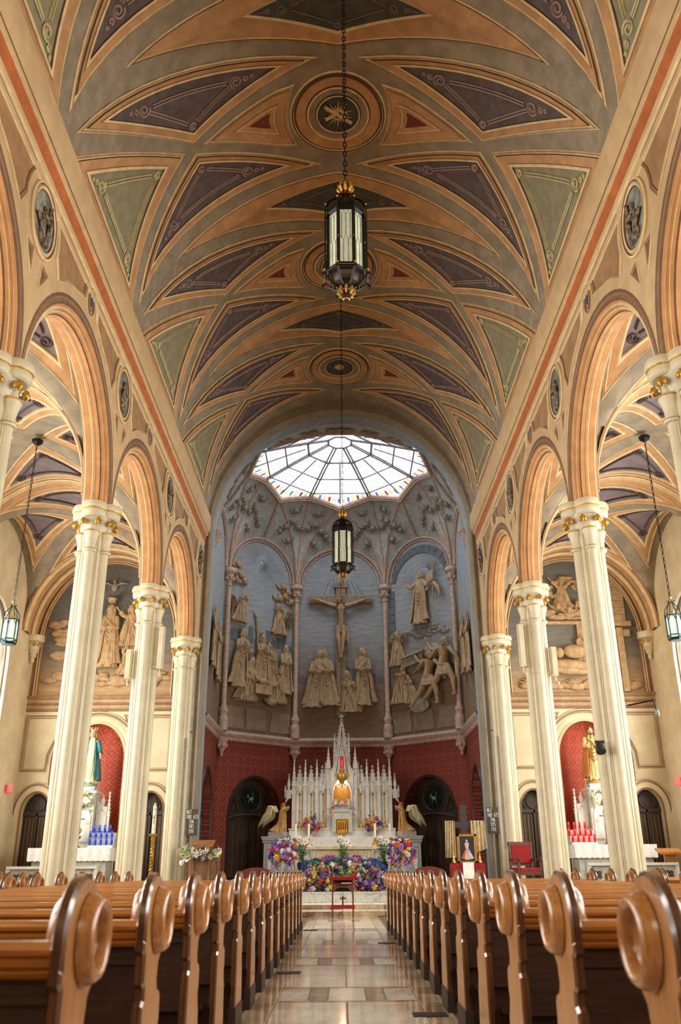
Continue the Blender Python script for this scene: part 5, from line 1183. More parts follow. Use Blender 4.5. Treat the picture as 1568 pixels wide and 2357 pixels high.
# --- aisle lunettes
for s in (-1, 1):
    W = bpy.data.objects['wall_east_left' if s < 0 else 'wall_east_right']; fn = lambda x, z, o=0.: (x, EY + .06 - o, z)
    mt = M('lunette_tan_relief', (190, 156, 112), .8, vs=7, var=.22, bump=.35, bs=30)
    if s < 0:
        relief('crowned_woman', W, fn, -6.53, 6.15, 1.82, look=0, arms=FO_, veil=True, seed=1, depth=.45, mats=mt)
        relief('bearded_figure', W, fn, -5.95, 6.75, 1.45, flip=True, kneel=True, look=-.6, arms=((1, (.18, -.08, .6), (.3, -.1, .72)), (-1, (-.1, -.1, .5), (.0, -.14, .45))), beard=True, seed=2, depth=.45, mats=mt)
        relief('bearded_figure', W, fn, -7.3, 6.75, 1.45, kneel=True, look=-.6, arms=((1, (.18, -.08, .6), (.3, -.1, .72)),), beard=True, seed=4, depth=.45, mats=mt)
        relief_b('crown', W, fn, lambda b: b.lathe([(.1, 8.0), (.14, 8.12), (.1, 8.1)], 12, at=(-6.53, -.15, 0)), mt)
        def dove(b): b.ball((-6.53, -.05, 8.5), (.09, .05, .13), 8, 6); [b.tube([(-6.53, -.05, 8.52), (-6.53 + q * .2, -.05, 8.62), (-6.53 + q * .42, -.04, 8.6)], [.04, .07, .01], 6, flat=.5) for q in (-1, 1)]; b.ball((-6.53, -.08, 8.66), .05, 6, 5)
        relief_b('dove', W, fn, dove, relief_d)
        relief_b('light_ray', W, fn, rays(-6.53, 8.5, 40, .25, 1.1, 0, 360, 3, .012), ray_d)
        for (x, z) in ((-6.0, 5.95), (-5.6, 5.8), (-7.05, 5.85)): relief('seated_angel', W, fn, x, z, 1.0, kneel=True, look=.3, arms=PR, seed=x, depth=.45, mats=mt)
        relief_b('cloud', W, fn, cloud([(-8.0 + .3 * i, 5.85 + .1 * sin(i * 2)) for i in range(11)] + [(-7.9, 7.2), (-7.8, 6.9), (-8.0, 7.4), (-7.85, 6.5), (-5.8, 6.7), (-6.1, 6.75)], .24), mt)
    else:
        relief('reclining_father', W, fn, 6.35, 7.75, 1.1, kneel=True, look=-.4, arms=OPn, beard=True, seed=2, depth=.4, mats=mt)
        relief_b('cherub_cluster', W, fn, lambda b: cherubcloud([(6.2, 7.85), (6.5, 7.75), (6.8, 7.9), (7.0, 7.7), (6.0, 8.2), (6.9, 8.4)])(b), mt)
        relief_b('cloud', W, fn, cloud([(5.7 + .22 * i, 7.6 + .05 * sin(i * 2)) for i in range(9)] + [(6.2, 8.6), (6.6, 8.65), (6.9, 8.5), (5.9, 8.4)], .2), mt)
        def hut(b):
            b.box((6.75, -.055, 7.35), (2.9, .11, .09)); b.box((6.75, -.045, 6.7), (.16, .09, 1.3)); b.box((7.35, -.062, 6.4), (.17, .125, 2.0)); b.box((7.85, -.067, 6.3), (.17, .135, 1.8))
            for j in range(6): b.box((7.72, -.033 - .01 * (j % 2), 7.5 + .2 * j), (.75, .06, .19))
            b.box((7.75, -.075, 7.29), (.9, .15, .1)); b.box((7.75, -.047, 7.05), (.8, .095, .2))
        relief_b('timber_stable', W, fn, hut, mt)
        def lying(b):
            b.tube([(5.4, -.15, 6.0), (5.9, -.2, 6.15), (6.4, -.2, 6.1), (7.0, -.18, 6.05), (7.3, -.1, 5.9)], [.06, .2, .24, .2, .05], 10, flat=.7); b.m = 0
            b.tube([(5.6, -.2, 6.05), (6.2, -.32, 5.95), (6.9, -.22, 5.9)], [.05, .12, .05], 6); b.ball((6.05, -.28, 6.45), (.13, .1, .15), 8, 6); b.ball((6.5, -.2, 6.5), (.35, .1, .2), 10, 6)
        relief_b('reclining_figure', W, fn, lying, mt)
        relief('kneeling_figure', W, fn, 6.75, 6.1, 1.1, kneel=True, look=-.6, arms=PR, veil=True, seed=3, depth=.45, mats=mt)
        def palms(b):
            for (x, z) in ((7.8, 5.65), (5.2, 5.6), (6.4, 5.55), (7.6, 6.2)):
                for j in range(7): a = radians(20 + 23 * j); b.tube([(x, -.03, z), (x + .2 * cos(a), -.06, z + .22 * sin(a)), (x + .34 * cos(a), -.03, z + .25 * sin(a))], [.02, .03, .005], 4)
        relief_b('palm_plant', W, fn, palms, mt)
        relief_b('cloud', W, fn, cloud([(5.2 + .35 * i, 5.62) for i in range(9)], .22), mt)
# ================================================================ LANTERNS
def chain(b, x, y, z0, z1, r=.012, L_=.055):
    n = int((z1 - z0) / L_)
    for j in range(n):
        z = z0 + L_ * (j + .5); k = (cos(j % 2 * pi / 2), sin(j % 2 * pi / 2)); w_, h_ = L_ * .32, L_ * .66
        P = [(x + k[0] * w_ * cos(a), y + k[1] * w_ * cos(a), z + h_ * sin(a)) for a in [pi / 4 + pi / 2 * i for i in range(4)]]
        b.tube(P, r * .6, 3, closed=True)
def big_lantern(loc, ztop, label, s=1.):
    t = thing('hanging_lantern', label, 'lantern', loc, 0, 'nave lanterns on chains'); R = .205; n = 8
    b = MB(); chain(b, 0, 0, 1.70 * s, ztop, .014, .075); b.build('chain', iron, t, angle=0)
    V = lambda r, k, z: (r * cos(2 * pi * k / n + pi / 8), r * sin(2 * pi * k / n + pi / 8), z)
    b = MB(); b.lathe([(.02, 1.72), (.05, 1.70), (.045, 1.62), (.07, 1.58), (.06, 1.52), (.08, 1.48), (.12, 1.42), (.20, 1.32), (.235, 1.26), (.235, 1.20), (.215, 1.18), (.05, 1.2)], 8, a0=pi / 8)
    for k in range(n): b.tube([V(.08, k, 1.50), V(.2, k, 1.40), V(.25, k, 1.28)], .014, 4)
    b.build('canopy', iron, t, angle=20)
    b = MB()
    for k in range(n):
        a = 2 * pi * k / n; b.tube([(.05 * cos(a), .05 * sin(a), 1.58), (.085 * cos(a), .085 * sin(a), 1.63), (.075 * cos(a), .075 * sin(a), 1.69), (.04 * cos(a), .04 * sin(a), 1.70)], [.02, .022, .016, .012], 5); b.ball(V(.25, k, 1.33), .014, 5, 4)
    b.build('gilt_crown', gold, t)
    b = MB(); b.lathe([(.062, 1.54), (.066, 1.56), (.062, 1.575)], 12); b.build('red_collar', M('lantern_red_enamel', (130, 24, 20), .5), t)
    b = MB()
    for k in range(n):
        b.tube([V(R + .012, k, 1.22), V(R + .012, k, .42)], .017, 5); b.tube([V(R + .05, k, 1.26), V(R + .05, k, .36)], .008, 4)
        b.tube([V(R + .012, k, .42), V(R + .012, (k + 1) % n, .42)], .014, 4); b.tube([V(R, k, 1.19), V(R, (k + 1) % n, 1.19)], .02, 4)
        b.tube([V(R + .05, k, .36), V(R + .05, (k + 1) % n, .36)], .012, 4); b.tube([V(R + .05, k, .36), V(R + .09, k, .33), V(R + .07, k, .29)], [.016, .012, .006], 4)
        b.tube([V(R + .05, k, .36), V(.15, k, .24), V(.05, k, .2)], .013, 4); b.tube([V(.15, k, .25), V(.15, (k + 1) % n, .25)], .01, 4)
    b.build('iron_frame', iron, t, angle=20)
    for k in range(n):
        g = MB(); g.q(V(R - .004, k, .43), V(R - .004, k + 1, .43), V(R - .004, k + 1, 1.18), V(R - .004, k, 1.18)); p = g.build('glass_panel', lampglass, t, angle=0)
        g = MB(); A, B_ = Vector(V(R + .001, k, 0)), Vector(V(R + .001, k + 1, 0)); f = lambda u, z: tuple(A.lerp(B_, u) + Vector((0, 0, z)))
        for u in (.33, .66): g.tube([f(u, .43), f(u, .74)], .0028, 3)
        g.tube([f(.1, .80), f(.33, .74), f(.5, .82), f(.66, .74), f(.9, .80)], .0028, 3); g.tube([f(.5, .82), f(.5, 1.12)], .0028, 3); g.tube([f(.2, .77), f(.2, 1.1)], .0028, 3); g.tube([f(.8, .77), f(.8, 1.1)], .0028, 3); g.tube([f(.05, 1.15), f(.2, 1.1), f(.35, 1.16), f(.5, 1.1), f(.65, 1.16), f(.8, 1.1), f(.95, 1.15)], .0028, 3)
        g.build('lead_line', iron, p, angle=0)
    b = MB(); b.lathe([(.2, .415), (.2, .38), (.17, .3), (.13, .24), (.06, .2), (.03, .2)], 8, a0=pi / 8); b.lathe([(.03, .2), (.05, .12), (.04, .08), (.015, .0), (.002, -.02)], 8); b.build('lower_bowl', M('lantern_umber_bowl', (52, 32, 18), .4, metal=.4), t, angle=20)
    b = MB()
    for k in range(n): a = 2 * pi * k / n; b.tube([(.04 * cos(a), .04 * sin(a), .19), (.085 * cos(a), .085 * sin(a), .2), (.09 * cos(a), .09 * sin(a), .15), (.06 * cos(a), .06 * sin(a), .13)], [.018, .02, .018, .012], 5); b.ball(V(R + .055, k, .40), .017, 5, 4); b.ball(V(R + .03, k, .78), .012, 5, 4)
    b.lathe([(.03, .09), (.042, .07), (.03, .055)], 8); b.build('gilt_ornament', gold, t)['kind'] = 'stuff'
    t.scale = (s, s, s); return t
l1 = big_lantern((.075, 7.83, 6.70), 7.74, 'large black iron lantern with milk glass, nearer one high in the nave')
l2 = big_lantern((.045, 16.9, 6.42), 8.55, 'smaller-looking black iron lantern hanging in front of the chancel arch', .94)
for s, xx in ((-1, -6.32), (1, 6.36)):
    side = 'left' if s < 0 else 'right'; t = thing('aisle_lantern', 'patinated hexagonal lantern on a long chain at the %s edge' % side, 'lantern', (xx, 15.9, 4.93), 0, 'side aisle lanterns'); R, n = .145, 6
    V = lambda r, k, z: (r * cos(2 * pi * k / n + pi / 6), r * sin(2 * pi * k / n + pi / 6), z)
    b = MB(); chain(b, 0, 0, .80, 4.36, .012, .07); b.lathe([(.02, 4.2), (.1, 4.26), (.12, 4.32), (.06, 4.36)], 10); b.build('chain', iron, t, angle=0)
    b = MB()
    for k in range(n):
        b.tube([V(R, k, .02), V(R, k, .5)], .011, 5); b.tube([V(R, k, .5), V(R * .95, k, .58), V(R * .45, k, .68), V(.03, k, .74)], .009, 5)
        for z in (.02, .08, .46): b.tube([V(R, k, z), V(R, k + 1, z)], .009, 4)
        A, B_ = Vector(V(R, k, 0)), Vector(V(R, k + 1, 0)); f = lambda u, z: tuple(A.lerp(B_, u) + Vector((0, 0, z)))
        b.tube([f(.02, .34), f(.2, .42), f(.5, .47), f(.8, .42), f(.98, .34)], .006, 4); b.tube([V(.03, k, .74), V(.07, k, .76)], .008, 4)
    b.lathe([(.13, -.02), (.15, .0), (.14, .02)], 6, a0=pi / 6); b.build('iron_frame', verd, t, angle=20)
    for k in range(n): b = MB(); b.q(V(R - .01, k, .09), V(R - .01, k + 1, .09), V(R - .01, k + 1, .45), V(R - .01, k, .45)); b.build('glass_panel', lampglass2, t, angle=0)
    b = MB()
    for k in range(n):
        A, B_ = Vector(V(R, k, 0)), Vector(V(R, k + 1, 0)); f = lambda u, z: tuple(A.lerp(B_, u) + Vector((0, 0, z)))
        for u in (.35, .5, .65): b.ball(f(u, .5 + .02 * (u == .5)), .02, 5, 4)
    b.lathe([(.01, .76), (.03, .78), (.02, .8), (.045, .83), (.01, .84)], 8); b.build('cresting', M('lantern_cresting_gold', (196, 150, 100), .5, metal=.5), t)
# ================================================================ MAIN ALTAR (white gothic marble)
YA = 28.3
rt = thing('high_altar', 'white carved marble gothic high altar with pinnacled reredos in the apse', 'altar', (0, YA, SF)); z_ = lambda z: z - SF
def pinnacle(b, x, y, z0, z1, w_=.085):
    """square shaft, gablets, crocketed spire and cross finial"""
    zs_ = z0 + (z1 - z0) * .62 if z1 - z0 > 1.5 else z0 + (z1 - z0) * .5; b.box((x, y, (z0 + zs_) / 2), (w_, w_, zs_ - z0))
    for k in range(3): b.box((x, y - w_ / 2, z0 + (zs_ - z0) * (.2 + .25 * k)), (w_ * .5, .012, (zs_ - z0) * .17))
    b.lathe([(w_ * .9, zs_ - .02), (w_ * .95, zs_), (w_ * .72, zs_ + .02), (w_ * .16, z1 - .09), (w_ * .14, z1 - .07)], 4, at=(x, y, 0), a0=pi / 4)
    for q in range(4):
        a = q * pi / 2
        for k in range(5): f = (k + .5) / 5; r = w_ * .72 * (1 - f) + .012; b.ball((x + r * cos(a + pi / 4) * 1., y + r * sin(a + pi / 4), zs_ + .03 + (z1 - .1 - zs_) * f), .018, 4, 3)
        b.prism([(-w_ * .5, 0), (0, w_ * 1.1), (w_ * .5, 0)], lambda u, v, d, a=a: (x + u * cos(a) - d * sin(a), y + u * sin(a) + d * cos(a), zs_ + v), w_ * .5, w_ * .56)
    b.box((x, y, z1 - .035), (.018, .018, .09)); b.box((x, y, z1 - .03), (.06, .018, .02)); b.ball((x, y, z1 - .08), .02, 5, 4)
b = MB(); b.box((0, .0, z_(1.0)), (3.3, .9, 1.06)); b.box((0, -.06, z_(1.55)), (3.38, 1.06, .06)); b.box((0, -.06, z_(.56)), (3.38, 1.0, .16)); 
for x in (-1.5, -.9, .9, 1.5): b.lathe([(.05, z_(.66)), (.07, z_(.7)), (.05, z_(.75)), (.05, z_(1.35)), (.09, z_(1.48)), (.09, z_(1.52))], 8, at=(x, -.5, 0))
b.build('altar_block', mwhite, rt, angle=30)
b = MB(); b.box((0, -.06, z_(1.84)), (3.36, 1.0, .03)); b.grid([[(x, -.57 + .006 * sin(x * 30), z) for x in [-1.69 + .0845 * j for j in range(41)]] for z in (z_(1.855), z_(1.6))]); b.build('altar_cloth', white_cl, rt, angle=30)
b = MB(); b.box((0, .16, z_(1.96)), (3.3, .5, .26)); b.box((0, .14, z_(2.1)), (3.34, .55, .03)); b.box((0, .1, z_(1.70)), (3.2, .7, .26)); b.build('gradine', mwhite, rt, angle=0)
b = MB(); b.box((0, .36, z_(2.55)), (3.12, .12, 1.1)); b.box((0, .365, z_(3.0)), (3.1, .11, .7)); 
for s in (-1, 1):
    b.box((s * 1.0, .357, z_(3.2)), (1.1, .09, .5))
b.build('reredos_screen', mwhite, rt, angle=0)
for s in (-1, 1):
    for k, x in enumerate((1.53, 1.17, .80)):
        b = MB(); pinnacle(b, s * x, .26, z_(2.12), z_(4.22), .115); b.build('pinnacle', mwhite, rt, angle=0)
    for k, x in enumerate((1.35, .985, .63)):
        b = MB(); w_ = .155; g0, g1 = z_(3.35), z_(3.93)
        b.prism([(-w_, g0 - .1), (-w_, g0), (-.02, g1), (.02, g1), (w_, g0), (w_, g0 - .1)], lambda u, v, d: (s * x + u, d, v), .27, .37)
        b.tube([(s * x - w_, .26, z_(2.15)), (s * x - w_, .26, g0 - .22), (s * x - w_ * .6, .26, g0 - .06), (s * x, .26, g0 + .06), (s * x + w_ * .6, .26, g0 - .06), (s * x + w_, .26, g0 - .22), (s * x + w_, .26, z_(2.15))], .018, 5)
        b.tube([(s * x - w_, .25, g0), (s * x, .25, g1 + .02), (s * x + w_, .25, g0)], .02, 4)
        for q in (-1, 1):
            for j in range(5): f = (j + .5) / 5; b.ball((s * x + q * (w_ * (1 - f) + .025), .25, g0 + (g1 - g0) * f), .022, 5, 4)
        b.ball((s * x, .26, g0 + .2), (.045, .02, .045), 6, 4); b.box((s * x, .27, g1 + .05), (.022, .02, .13)); b.box((s * x, .27, g1 + .06), (.085, .02, .025)); b.build('gablet', mwhite, rt, angle=0)
    b = MB(); pinnacle(b, s * 1.69, .26, z_(3.05), z_(3.78), .08); b.box((s * 1.69, .26, z_(3.15)), (.15, .1, .25)); b.tube([(s * 1.56, .26, z_(3.3)), (s * 1.72, .26, z_(3.05)), (s * 1.8, .26, z_(2.9))], [.05, .06, .015], 5); pinnacle(b, s * 1.80, .26, z_(3.05), z_(3.42), .045); b.build('flying_pinnacle', mwhite, rt, angle=0)
    b = MB(); b.box((s * .41, .2, z_(2.95)), (.16, .2, 1.7)); pinnacle(b, s * .43, .2, z_(3.3), z_(4.6), .13)
    pinnacle(b, s * .52, .2, z_(3.3), z_(4.12), .07)
    for z in (2.3, 2.9, 3.5): b.box((s * .41, .09, z_(z)), (.1, .02, .4))
    b.build('tower_buttress', mwhite, rt, angle=0)
    b = MB(); pinnacle(b, s * .225, .18, z_(3.9), z_(5.02), .075); b.build('tower_pinnacle', mwhite, rt, angle=0)
b = MB()   # canopy and central spire
b.prism([(-.36, z_(3.15)), (-.36, z_(3.75)), (-.02, z_(4.35)), (.02, z_(4.35)), (.36, z_(3.75)), (.36, z_(3.15)), (.3, z_(3.15)), (.27, z_(3.35)), (.15, z_(3.52)), (0, z_(3.62)), (-.15, z_(3.52)), (-.27, z_(3.35)), (-.3, z_(3.15))], lambda u, v, d: (u, d, v), .02, .14)
b.tube([(-.3, 0, z_(2.4)), (-.3, 0, z_(3.2)), (-.24, 0, z_(3.4)), (-.1, 0, z_(3.56)), (0, 0, z_(3.62)), (.1, 0, z_(3.56)), (.24, 0, z_(3.4)), (.3, 0, z_(3.2)), (.3, 0, z_(2.4))], .035, 6)
for q in (-1, 1):
    b.tube([(q * .2, 0, z_(3.42)), (q * .1, 0, z_(3.34)), (0, 0, z_(3.44))], .02, 5); b.tube([(q * .38, .02, z_(3.75)), (0, .02, z_(4.38))], .028, 4)
    for j in range(7): f = (j + .5) / 7; b.ball((q * (.38 * (1 - f) + .03), .02, z_(3.75) + .62 * f), .028, 5, 4)
b.lathe([(.3, z_(3.6)), (.3, z_(4.3)), (.24, z_(4.32)), (.03, z_(5.45)), (.03, z_(5.5))], 8, at=(0, .22, 0), a0=pi / 8)
for k in range(8):
    a = k * pi / 4 + pi / 8
    for j in range(9): f = (j + .5) / 9; r = .24 * (1 - f) + .03; b.ball((r * cos(a), .22 + r * sin(a), z_(4.35) + 1.1 * f), .022, 4, 3)
    if k % 2: b.prism([(-.09, z_(4.2)), (0, z_(4.55)), (.09, z_(4.2))], lambda u, v, d, a=a: (.25 * cos(a + pi / 8) - u * sin(a + pi / 8), .22 + .25 * sin(a + pi / 8) + u * cos(a + pi / 8), v) if d else (.27 * cos(a + pi / 8) - u * sin(a + pi / 8), .22 + .27 * sin(a + pi / 8) + u * cos(a + pi / 8), v), 0, 1)
b.box((0, .22, z_(5.56)), (.04, .04, .2)); b.box((0, .22, z_(5.58)), (.14, .04, .04)); b.ball((0, .22, z_(5.47)), .045, 6, 5); b.build('central_spire', mwhite, rt, angle=0)
b = MB(); b.grid([[(.3 * cos(a), .08 + .17 * sin(a), z) for a in [pi * j / 12 for j in range(13)]] for z in (z_(2.5), z_(3.1), z_(3.5))]); b.build('gilded_niche_lining', M('gilt_niche_mosaic', (206, 140, 44), .5, metal=.2, vs=25, var=.3), rt)
b = MB(); b.box((0, -.02, z_(2.3)), (.62, .34, .62)); b.box((0, -.04, z_(2.62)), (.68, .4, .05)); b.prism([(-.3, z_(2.64)), (-.16, z_(2.72)), (0, z_(2.95)), (.16, z_(2.72)), (.3, z_(2.64))], lambda u, v, d: (u, d, v), -.18, -.08)
for q in (-1, 1): b.lathe([(.03, z_(2.0)), (.045, z_(2.05)), (.03, z_(2.1)), (.03, z_(2.45)), (.05, z_(2.55)), (.05, z_(2.6))], 8, at=(q * .29, -.22, 0)); b.box((q * .2, -.12, z_(2.8)), (.09, .1, .26)); b.box((q * .2, -.12, z_(2.95)), (.12, .12, .03))
b.build('tabernacle', mwhite, rt, angle=0)
b = MB(); b.box((0, -.2, z_(2.16)), (.38, .03, .44)); b.build('gilt_tabernacle_door', gold, rt, angle=0)
b = MB()
for q in (-1, 1): b.tube([(q * .17, -.22, z_(1.97)), (q * .17, -.22, z_(2.36))], .012, 4)
for z in (1.97, 2.36): b.tube([(-.17, -.22, z_(z)), (.17, -.22, z_(z))], .012, 4)
for j in range(4): x = -.105 + .07 * j; b.ball((x, -.22, z_(2.28)), .018, 6, 4); b.tube([(x, -.22, z_(2.25)), (x, -.22, z_(2.08))], [.015, .026], 6)
b.build('tabernacle_relief', M('gilding_deep', (176, 122, 40), .4, metal=.85), rt)
b = MB()
for q in (-1, 1): b.lathe([(.02, z_(3.42)), (.045, z_(3.46)), (.045, z_(3.5)), (.02, z_(3.55))], 8, at=(q * .12, -.02, 0))
b.build('canopy_lamp', M('canopy_lamp_glow', (255, 236, 200), .5, emit=4), rt)
l = bpy.data.lights.new('altar_canopy_lamp', 'POINT'); l.energy = 4; l.color = (1, .84, .62); l.shadow_soft_size = .06; o = bpy.data.objects.new('altar_canopy_lamp', l); COL.objects.link(o); o.location = (0, YA - .1, 3.35)
# candlesticks
def candlestick(name, loc, hb, hc, label, group, foot=.09, rr=1., cat='candlestick', wr=.022):
    t = thing(name, label, cat, loc, 0, group)
    b = MB(); f = foot; b.lathe([(f, 0), (f, .02), (f * .75, .04), (f * .8, .07), (f * .45, .11), (f * .3, .15), (f * .42, .18), (.022 * rr, .22), (.018 * rr, hb * .45), (.034 * rr, hb * .48), (.018 * rr, hb * .52), (.018 * rr, hb * .9), (.03 * rr, hb * .93), (.04 * rr + .01, hb * .97), (.045 * rr + .012, hb * .985), (.03, hb), (.02, hb + .005)], 10)
    for k in range(3): a = 2 * pi * k / 3; b.ball((f * cos(a), f * sin(a), .015), .022, 5, 4)
    b.build('stand', gold, t); b = MB(); b.lathe([(wr, hb), (wr, hb + hc), (wr * .5, hb + hc + .003)], 8); b.build('candle', wax, t)
    b = MB(); b.lathe([(.004, 0), (.004, .02)], 4, at=(0, 0, hb + hc)); b.build('wick', iron, t); return t
pos = ['outermost left', 'middle left', 'innermost left', 'innermost right', 'middle right', 'outermost right']
c6 = None
for k, x in enumerate((-1.33, -.97, -.59, .59, .97, 1.33)):
    lab = 'tall brass candlestick on the high altar shelf, %s of six' % pos[k]
    if c6 is None: c6 = candlestick('altar_candlestick', (x, YA, 2.115), 1.06, .24, lab, 'six tall candlesticks on the high altar')
    else: dup(c6, (x, YA, 2.115), label=lab)
# angel plinths
for s in (-1, 1):
    side = 'left' if s < 0 else 'right'; t = thing('angel_pedestal', 'grey marble pedestal flanking the high altar on its %s' % side, 'pedestal', (s * 2.1, YA - .1, SF))
    b = MB(); b.box((0, 0, .12), (.72, .72, .24)); b.box((0, 0, .72), (.58, .6, 1.0)); b.box((0, 0, 1.27), (.66, .66, .08)); b.box((0, 0, 1.34), (.7, .76, .06)); b.box((0, 0, 1.39), (.74, .8, .04)); b.box((0, -.31, .7), (.4, .03, .7)); b.build('pedestal_block', mgreywall, t, angle=0)
    a = thing('kneeling_angel', 'kneeling winged angel statue in ochre robe on the %s pedestal' % side, 'statue', (s * 1.93, YA - .1, SF + 1.41), s * -1.15, 'kneeling angels beside the altar')
    b = MB(); b.box((0, .05, .07), (.42, .5, .14)); b.build('plinth', M('plinth_pink_marble', (196, 180, 170), .5), a, angle=0)
    b = MB(); figure(b, 1.02, kneel=True, mantle=False, arms=PR, look=0, tilt=.45, seed=s); b.xf(Matrix.Translation((0, .0, .14)) @ Matrix.Rotation(.12, 4, 'X'))
    b.build('figure', [M('statue_skin', (226, 186, 150), .5), M('statue_auburn_hair', (172, 96, 44), .5), M('angel_ochre_robe', (214, 170, 100), .55, vs=12, var=.2), M('statue_cream', (228, 212, 176), .5)], a, angle=60)
    b = MB(); b.robe = None
    robe(b, [(0, .06, .14, .2, .2), (0, .06, .18, .19, .2), (0, .05, .24, .15, .16)], 20, 7, .1); b.build('mossy_cushion', M('angel_base_sage', (150, 166, 130), .6), a)
    for q in (-1, 1):
        b = MB(); base = Vector((q * .07, .12, .72))
        b.tube([base, base + Vector((q * .04, .12, .16)), base + Vector((q * .05, .22, .16)), base + Vector((q * .06, .3, .02))], [.03, .05, .05, .03], 6)
        for j in range(8):
            t_ = j / 7; p0 = base + Vector((q * .04, .10 + .16 * t_, .18 - .1 * t_)); b.tube([p0, p0 + Vector((q * .02, .04 + .08 * t_, -.16)), p0 + Vector((q * .03, .07 + .14 * t_, -.3)), p0 + Vector((q * .03, .1 + .22 * t_, -.40 - .12 * t_))], [.03, .045, .04, .008], 6, flat=.5)
        b.build('wing', M('wing_cream', (226, 214, 172), .55), a, angle=60)
# ================================================================ FREESTANDING ALTAR
t = thing('front_altar', 'cream marble altar table behind the flower bank', 'altar', (-.02, 24.6, SF))
b = MB(); b.box((0, 0, .5), (1.6, .7, .92)); b.box((0, 0, 1.0), (1.86, .86, .08)); b.box((0, 0, .04), (1.75, .8, .08))
for x in (-.72, -.36, 0, .36, .72): b.box((x, -.36, .52), (.05, .03, .82))
b.build('altar_block', M('front_altar_cream_marble', (214, 198, 166), .35, kind='vein', rgb2=(180, 156, 122), vs=3), t, angle=0)
b = MB(); b.box((0, 0, 1.045), (1.88, .84, .012)); b.build('altar_linen', white_cl, t, angle=0)
fc = None
for k, (x, y, zb, hb, hc) in enumerate(((-.90, 24.5, SF + 1.05, .14, .42), (.88, 24.5, SF + 1.05, .14, .42))):
    lab = 'low brass candlestick with thick white candle at the %s end of the front altar' % ('left' if x < 0 else 'right')
    if fc is None: fc = candlestick('altar_candle', (x, y, zb), hb, hc, lab, 'candles on the front altar', .1, 1.1, 'candle', .03)
    else: dup(fc, (x, y, zb), label=lab)
fc = None
for x in (-1.27, 1.30):
    lab = 'brass floor candlestick standing just outside the %s end of the front altar' % ('left' if x < 0 else 'right')
    if fc is None: fc = candlestick('floor_candlestick', (x, 24.9, SF), 1.27, .36, lab, 'floor candlesticks by the front altar', .16, 1.8, wr=.028)
    else: dup(fc, (x, 24.9, SF), label=lab)
# ================================================================ FLOWERS
def petal_head(n=8, r=.062, cup=.3, rows=3):
    b = MB()
    for k in range(rows):
        for j in range(n):
            a = 2 * pi * (j + .5 * k) / n; rr = r * (1 - .28 * k); z = r * .28 * k
            b.q((0, 0, z), (rr * .6 * cos(a - .5), rr * .6 * sin(a - .5), z + rr * cup * .4), (rr * cos(a), rr * sin(a), z + rr * cup), (rr * .6 * cos(a + .5), rr * .6 * sin(a + .5), z + rr * cup * .4))
    b.m = 1; b.ball((0, 0, r * .3), r * .2, 5, 4); return b
def cluster_head(r=.07, n=20):
    b = MB(); random.seed(2)
    for j in range(n):
        z = 1 - 1.6 * (j + .5) / n; a = j * 2.4; q = sqrt(max(0, 1 - z * z)); c = Vector((q * cos(a), q * sin(a), z)) * r * .8; b.ball(tuple(c), r * .32, 5, 3)
    return b
FCOL = dict(blue=(40, 70, 160), violet=(120, 84, 176), lilac=(172, 140, 206), pink=(222, 130, 160), rose=(208, 50, 84), red=(214, 44, 36), orange=(236, 120, 60), yellow=(244, 200, 60), white=(244, 240, 230), cream=(232, 226, 180), lime=(170, 190, 96), magenta=(180, 70, 120), teal=(50, 90, 140), salmon=(238, 130, 110))
FM = {k: M('petal_' + k, v, .7, vs=12, var=.2) for k, v in FCOL.items()}; pol = M('flower_pollen', (214, 170, 50), .8)
FME = {}
def fmesh(kind, col):
    if (kind, col) not in FME:
        b = petal_head() if kind == 'open' else (cluster_head() if kind == 'cluster' else petal_head(6, .085, .8, 1))
        me = bpy.data.meshes.new('blossom'); me.from_pydata(b.v, [], b.f); me.materials.append(FM[col]); me.materials.append(pol); me.polygons.foreach_set('material_index', b.mi); FME[(kind, col)] = me
    return FME[(kind, col)]
def foliage(parent, pts, n, L_, mat, seed=1, up=.6, w_=.016, name='foliage'):
    random.seed(seed); b = MB()
    for j in range(n):
        p = Vector(random.choice(pts)) + Vector([random.uniform(-.05, .05) for _ in range(3)]); d = Vector((random.uniform(-1, 1), random.uniform(-1, .6), random.uniform(up - .7, up + .5))).normalized(); s_ = d.cross(Vector((0, 0, 1))).normalized() * w_; l = L_ * random.uniform(.6, 1.2)
        b.q(tuple(p - s_ * .3), tuple(p + d * l * .5 - s_), tuple(p + d * l + Vector((0, 0, -.15 * l))), tuple(p + d * l * .5 + s_))
    return b.build(name, mat, parent, angle=0)
def arrangement(name, label, cat, loc, spots, cols, kinds=('open', 'open', 'cluster'), group=None, seed=1, fol=(60, .14), size=(.62, 1.05), fmat=None):
    t = thing(name, label, cat, loc, 0, group); random.seed(seed); pts = []
    for p in spots:
        k = random.choice(kinds); c = random.choice(cols); o = part(fmesh(k, c), 'blossom', t, p, (random.uniform(.2, 1.3), random.uniform(-.5, .5), random.uniform(-.6, .6)), (random.uniform(*size),) * 3); pts.append(p)
    foliage(t, pts, fol[0], fol[1], fmat or leaf, seed); return t
def blob(n, rx, ry, rz, c=(0, 0, 0), seed=1, front=True):
    random.seed(seed); out = []
    while len(out) < n:
        v = Vector((random.gauss(0, 1), random.gauss(0, 1), random.gauss(0, 1))).normalized()
        if front and v.y > .35: continue
        p = (c[0] + v.x * rx, c[1] + v.y * ry, c[2] + v.z * rz)
        if all((Vector(p) - Vector(q)).length > .055 for q in out) or random.random() < .05: out.append(p)
    return out
warm = ['violet', 'lilac', 'rose', 'orange', 'yellow', 'white', 'pink', 'red', 'blue', 'lime']
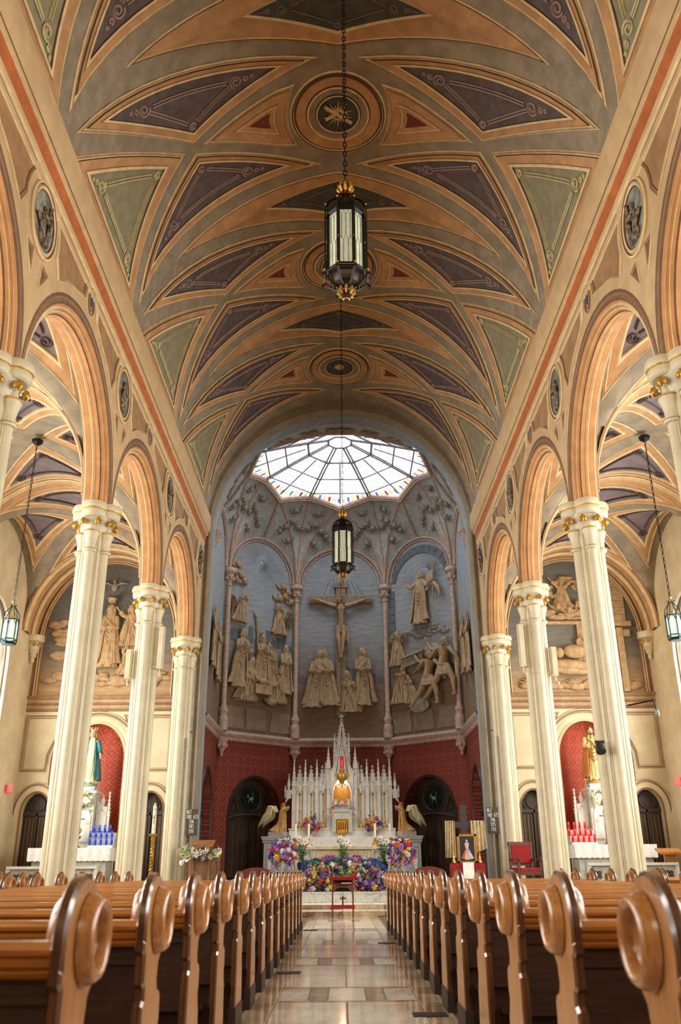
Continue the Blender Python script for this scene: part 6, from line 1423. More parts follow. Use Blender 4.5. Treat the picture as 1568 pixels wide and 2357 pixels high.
# stepped flower bank in front of the altar: one mixed arrangement per stand
bank = [(-.74, 0, .0, 'left front', ['violet', 'pink', 'yellow', 'orange', 'lilac', 'white', 'magenta']), (-.42, 0, .02, 'left centre front', ['red', 'yellow', 'pink', 'white', 'lime', 'violet', 'orange']), (.42, 0, .02, 'right centre front', ['pink', 'yellow', 'salmon', 'white', 'violet', 'lilac', 'red']), (.76, 0, .0, 'right front', ['rose', 'yellow', 'lilac', 'orange', 'cream', 'violet', 'pink'])]
for k, (x, y, z, nm, cols) in enumerate(bank):
    arrangement('flower_arrangement', 'mixed bright blossoms massed on the marble step, %s' % nm, 'flowers', (x, 21.75, SF), blob(76, .25, .16, .25, (0, 0, .2), k + 3), cols, group='flower bank before the altar', seed=k + 1, fol=(240, .15))
for k, (x, nm) in enumerate(((-.62, 'left'), (-.2, 'left of centre'), (.2, 'right of centre'), (.62, 'right'))):
    arrangement('flower_arrangement', 'cream, blue and yellow blossoms in the middle tier of the bank, %s' % nm, 'flowers', (x, 22.1, SF + .18), blob(60, .25, .15, .24, (0, 0, .2), k + 13), ['cream', 'lime', 'teal', 'yellow', 'white', 'pink', 'blue'], group='flower bank before the altar', seed=k + 21, fol=(200, .15))
for k, (x, nm, cols) in enumerate(((-.72, 'left', ['blue', 'teal', 'violet']), (-.28, 'left of centre', ['blue', 'teal', 'magenta']), (.26, 'right of centre', ['magenta', 'pink', 'teal']), (.72, 'right', ['blue', 'teal', 'blue']))):
    arrangement('hydrangea_mass', 'deep blue and pink hydrangea heads at the top of the bank, %s' % nm, 'flowers', (x, 22.45, SF + .38), blob(24, .25, .14, .17, (0, 0, .17 - (.07 if abs(x) > .5 else 0)), k + 33), cols, ('cluster',), group='hydrangeas topping the bank', seed=k + 31, size=(1., 1.5))
# pedestal stands under the tiers
for zt, yy in ((.18, 22.1), (.38, 22.45)):
    b = MB(); b.box((0, 22.1 + (yy - 22.1), SF + zt / 2), (1.9, .34, zt)); o = b.build('flower_riser', M('riser_green_cloth', (40, 60, 36), .9), None, angle=0); tag(o, 'dark green draped riser under the %s tier of flowers' % ('middle' if zt < .3 else 'top'), 'riser')
# big bouquets with hanging wisteria
for s in (-1, 1):
    side = 'left' if s < 0 else 'right'
    t = arrangement('tall_bouquet', 'tall bouquet of violet, red and yellow blooms with trailing wisteria, %s of the altar' % side, 'bouquet', (s * 1.45, 22.6, SF), blob(78, .31, .22, .3, (0, 0, .84), 50 + s) + [(random.uniform(-.16, .16), -.23, .84 + random.uniform(-.15, .2)) for _ in range(16)], ['violet', 'violet', 'lilac', 'rose', 'orange', 'yellow', 'white', 'blue', 'salmon', 'white'], ('open', 'open', 'cluster', 'open'), 'bouquets on stands beside the altar', 5 + s, (120, .18), (.75, 1.25))
    b = MB(); b.lathe([(.12, 0), (.13, .02), (.05, .05), (.04, .3), (.1, .4), (.13, .62), (.12, .64)], 12); b.build('vase', M('vase_frosted_glass', (190, 200, 180), .3), t)
    random.seed(4 + s)
    for k in range(7):
        x = -.32 + .107 * k; me = bpy.data.meshes.get('wisteria')
        b = MB(); L_ = random.uniform(.22, .42)
        for j in range(18): f = j / 18; a = j * 2.4; r = .035 * (1 - f * .7); b.ball((x + r * cos(a), -.2 + r * sin(a), .68 - L_ * f), .02 * (1 - .5 * f), 4, 3)
        b.build('wisteria_raceme', FM['lilac' if k % 3 else 'white'], t)
# altar shelf bouquets
for s in (-1, 1):
    t = arrangement('shelf_bouquet', 'small bright bouquet on the high altar shelf, %s of the tabernacle' % ('left' if s < 0 else 'right'), 'bouquet', (s * .95, YA - .25, 1.86), blob(34, .24, .14, .22, (0, 0, .34), 70 + s), ['rose', 'orange', 'yellow', 'violet', 'pink', 'cream', 'salmon'], group='bouquets on the high altar', seed=9 + s, fol=(70, .16), size=(.8, 1.2))
    b = MB(); b.lathe([(.06, 0), (.07, .02), (.05, .06), (.1, .14), (.12, .16)], 10); b.build('bowl', mwhite, t)
arrangement('tabernacle_garland', 'pale garland of small blossoms draped over the tabernacle', 'garland', (0, YA - .3, 2.66), [(.34 * cos(a), 0, .1 * sin(a) + .02 * (j % 3)) for j, a in enumerate([pi * k / 22 for k in range(23)])] + [(q * .36, 0, -.08 * k) for q in (-1, 1) for k in range(4)] + [(0, -.02, .18), (.03, 0, .14), (-.05, 0, .14)], ['white', 'cream', 'pink', 'yellow', 'white', 'lilac'], ('open',), seed=4, fol=(30, .08), size=(.6, 1.))
# lilies
def lily(loc, label, h=.55, pot=True, n=9, group='potted lilies', pz=0.):
    t = thing('potted_lily', label, 'lily plant', loc, 0, group); random.seed(int(abs(loc[0]) * 100)); 
    pts = [(.0, 0, .2 + h * .08 * k) for k in range(9)]
    foliage(t, pts, 130, .18, leaf_b, 3, .5, .014)
    b = MB(); heads = []
    for k in range(5):
        a = 2 * pi * k / 5; p = (.1 * cos(a), .1 * sin(a), .2 + h * (.8 + .08 * (k % 2))); b.tube([(0, 0, .1), (p[0] * .4, p[1] * .4, .2 + h * .5), p], .006, 4); heads.append(p)
    b.build('stem', leaf_b, t)
    for k in range(n): p = heads[k % 5]; part(fmesh('lily', 'white'), 'blossom', t, (p[0] + random.uniform(-.06, .06), p[1] + random.uniform(-.06, .03), p[2] + random.uniform(0, .1)), (random.uniform(.8, 1.6), random.uniform(-.5, .5), random.uniform(-1, 1)), (1.1,) * 3)
    if pot: b = MB(); b.lathe([(.09, 0), (.1, .02), (.13, .17), (.16, .2), (.15, .22), (.02, .2)], 12); b.build('foil_pot', M('purple_foil_wrap', (72, 36, 84), .35), t, angle=20)
    return t
for x in (-1.02, 1.04):
    side = 'left' if x < 0 else 'right'; ps = MB(); ps.lathe([(.14, 0), (.14, .04), (.08, .08), (.07, .34), (.13, .4), (.14, .43)], 12, at=(x, 23.3, SF)); o = ps.build('plant_stand', mwhite); tag(o, 'small white marble stand under the %s potted lily' % side, 'stand')
    lily((x, 23.3, SF + .43), 'white lily in purple foil pot, %s end of the altar front' % side, .55)
b = MB(); b.lathe([(.13, 0), (.13, .03), (.05, .06), (.05, .3), (.12, .36), (.13, .38)], 12, at=(.02, 22.95, SF)); o = b.build('plant_stand', mwhite); tag(o, 'small white stand under the middle lily before the altar', 'stand')
lily((.02, 22.95, SF + .38), 'white lily standing before the middle of the altar', .6)
# ================================================================ SANCTUARY LAMP
t = thing('sanctuary_lamp', 'brass hanging lamp with a tall red glass before the high altar', 'lamp', (0, 26.3, 3.35))
b = MB(); b.lathe([(.01, -.16), (.03, -.12), (.015, -.09), (.05, -.05), (.12, .03), (.16, .12), (.15, .17), (.1, .2), (.06, .24), (.09, .3), (.07, .34), (.03, .35)], 16)
for k in range(3):
    a = 2 * pi * k / 3 + .5; b.tube([(.12 * cos(a), .12 * sin(a), .05), (.22 * cos(a), .22 * sin(a), .08), (.24 * cos(a), .24 * sin(a), .18), (.19 * cos(a), .19 * sin(a), .22)], [.02, .018, .018, .012], 6); b.ball((.2 * cos(a), .2 * sin(a), .23), .025, 6, 4)
b.build('brass_bowl', gold, t)
for z in (1.0, 1.55): b = MB(); b.lathe([(.02, z), (.055, z + .02), (.03, z + .08), (.01, z + .1)], 10); b.build('chain_boss', gold, t)
b = MB()
for k in range(3): a = 2 * pi * k / 3 + .5; b.tube([(.2 * cos(a), .2 * sin(a), .24), (.04 * cos(a), .04 * sin(a), 1.0), (0, 0, 1.6)], .007, 4)
b.tube([(0, 0, 1.6), (0, 0, 10.55)], .008, 4); b.build('chain', M('dark_brass_chain', (92, 66, 36), .5, metal=.6), t)
b = MB(); b.lathe([(.055, .34), (.06, .36), (.06, .68), (.055, .7)], 12); b.build('red_glass', M('red_lamp_glass', (176, 20, 22), .15, emit=.7), t)
# ================================================================ SIDE ALTARS AND STATUES
def statue_woman(t):
    b = MB(); H_ = 1.38; figure(b, H_, arms=((1, (.16, -.04, .62), (.2, -.12, .5)), (-1, (-.16, -.04, .62), (-.2, -.12, .5))), look=-.1, seed=2, mantle=True, veil=False, sash=False)
    b.build('figure', [M('statue_skin', (226, 186, 150), .5), M('statue_light_brown_hair', (186, 140, 84), .5), M('statue_cream_gown', (238, 222, 170), .5, vs=8, var=.1), M('statue_teal_mantle', (44, 120, 124), .5, vs=6, var=.3)], t, angle=60)
    b = MB(); b.lathe([(.075, H_ * .965), (.085, H_ * .97), (.08, H_ * .99), (.07, H_ * .985)], 14)
    for j in range(7): a = 2 * pi * j / 7; b.tube([(.075 * cos(a), .075 * sin(a), H_ * .985), (.095 * cos(a), .095 * sin(a), H_ * 1.03)], [.014, .004], 5); b.ball((.095 * cos(a), .095 * sin(a), H_ * 1.035), .012, 5, 4)
    b.build('crown', M('crown_silver_gilt', (214, 200, 150), .35, metal=.5), t)
def statue_man(t):
    b = MB(); H_ = 1.38; figure(b, H_, beard=True, arms=((-1, (-.15, -.06, .62), (-.02, -.15, .64)), (1, (.16, -.03, .62), (.17, -.1, .47))), look=.15, seed=4)
    b.build('figure', [M('statue_skin', (226, 186, 150), .5), M('statue_brown_hair', (120, 76, 40), .5), M('statue_pale_gold_robe', (226, 204, 130), .5, vs=8, var=.12), M('statue_orange_mantle', (206, 128, 54), .5, vs=6, var=.25)], t, angle=60)
    b = MB(); b.tube([(-.03, -.24, .1), (-.05, -.22, 1.05)], .01, 5); b.ball((-.05, -.22, 1.08), (.03, .03, .05), 6, 5); b.build('green_lily_staff', M('staff_green', (70, 120, 60), .5), t)
for s in (-1, 1):
    side = 'left' if s < 0 else 'right'; cx = s * 6.58
    t = thing('side_altar', 'white cloth-covered side altar below the statue in the %s aisle' % side, 'altar', (s * 6.62, 22.62, SF))
    b = MB(); b.box((0, 0, .46), (1.8, .6, .92)); b.box((0, 0, .95), (1.96, .72, .05)); b.box((0, -.31, .45), (1.5, .03, .6)); b.build('altar_block', mgrey, t, angle=0)
    b = MB(); n = 60; b.box((0, 0, .985), (2.0, .76, .02))
    b.grid([[(-1.0 + 2.0 * j / n, -.385 - .006 * sin(j * .9), .995 - (.0 if k == 0 else (.15 if k == 1 else .29 + .018 * abs(sin(j * pi / 4))))) for j in range(n + 1)] for k in range(3)])
    for q in (-1, 1): b.grid([[(q * 1.002, -.38 + .76 * j / 20, .995 - (0 if k == 0 else .3)) for j in range(21)] for k in range(2)])
    b.build('altar_cloth', white_cl, t, angle=30)
    # tiered gradines and pedestal
    g = thing('statue_pedestal', 'white gothic marble pedestal carrying the statue, %s aisle' % side, 'pedestal', (cx, 23.15, SF))
    b = MB(); b.box((0, .1, .6), (1.5, .5, 1.2)); b.box((0, .1, 1.21), (1.5, .46, .05)); b.box((0, .05, 1.75), (.52, .5, 1.2)); b.box((0, .05, 2.34), (.6, .56, .06)); b.box((0, .05, 2.42), (.44, .46, .1))
    b.tube([(-.2, -.21, 1.2), (-.2, -.21, 1.75), (-.12, -.21, 1.92), (0, -.21, 2.0), (.12, -.21, 1.92), (.2, -.21, 1.75), (.2, -.21, 1.2)], .022, 5); b.tube([(-.27, -.21, 2.0), (0, -.21, 2.3), (.27, -.21, 2.0)], .02, 4)
    b.build('pedestal_block', mwhite, g, angle=0)
    for q in (-1, 1):
        b = MB(); b.prism([(q * .27, 1.2), (q * .27, 2.2), (q * .42, 2.0), (q * .55, 2.0), (q * .55, 1.2)], lambda u, v, d: (u, d, v), .0, .14); pinnacle(b, q * .42, .05, 1.9, 2.28, .07); pinnacle(b, q * .58, .05, 1.2, 2.36, .075)
        b.tube([(q * .3, -.01, 1.25), (q * .3, -.01, 1.8), (q * .42, -.01, 1.95), (q * .54, -.01, 1.8), (q * .54, -.01, 1.25)], .014, 4); b.build('pierced_wing', mwhite, g, angle=0)
    st = thing('statue', ('statue of a crowned woman in cream gown and teal mantle in the left niche' if s < 0 else 'statue of a bearded man in orange mantle holding a staff, right niche'), 'statue', (cx, 23.2, SF + 2.47), 0)
    b = MB(); b.lathe([(.24, 0), (.25, .03), (.2, .06), (.22, .09), (.1, .1)], 16); b.build('base', M('statue_base_' + side, (150, 176, 150) if s < 0 else (190, 160, 110), .5), st)
    (statue_woman if s < 0 else statue_man)(st)
    for ch_ in st.children: 
        if ch_.name.split('.')[0] != 'base': ch_.location = (0, 0, .09)
    # crucifix on altar
    c = thing('altar_crucifix', 'slender gilt crucifix on the %s side altar' % side, 'crucifix', (cx, 22.78, SF + .995))
    b = MB(); b.lathe([(.08, 0), (.08, .02), (.03, .05), (.012, .1), (.012, .35)], 8); b.box((0, 0, .58), (.025, .02, .5)); b.box((0, 0, .68), (.24, .02, .025)); b.build('cross', M('crucifix_brown_gilt', (140, 96, 54), .4, metal=.4), c)
    b = MB(); b.tube([(0, -.02, .72), (0, -.025, .6), (0, -.02, .45)], [.015, .022, .01], 6); [b.tube([(0, -.02, .68), (q * .1, -.02, .7)], [.01, .006], 5) for q in (-1, 1)]; b.ball((0, -.025, .74), .018, 6, 5); b.build('corpus', gold, c)
    arrangement('statue_garland', 'white silk flower garland on the pedestal below the %s statue' % side, 'garland', (cx, 22.88, SF + 2.15), [(.2 * cos(a) , 0, .16 * sin(a)) for a in [2 * pi * k / 20 for k in range(20)]] + [(-.22, 0, .2), (.2, 0, .24), (-.15, 0, -.2), (.16, 0, -.25)], ['white', 'cream', 'white'] + (['blue'] if s > 0 else ['lime']), ('open',), seed=6, fol=(40, .1), size=(.8, 1.2))
    v = arrangement('altar_vase_bouquet', ('purple, yellow and white' if s < 0 else 'yellow and white') + ' bouquet in a white bowl on the %s side altar' % side, 'bouquet', (cx - .08 if s < 0 else cx + .22, 22.62, SF + 1.0), blob(26, .18, .12, .16, (0, 0, .3), 8), ['violet', 'yellow', 'cream', 'white', 'lime'] if s < 0 else ['yellow', 'white', 'cream'], seed=12, fol=(50, .12), size=(.7, 1.))
    b = MB(); b.lathe([(.06, 0), (.05, .03), (.1, .1), (.11, .16), (.09, .18)], 12); b.build('bowl', mwhite, v)
    # votive glasses on a tiered rack
    x0 = s * 5.98 if s < 0 else 5.98
    rk = thing('votive_rack', 'white stepped rack holding the %s votive glasses' % ('blue' if s < 0 else 'red'), 'rack', (x0, 22.78, SF + .995)); b = MB()
    for k in range(3): b.box((0, -.12 + .14 * k, .03 + .075 * k), (.62, .13, .06 + .15 * k))
    b.build('rack_steps', mwhite, rk, angle=0)
    vm_ = M('votive_blue_glass', (20, 60, 190), .15, emit=.25) if s < 0 else M('votive_red_glass', (206, 16, 30), .15, emit=.3); v0 = None
    for r in range(3):
        for k in range(5):
            if r == 2 and k == 4: continue
            loc = (x0 - .27 + .135 * k - (.04 if r % 2 else 0), 22.78 - .12 + .14 * r, SF + .995 + .105 + .15 * r - .045)
            lab = 'tall %s votive glass in the %s row of the stepped rack, %s from the left' % ('blue' if s < 0 else 'red', ('front', 'middle', 'back')[r], ('first', 'second', 'third', 'fourth', 'fifth')[k])
            if v0 is None:
                v0 = thing('votive_candle', lab, 'votive candle', loc, 0, '%s votive glasses' % ('blue' if s < 0 else 'red')); b = MB(); b.lathe([(.026, 0), (.029, .01), (.029, .18), (.027, .19), (.024, .18), (.02, .17)], 10); b.build('glass', vm_, v0); b = MB(); b.lathe([(.026, .17), (.026, .178), (.004, .18)], 8); b.build('wax', wax, v0)
            else: dup(v0, loc, label=lab)
    # communion rail
    r0 = thing('communion_rail', 'white marble communion rail pierced with quatrefoils, %s aisle' % side, 'rail', (s * 6.75, 21.55, SF)); b = MB()
    for (a, c2) in ((-1.05, -.15), (-.12, 1.05)) :
        b.box(((a + c2) / 2, 0, .55), (c2 - a, .2, .06)); b.box(((a + c2) / 2, 0, .05), (c2 - a, .2, .1)); b.box(((a + c2) / 2, .03, .3), (c2 - a, .05, .44))
        for q in (a + .03, c2 - .03): b.box((q, 0, .3), (.08, .16, .46))
    b.build('rail_frame', mwhite, r0, angle=0); b = MB()
    for x in (-.82, -.45, .15, .5, .85):
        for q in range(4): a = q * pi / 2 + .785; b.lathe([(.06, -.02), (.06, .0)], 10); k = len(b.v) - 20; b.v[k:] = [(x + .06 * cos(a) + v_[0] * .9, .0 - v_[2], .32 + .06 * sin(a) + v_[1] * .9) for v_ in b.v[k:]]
    b.build('quatrefoil_shade_disc', M('quatrefoil_painted_shadow', (96, 94, 90), .6), r0); b = MB()  # solid dark discs, shade of the quatrefoil hollows put into their colour
    for x in (-.82, -.45, .15, .5, .85): b.tube([(x + .15 * cos(a), -.01, .32 + .17 * sin(a)) for a in [2 * pi * j / 16 for j in range(16)]], .015, 5, closed=True)
    b.build('tracery_ring', mwhite, r0)
# small red kneeler by the left side altar
t = thing('side_kneeler', 'low wooden kneeler with red cushion before the left side altar', 'kneeler', (-6.9, 22.15, SF)); b = MB(); b.box((0, 0, .6), (.5, .3, .03)); b.box((-.23, 0, .3), (.03, .28, .6)); b.box((.23, 0, .3), (.03, .28, .6)); b.box((0, 0, .35), (.46, .26, .02)); b.build('kneeler_frame', kw, t, angle=0); b = MB(); cushion(b, (0, 0, .65), (.54, .32, .06)); b.build('cushion', red_v, t)
# ================================================================ LEFT SANCTUARY: ambo, paschal candle
t = thing('ambo', 'carved oak lectern with sloping book top, hung with white flowers, left of the altar', 'lectern', (-3.32, 21.95, SF)); ok = M('ambo_oak', (136, 92, 52), .45, rgb2=(96, 62, 34), vs=7, stretch=(6, 6, .7))
b = MB()
n = 6; V = lambda r, k, z: (r * cos(2 * pi * k / n), r * sin(2 * pi * k / n), z)
b.lathe([(.44, 0), (.44, .08), (.38, .1), (.38, .86), (.43, .9), (.43, .95)], 6); b.build('pulpit_body', ok, t, angle=0)
for k in range(6): b = MB(); a, c2 = Vector(V(.385, k, 0)), Vector(V(.385, k + 1, 0)); f = lambda u, z: tuple(a.lerp(c2, u) * 1.01 + Vector((0, 0, z))); b.tube([f(.2, .2), f(.2, .62), f(.5, .76), f(.8, .62), f(.8, .2)], .014, 4, closed=True); b.tube([f(.02, .1), f(.02, .86)], .025, 6); b.build('carved_panel', ok, t)
b = MB(); b.box((0, -.02, 1.06), (.5, .4, .04), rx=.35); b.box((0, -.2, 1.0), (.5, .03, .06)); b.box((0, .05, 1.0), (.2, .2, .14)); b.build('book_top', M('ambo_top_oak', (160, 106, 56), .4, rgb2=(110, 70, 36), stretch=(1, 6, 6)), t, angle=0)
arrangement('ambo_garland', 'garland of white lilies and pale blooms draped over the oak lectern', 'garland', (-3.32, 21.5, SF + .92), [(-.46 + .92 * j / 20 + random.uniform(-.03, .03), random.uniform(-.06, .04), -.10 * sin(pi * j / 20) + random.uniform(-.13, .1)) for j in range(21)] * 2 + [(-.42, 0, -.28), (-.3, 0, -.2), (.38, 0, -.2)], ['white', 'white', 'cream', 'lilac', 'white', 'lime'], ('open', 'lily'), seed=17, fol=(90, .16), size=(.9, 1.4), fmat=leaf_b)
t = thing('paschal_candle', 'tall decorated white candle on a twisted brass stand beside the left pier', 'candle', (-4.56, 22.0, SF)); b = MB(); b.lathe([(.17, 0), (.17, .03), (.1, .07), (.05, .12), (.03, .16)], 12)
for ph in (0, pi): b.tube([(.028 * cos(j * .9 + ph), .028 * sin(j * .9 + ph), .15 + .022 * j) for j in range(46)], .02, 5)
b.lathe([(.03, 1.14), (.05, 1.17), (.03, 1.2), (.09, 1.25), (.11, 1.28), (.05, 1.3)], 12); b.build('twisted_stand', gold, t)
b = MB(); b.lathe([(.045, 1.28), (.045, 1.93), (.02, 1.94)], 12); b.build('candle', wax, t)
b = MB(); b.box((0, -.046, 1.62), (.02, .006, .22)); b.box((0, -.046, 1.66), (.07, .006, .02)); b.lathe([(.047, 1.4), (.048, 1.41)], 12); b.lathe([(.047, 1.84), (.048, 1.86)], 12); b.build('gilt_incised_cross', gold, t); b = MB(); b.lathe([(.03, 1.94), (.03, 1.99), (.005, 2.0)], 8); b.build('brass_cap', gold, t)
# hymn boards
for s in (-1, 1):
    side = 'left' if s < 0 else 'right'; xc = s * 3.86; z0 = 2.08
    t = thing('hymn_board', 'grey-brown hymn board with white numerals on the %s pier' % side, 'sign', (xc, 23.28, z0)); b = MB(); b.box((0, 0, 0), (.30, .03, .64)); b.build('board', M('hymn_board_taupe', (92, 80, 70), .6), t, angle=0)
    for row, (txt, x, z) in enumerate((('867', -.155, .20), ('180', -.155, .085), ('633', .025, .085), ('596', -.08, -.03), ('185', -.08, -.145), ('190', -.08, -.26))):
        b = MB(); letters(b, txt, lambda u, v: (x + .02 + u * .64, -.02, z + v), .095, .0075, .7); b.build('numerals', M('numeral_white', (240, 240, 236), .5), t)
    # tall grey column loudspeaker
    t = thing('column_loudspeaker', 'tall slim grey loudspeaker on the %s chancel pier' % side, 'speaker', (s * 4.08, 22.62, 2.75)); b = MB(); b.box((0, 0, 0), (.16, .1, 2.7)); b.box((0, -.055, 0), (.13, .01, 2.6)); b.build('cabinet', M('speaker_grey', (158, 150, 134), .6), t, angle=0); b = MB(); b.box((0, .1, 1.1), (.05, .12, .05)); b.box((0, .1, -1.1), (.05, .12, .05)); b.build('bracket', iron, t, angle=0)
    # white column speakers on the third column
    for (dx, z, h_, nm) in ((-s * .33, 5.35, .92, 'inner'), (s * .33, 5.0, .62, 'outer')):
        t = thing('wall_speaker', 'cream box speaker strapped to the %s side of the third column, %s' % (nm, side), 'speaker', (s * 4.2 + dx, 18.05, z)); b = MB(); b.box((0, 0, 0), (.12, .14, h_)); b.box((0, -.075, 0), (.09, .01, h_ - .06)); b.build('cabinet', stone_col, t, angle=0)
        b = MB(); b.box((s * .1 if nm == 'inner' else -s * .1, .03, -h_ / 2 + .06), (.12, .03, .03)); b.tube([(0, 0, -h_ / 2), (0, -.02, -h_ / 2 - .1), (.05, -.08, -h_ / 2 - .16)], [.02, .02, .03], 6); b.build('bracket', stone_col, t)
    t = thing('clamp_hook', 'small steel hook fixed to the %s chancel pier' % side, 'hook', (s * 4.05, 23.3, 4.35)); b = MB(); b.tube([(0, .12, 0), (0, -.05, 0), (-s * .12, -.05, 0)], .012, 5); b.ball((0, -.05, 0), .035, 6, 5); b.build('hook_body', M('steel_grey', (110, 120, 118), .4, metal=.6), t)
    t = thing('exit_sign', 'pink-lit exit box sign on the %s outer wall' % side, 'sign', (s * 8.5, 22.9 if s < 0 else 22.6, 2.9 if s < 0 else 2.95), s * -.3)
    b = MB(); b.box((0, 0, 0), (.12, .3, .2)); b.build('sign_box', M('exit_sign_pink', (236, 120, 116), .5, emit=.5), t, angle=0)
# sanctuary benches (backs just above the pews)
for s in (-1, 1):
    t = thing('sanctuary_bench', 'low reddish wooden bench on the %s of the sanctuary floor, back curved' % ('left' if s < 0 else 'right'), 'bench', (s * 2.05, 21.95, SF)); cw = M('bench_red_mahogany', (122, 44, 26), .4, rgb2=(86, 28, 18), stretch=(1, 6, 6))
    b = MB(); b.grid([[(x, 0 + o, .46 + .07 * cos(x * 4.5) * k - .4 * (1 - k) + .0) for x in [-.33 + .066 * j for j in range(11)]] for o, k in ((0, 0), (0, 1), (.04, 1), (.04, 0))]); b.build('backrest', cw, t, angle=30)
    b = MB(); b.box((0, .2, .28), (.64, .4, .04)); b.build('seat', cw, t, angle=0)
    for x in (-.3, .3):
        for y in (.03, .37): b = MB(); b.box((x, y, .14), (.04, .04, .28)); b.build('leg', cw, t, angle=0)
# ================================================================ RIGHT SANCTUARY: draped cross, framed picture, chair
t = thing('draped_cross', 'dark wooden cross with cream cloth hanging from its arms, right of the altar', 'cross', (3.04, 22.75, SF)); dk = M('cross_charcoal_wood', (62, 54, 52), .7)
b = MB(); b.box((0, 0, .98), (.15, .1, 1.95)); b.box((0, 0, 1.48), (.86, .11, .15)); b.box((0, 0, .03), (.6, .5, .06)); b.build('cross_beams', dk, t, angle=0)
for (x0, x1, zb, q) in ((-.47, -.24, .72, -1), (.16, .5, .78, 1)):
    b = MB(); n = 26; R = []
    for k in range(8):
        f = k / 7; row = []
        for j in range(n): u = j / (n - 1); x = x0 + (x1 - x0) * u + q * .04 * f * (u if q > 0 else 1 - u); row.append((x, -.07 - .025 * f * 1 - .022 * sin(u * 26 + k * .3), 1.58 - f * (1.58 - zb) + (.16 * u * f if q > 0 else 0)))
        R.append(row)
    b.grid(R); b.grid([[(p[0], p[1] + .012, p[2]) for p in r] for r in R], flip=True); b.grid([[(x0, .06, 1.3), (x0, .06, 1.58), (x0, -.07, 1.58)], [(x1, .06, 1.3), (x1, .06, 1.58), (x1, -.07, 1.58)]]); b.build('drape', cream_cl, t, angle=60)
t = thing('side_table', 'small table under a red cloth with a white runner, in front of the draped cross', 'table', (2.98, 22.1, SF)); b = MB(); b.box((0, 0, .57), (.76, .46, .03)); b.build('tabletop', kw, t, angle=0)
for x in (-.34, .34):
    for y in (-.19, .19): b = MB(); b.box((x, y, .28), (.04, .04, .56)); b.build('leg', kw, t, angle=0)
b = MB(); per = [(-.39, -.24), (.39, -.24), (.39, .24), (-.39, .24)]; pp = samp(per, 14); b.grid([[(x * (1 + .05 * k + .015 * k * sin(j * 1.3)), y * (1 + .05 * k + .03 * k * sin(j * 1.7)), .59 - .42 * k) for j, (x, y) in enumerate(pp)] for k in (0, .5, 1)], cv=True); b.q(*[(x, y, .592) for x, y in pp])
o = b.build('red_tablecloth', red_v, None, angle=50); o.location = (2.98, 22.1, SF); tag(o, 'crimson cloth draped over the small side table', 'tablecloth')
b = MB(); b.grid([[(x, y, z) for x in (-.13, 0, .13)] for y, z in ((.2, .6), (-.245, .602), (-.262, .58), (-.285, .2))]); o = b.build('white_runner', white_cl, None, angle=50); o.location = (2.97, 22.09, SF + .003); tag(o, 'white linen runner hanging down the front of the crimson table', 'runner')
t = thing('framed_picture', 'gilt framed dark devotional picture standing on the red-draped table', 'picture', (2.99, 22.05, SF + .6), 0); 
b = MB(); fw = .05
for (x, z, sx, sz) in ((-.21, .31, fw, .66), (.21, .31, fw, .66), (0, .615, .47, fw), (0, .0 + .01, .47, fw)): b.box((x, 0, z), (sx, .04, sz))
for q in (-1, 1): b.tube([(q * .18, -.022, .04), (q * .18, -.022, .59)], .006, 4)
b.build('frame', M('picture_gilt_frame', (186, 132, 58), .4, metal=.5), t, angle=0)
b = MB(); b.q((-.19, -.005, .03), (.19, -.005, .03), (.19, -.005, .6), (-.19, -.005, .6)); cv = b.build('canvas', M('picture_navy_ground', (34, 40, 54), .5, rgb2=(22, 24, 34), vs=9), t, angle=0)
b = MB()   # generic pale robed figure with two fans of light
b.prism([(-.03, .3), (.0, .28), (.03, .3), (.075, .12), (.05, .07), (-.05, .07), (-.075, .12)], lambda u, v, d: (u, d, v), -.008, -.006); b.lathe([(.001, 0), (.028, 0)], 10); 
b.prism([(-.055, .43), (-.03, .3), (.03, .3), (.055, .43), (.02, .46), (-.02, .46)], lambda u, v, d: (u, d, v), -.008, -.006); b.prism([(.025 * cos(a), .49 + .032 * sin(a)) for a in [2 * pi * j / 12 for j in range(12)]], lambda u, v, d: (u, d, v), -.009, -.006)
b.build('painted_figure', M('picture_pale_pink', (214, 178, 164), .6), cv, angle=0)
b = MB(); b.prism([(-.012, .36), (-.02, .34), (-.15, .1), (-.07, .08)], lambda u, v, d: (u, d, v), -.0105, -.009); b.build('painted_red_light', M('picture_red_light', (200, 84, 66), .6), cv, angle=0)
b = MB(); b.prism([(.012, .36), (.02, .34), (.16, .1), (.08, .08)], lambda u, v, d: (u, d, v), -.0105, -.009); b.build('painted_white_light', M('picture_white_light', (190, 206, 216), .6), cv, angle=0)
for x, c_ in ((2.66, 'left'), (3.28, 'right')):
    o = candlestick('votive_lamp', (x, 22.02, SF + .6), .1, .05, 'small green-glass votive light on the red table, %s of the framed picture' % c_, 'votive lights by the picture', .04, .6, 'votive light', .02)
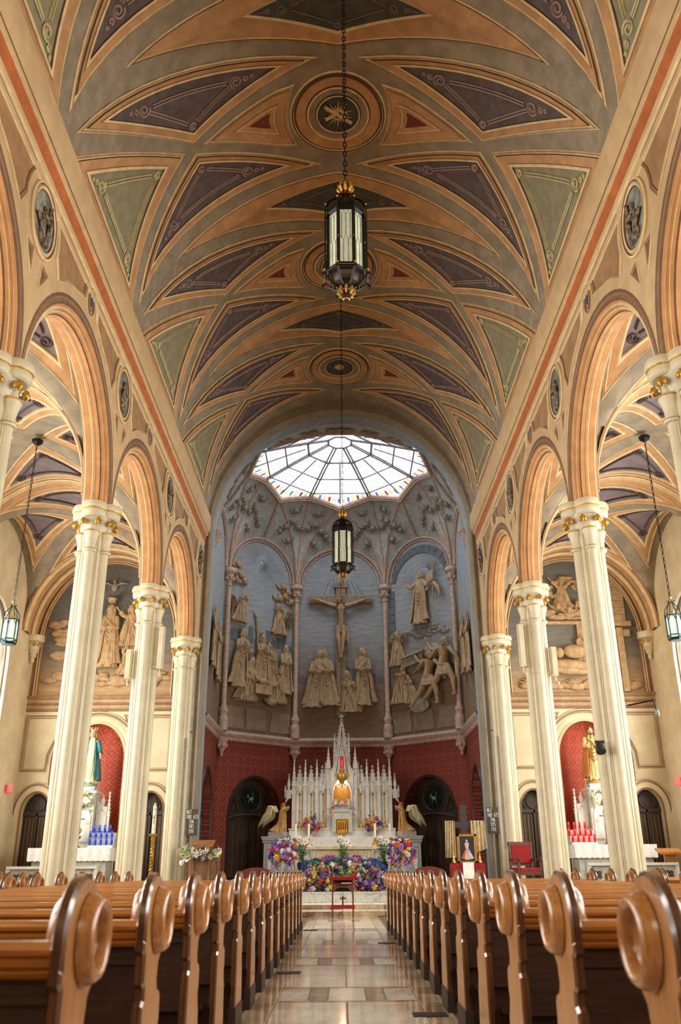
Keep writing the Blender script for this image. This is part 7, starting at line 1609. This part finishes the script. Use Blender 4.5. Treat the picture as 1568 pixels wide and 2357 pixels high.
def armchair(loc, rz, label):
    t = thing('armchair', label, 'chair', loc, rz); wd = M('armchair_walnut', (104, 58, 36), .45, rgb2=(72, 40, 24), stretch=(6, 6, 1))
    for x in (-.28, .28):
        b = MB(); b.box((x, -.22, .33), (.05, .05, .66)); b.build('leg', wd, t, angle=0); b = MB(); b.box((x, .24, .52), (.05, .05, 1.04)); b.build('leg', wd, t, angle=0)
        b = MB(); b.box((x, 0, .67), (.07, .54, .04)); b.lathe([(.045, .64), (.05, .7), (.04, .71)], 10, at=(x, -.27, 0)); b.build('armrest', wd, t, angle=0)
    b = MB(); b.box((0, .25, 1.02), (.62, .05, .09)); b.build('crest_rail', wd, t, angle=0); b = MB(); b.box((0, .25, .56), (.56, .04, .06)); b.build('back_rail', wd, t, angle=0); b = MB(); b.box((0, -.22, .36), (.52, .04, .08)); b.box((0, 0, .38), (.54, .5, .04)); b.build('seat_frame', wd, t, angle=0)
    b = MB(); cushion(b, (0, -.01, .44), (.52, .5, .09)); b.build('seat', red_v, t); b = MB(); b.box((0, .22, .79), (.48, .04, .4)); b.build('backrest', red_v, t, angle=0); return t
armchair((4.36, 22.0, SF), .25, 'wooden armchair with red velvet seat and back, right of the sanctuary')
b = MB(); b.lathe([(.035, 0), (.035, .14), (.014, .18), (.014, .2), (.018, .2), (.018, .22)], 10, at=(5.0, 21.75, SF + .45)); o = b.build('water_bottle', M('bottle_clear_plastic', (190, 214, 232), .15), None); tag(o, 'clear plastic water bottle on a low stand beside the right column', 'bottle')
b = MB(); b.box((5.0, 21.75, SF + .43), (.3, .3, .04)); [b.box((5.0 + x, 21.75 + y, SF + .205), (.04, .04, .41)) for x in (-.12, .12) for y in (-.12, .12)]; o = b.build('low_stand', kw, None, angle=0); tag(o, 'low wooden stand holding the water bottle', 'stand')
# cantor's corner on the far right
t = thing('music_lectern', 'light oak music lectern at the far right, slanted top', 'lectern', (7.72, 21.75, SF)); lo = M('lectern_light_oak', (186, 124, 66), .4, rgb2=(150, 94, 46), stretch=(4, 4, 1)); b = MB(); b.box((0, 0, .03), (.4, .36, .06)); b.box((0, 0, .4), (.26, .1, .74)); b.build('post', lo, t, angle=0); b = MB(); b.box((0, -.03, .82), (.56, .4, .035), rx=.3); b.box((0, -.2, .78), (.56, .03, .05)); b.build('slanted_top', lo, t, angle=0)
b = MB(); b.tube([(8.15, 21.6, SF), (8.15, 21.6, SF + .75)], .015, 6); b.tube([(8.15, 21.6, SF + .75), (8.12, 21.45, SF + .95)], .01, 5); b.lathe([(.14, 0), (.13, .02), (.02, .03)], 12, at=(8.15, 21.6, SF)); b.ball((8.12, 21.43, SF + .98), .03, 8, 6); o = b.build('microphone_stand', iron, None); tag(o, 'thin black microphone stand beside the light oak lectern', 'microphone')
t = thing('camera_spotlight', 'black stage spotlight clamped to the inner side of the second right column', 'spotlight', (3.92, 13.4, 2.68)); b = MB(); b.lathe([(.055, 0), (.06, .02), (.075, .1), (.075, .14), (.04, .14)], 12); b.xf(Matrix.Rotation(2.6, 4, 'X')); b.build('lamp_can', M('spotlight_black', (34, 36, 38), .5), t); b = MB(); b.box((.02, .02, .04), (.14, .03, .04)); b.box((.0, .02, -.06), (.03, .05, .14)); b.build('yoke', iron, t, angle=0)
t = thing('wall_camera_arm', 'thin black arm with a small camera reaching from the second right column', 'camera', (4.5, 13.6, 3.3)); b = MB(); b.tube([(0, 0, 0), (.42, 0, .08)], .012, 5); b.tube([(.42, 0, .1), (.44, 0, -.06)], .016, 5); b.build('arm', iron, t); b = MB(); b.lathe([(.025, 0), (.035, .02), (.035, .08), (.02, .1)], 10, at=(.45, 0, -.17)); b.build('camera_head', M('camera_silver', (150, 160, 160), .4, metal=.4), t)
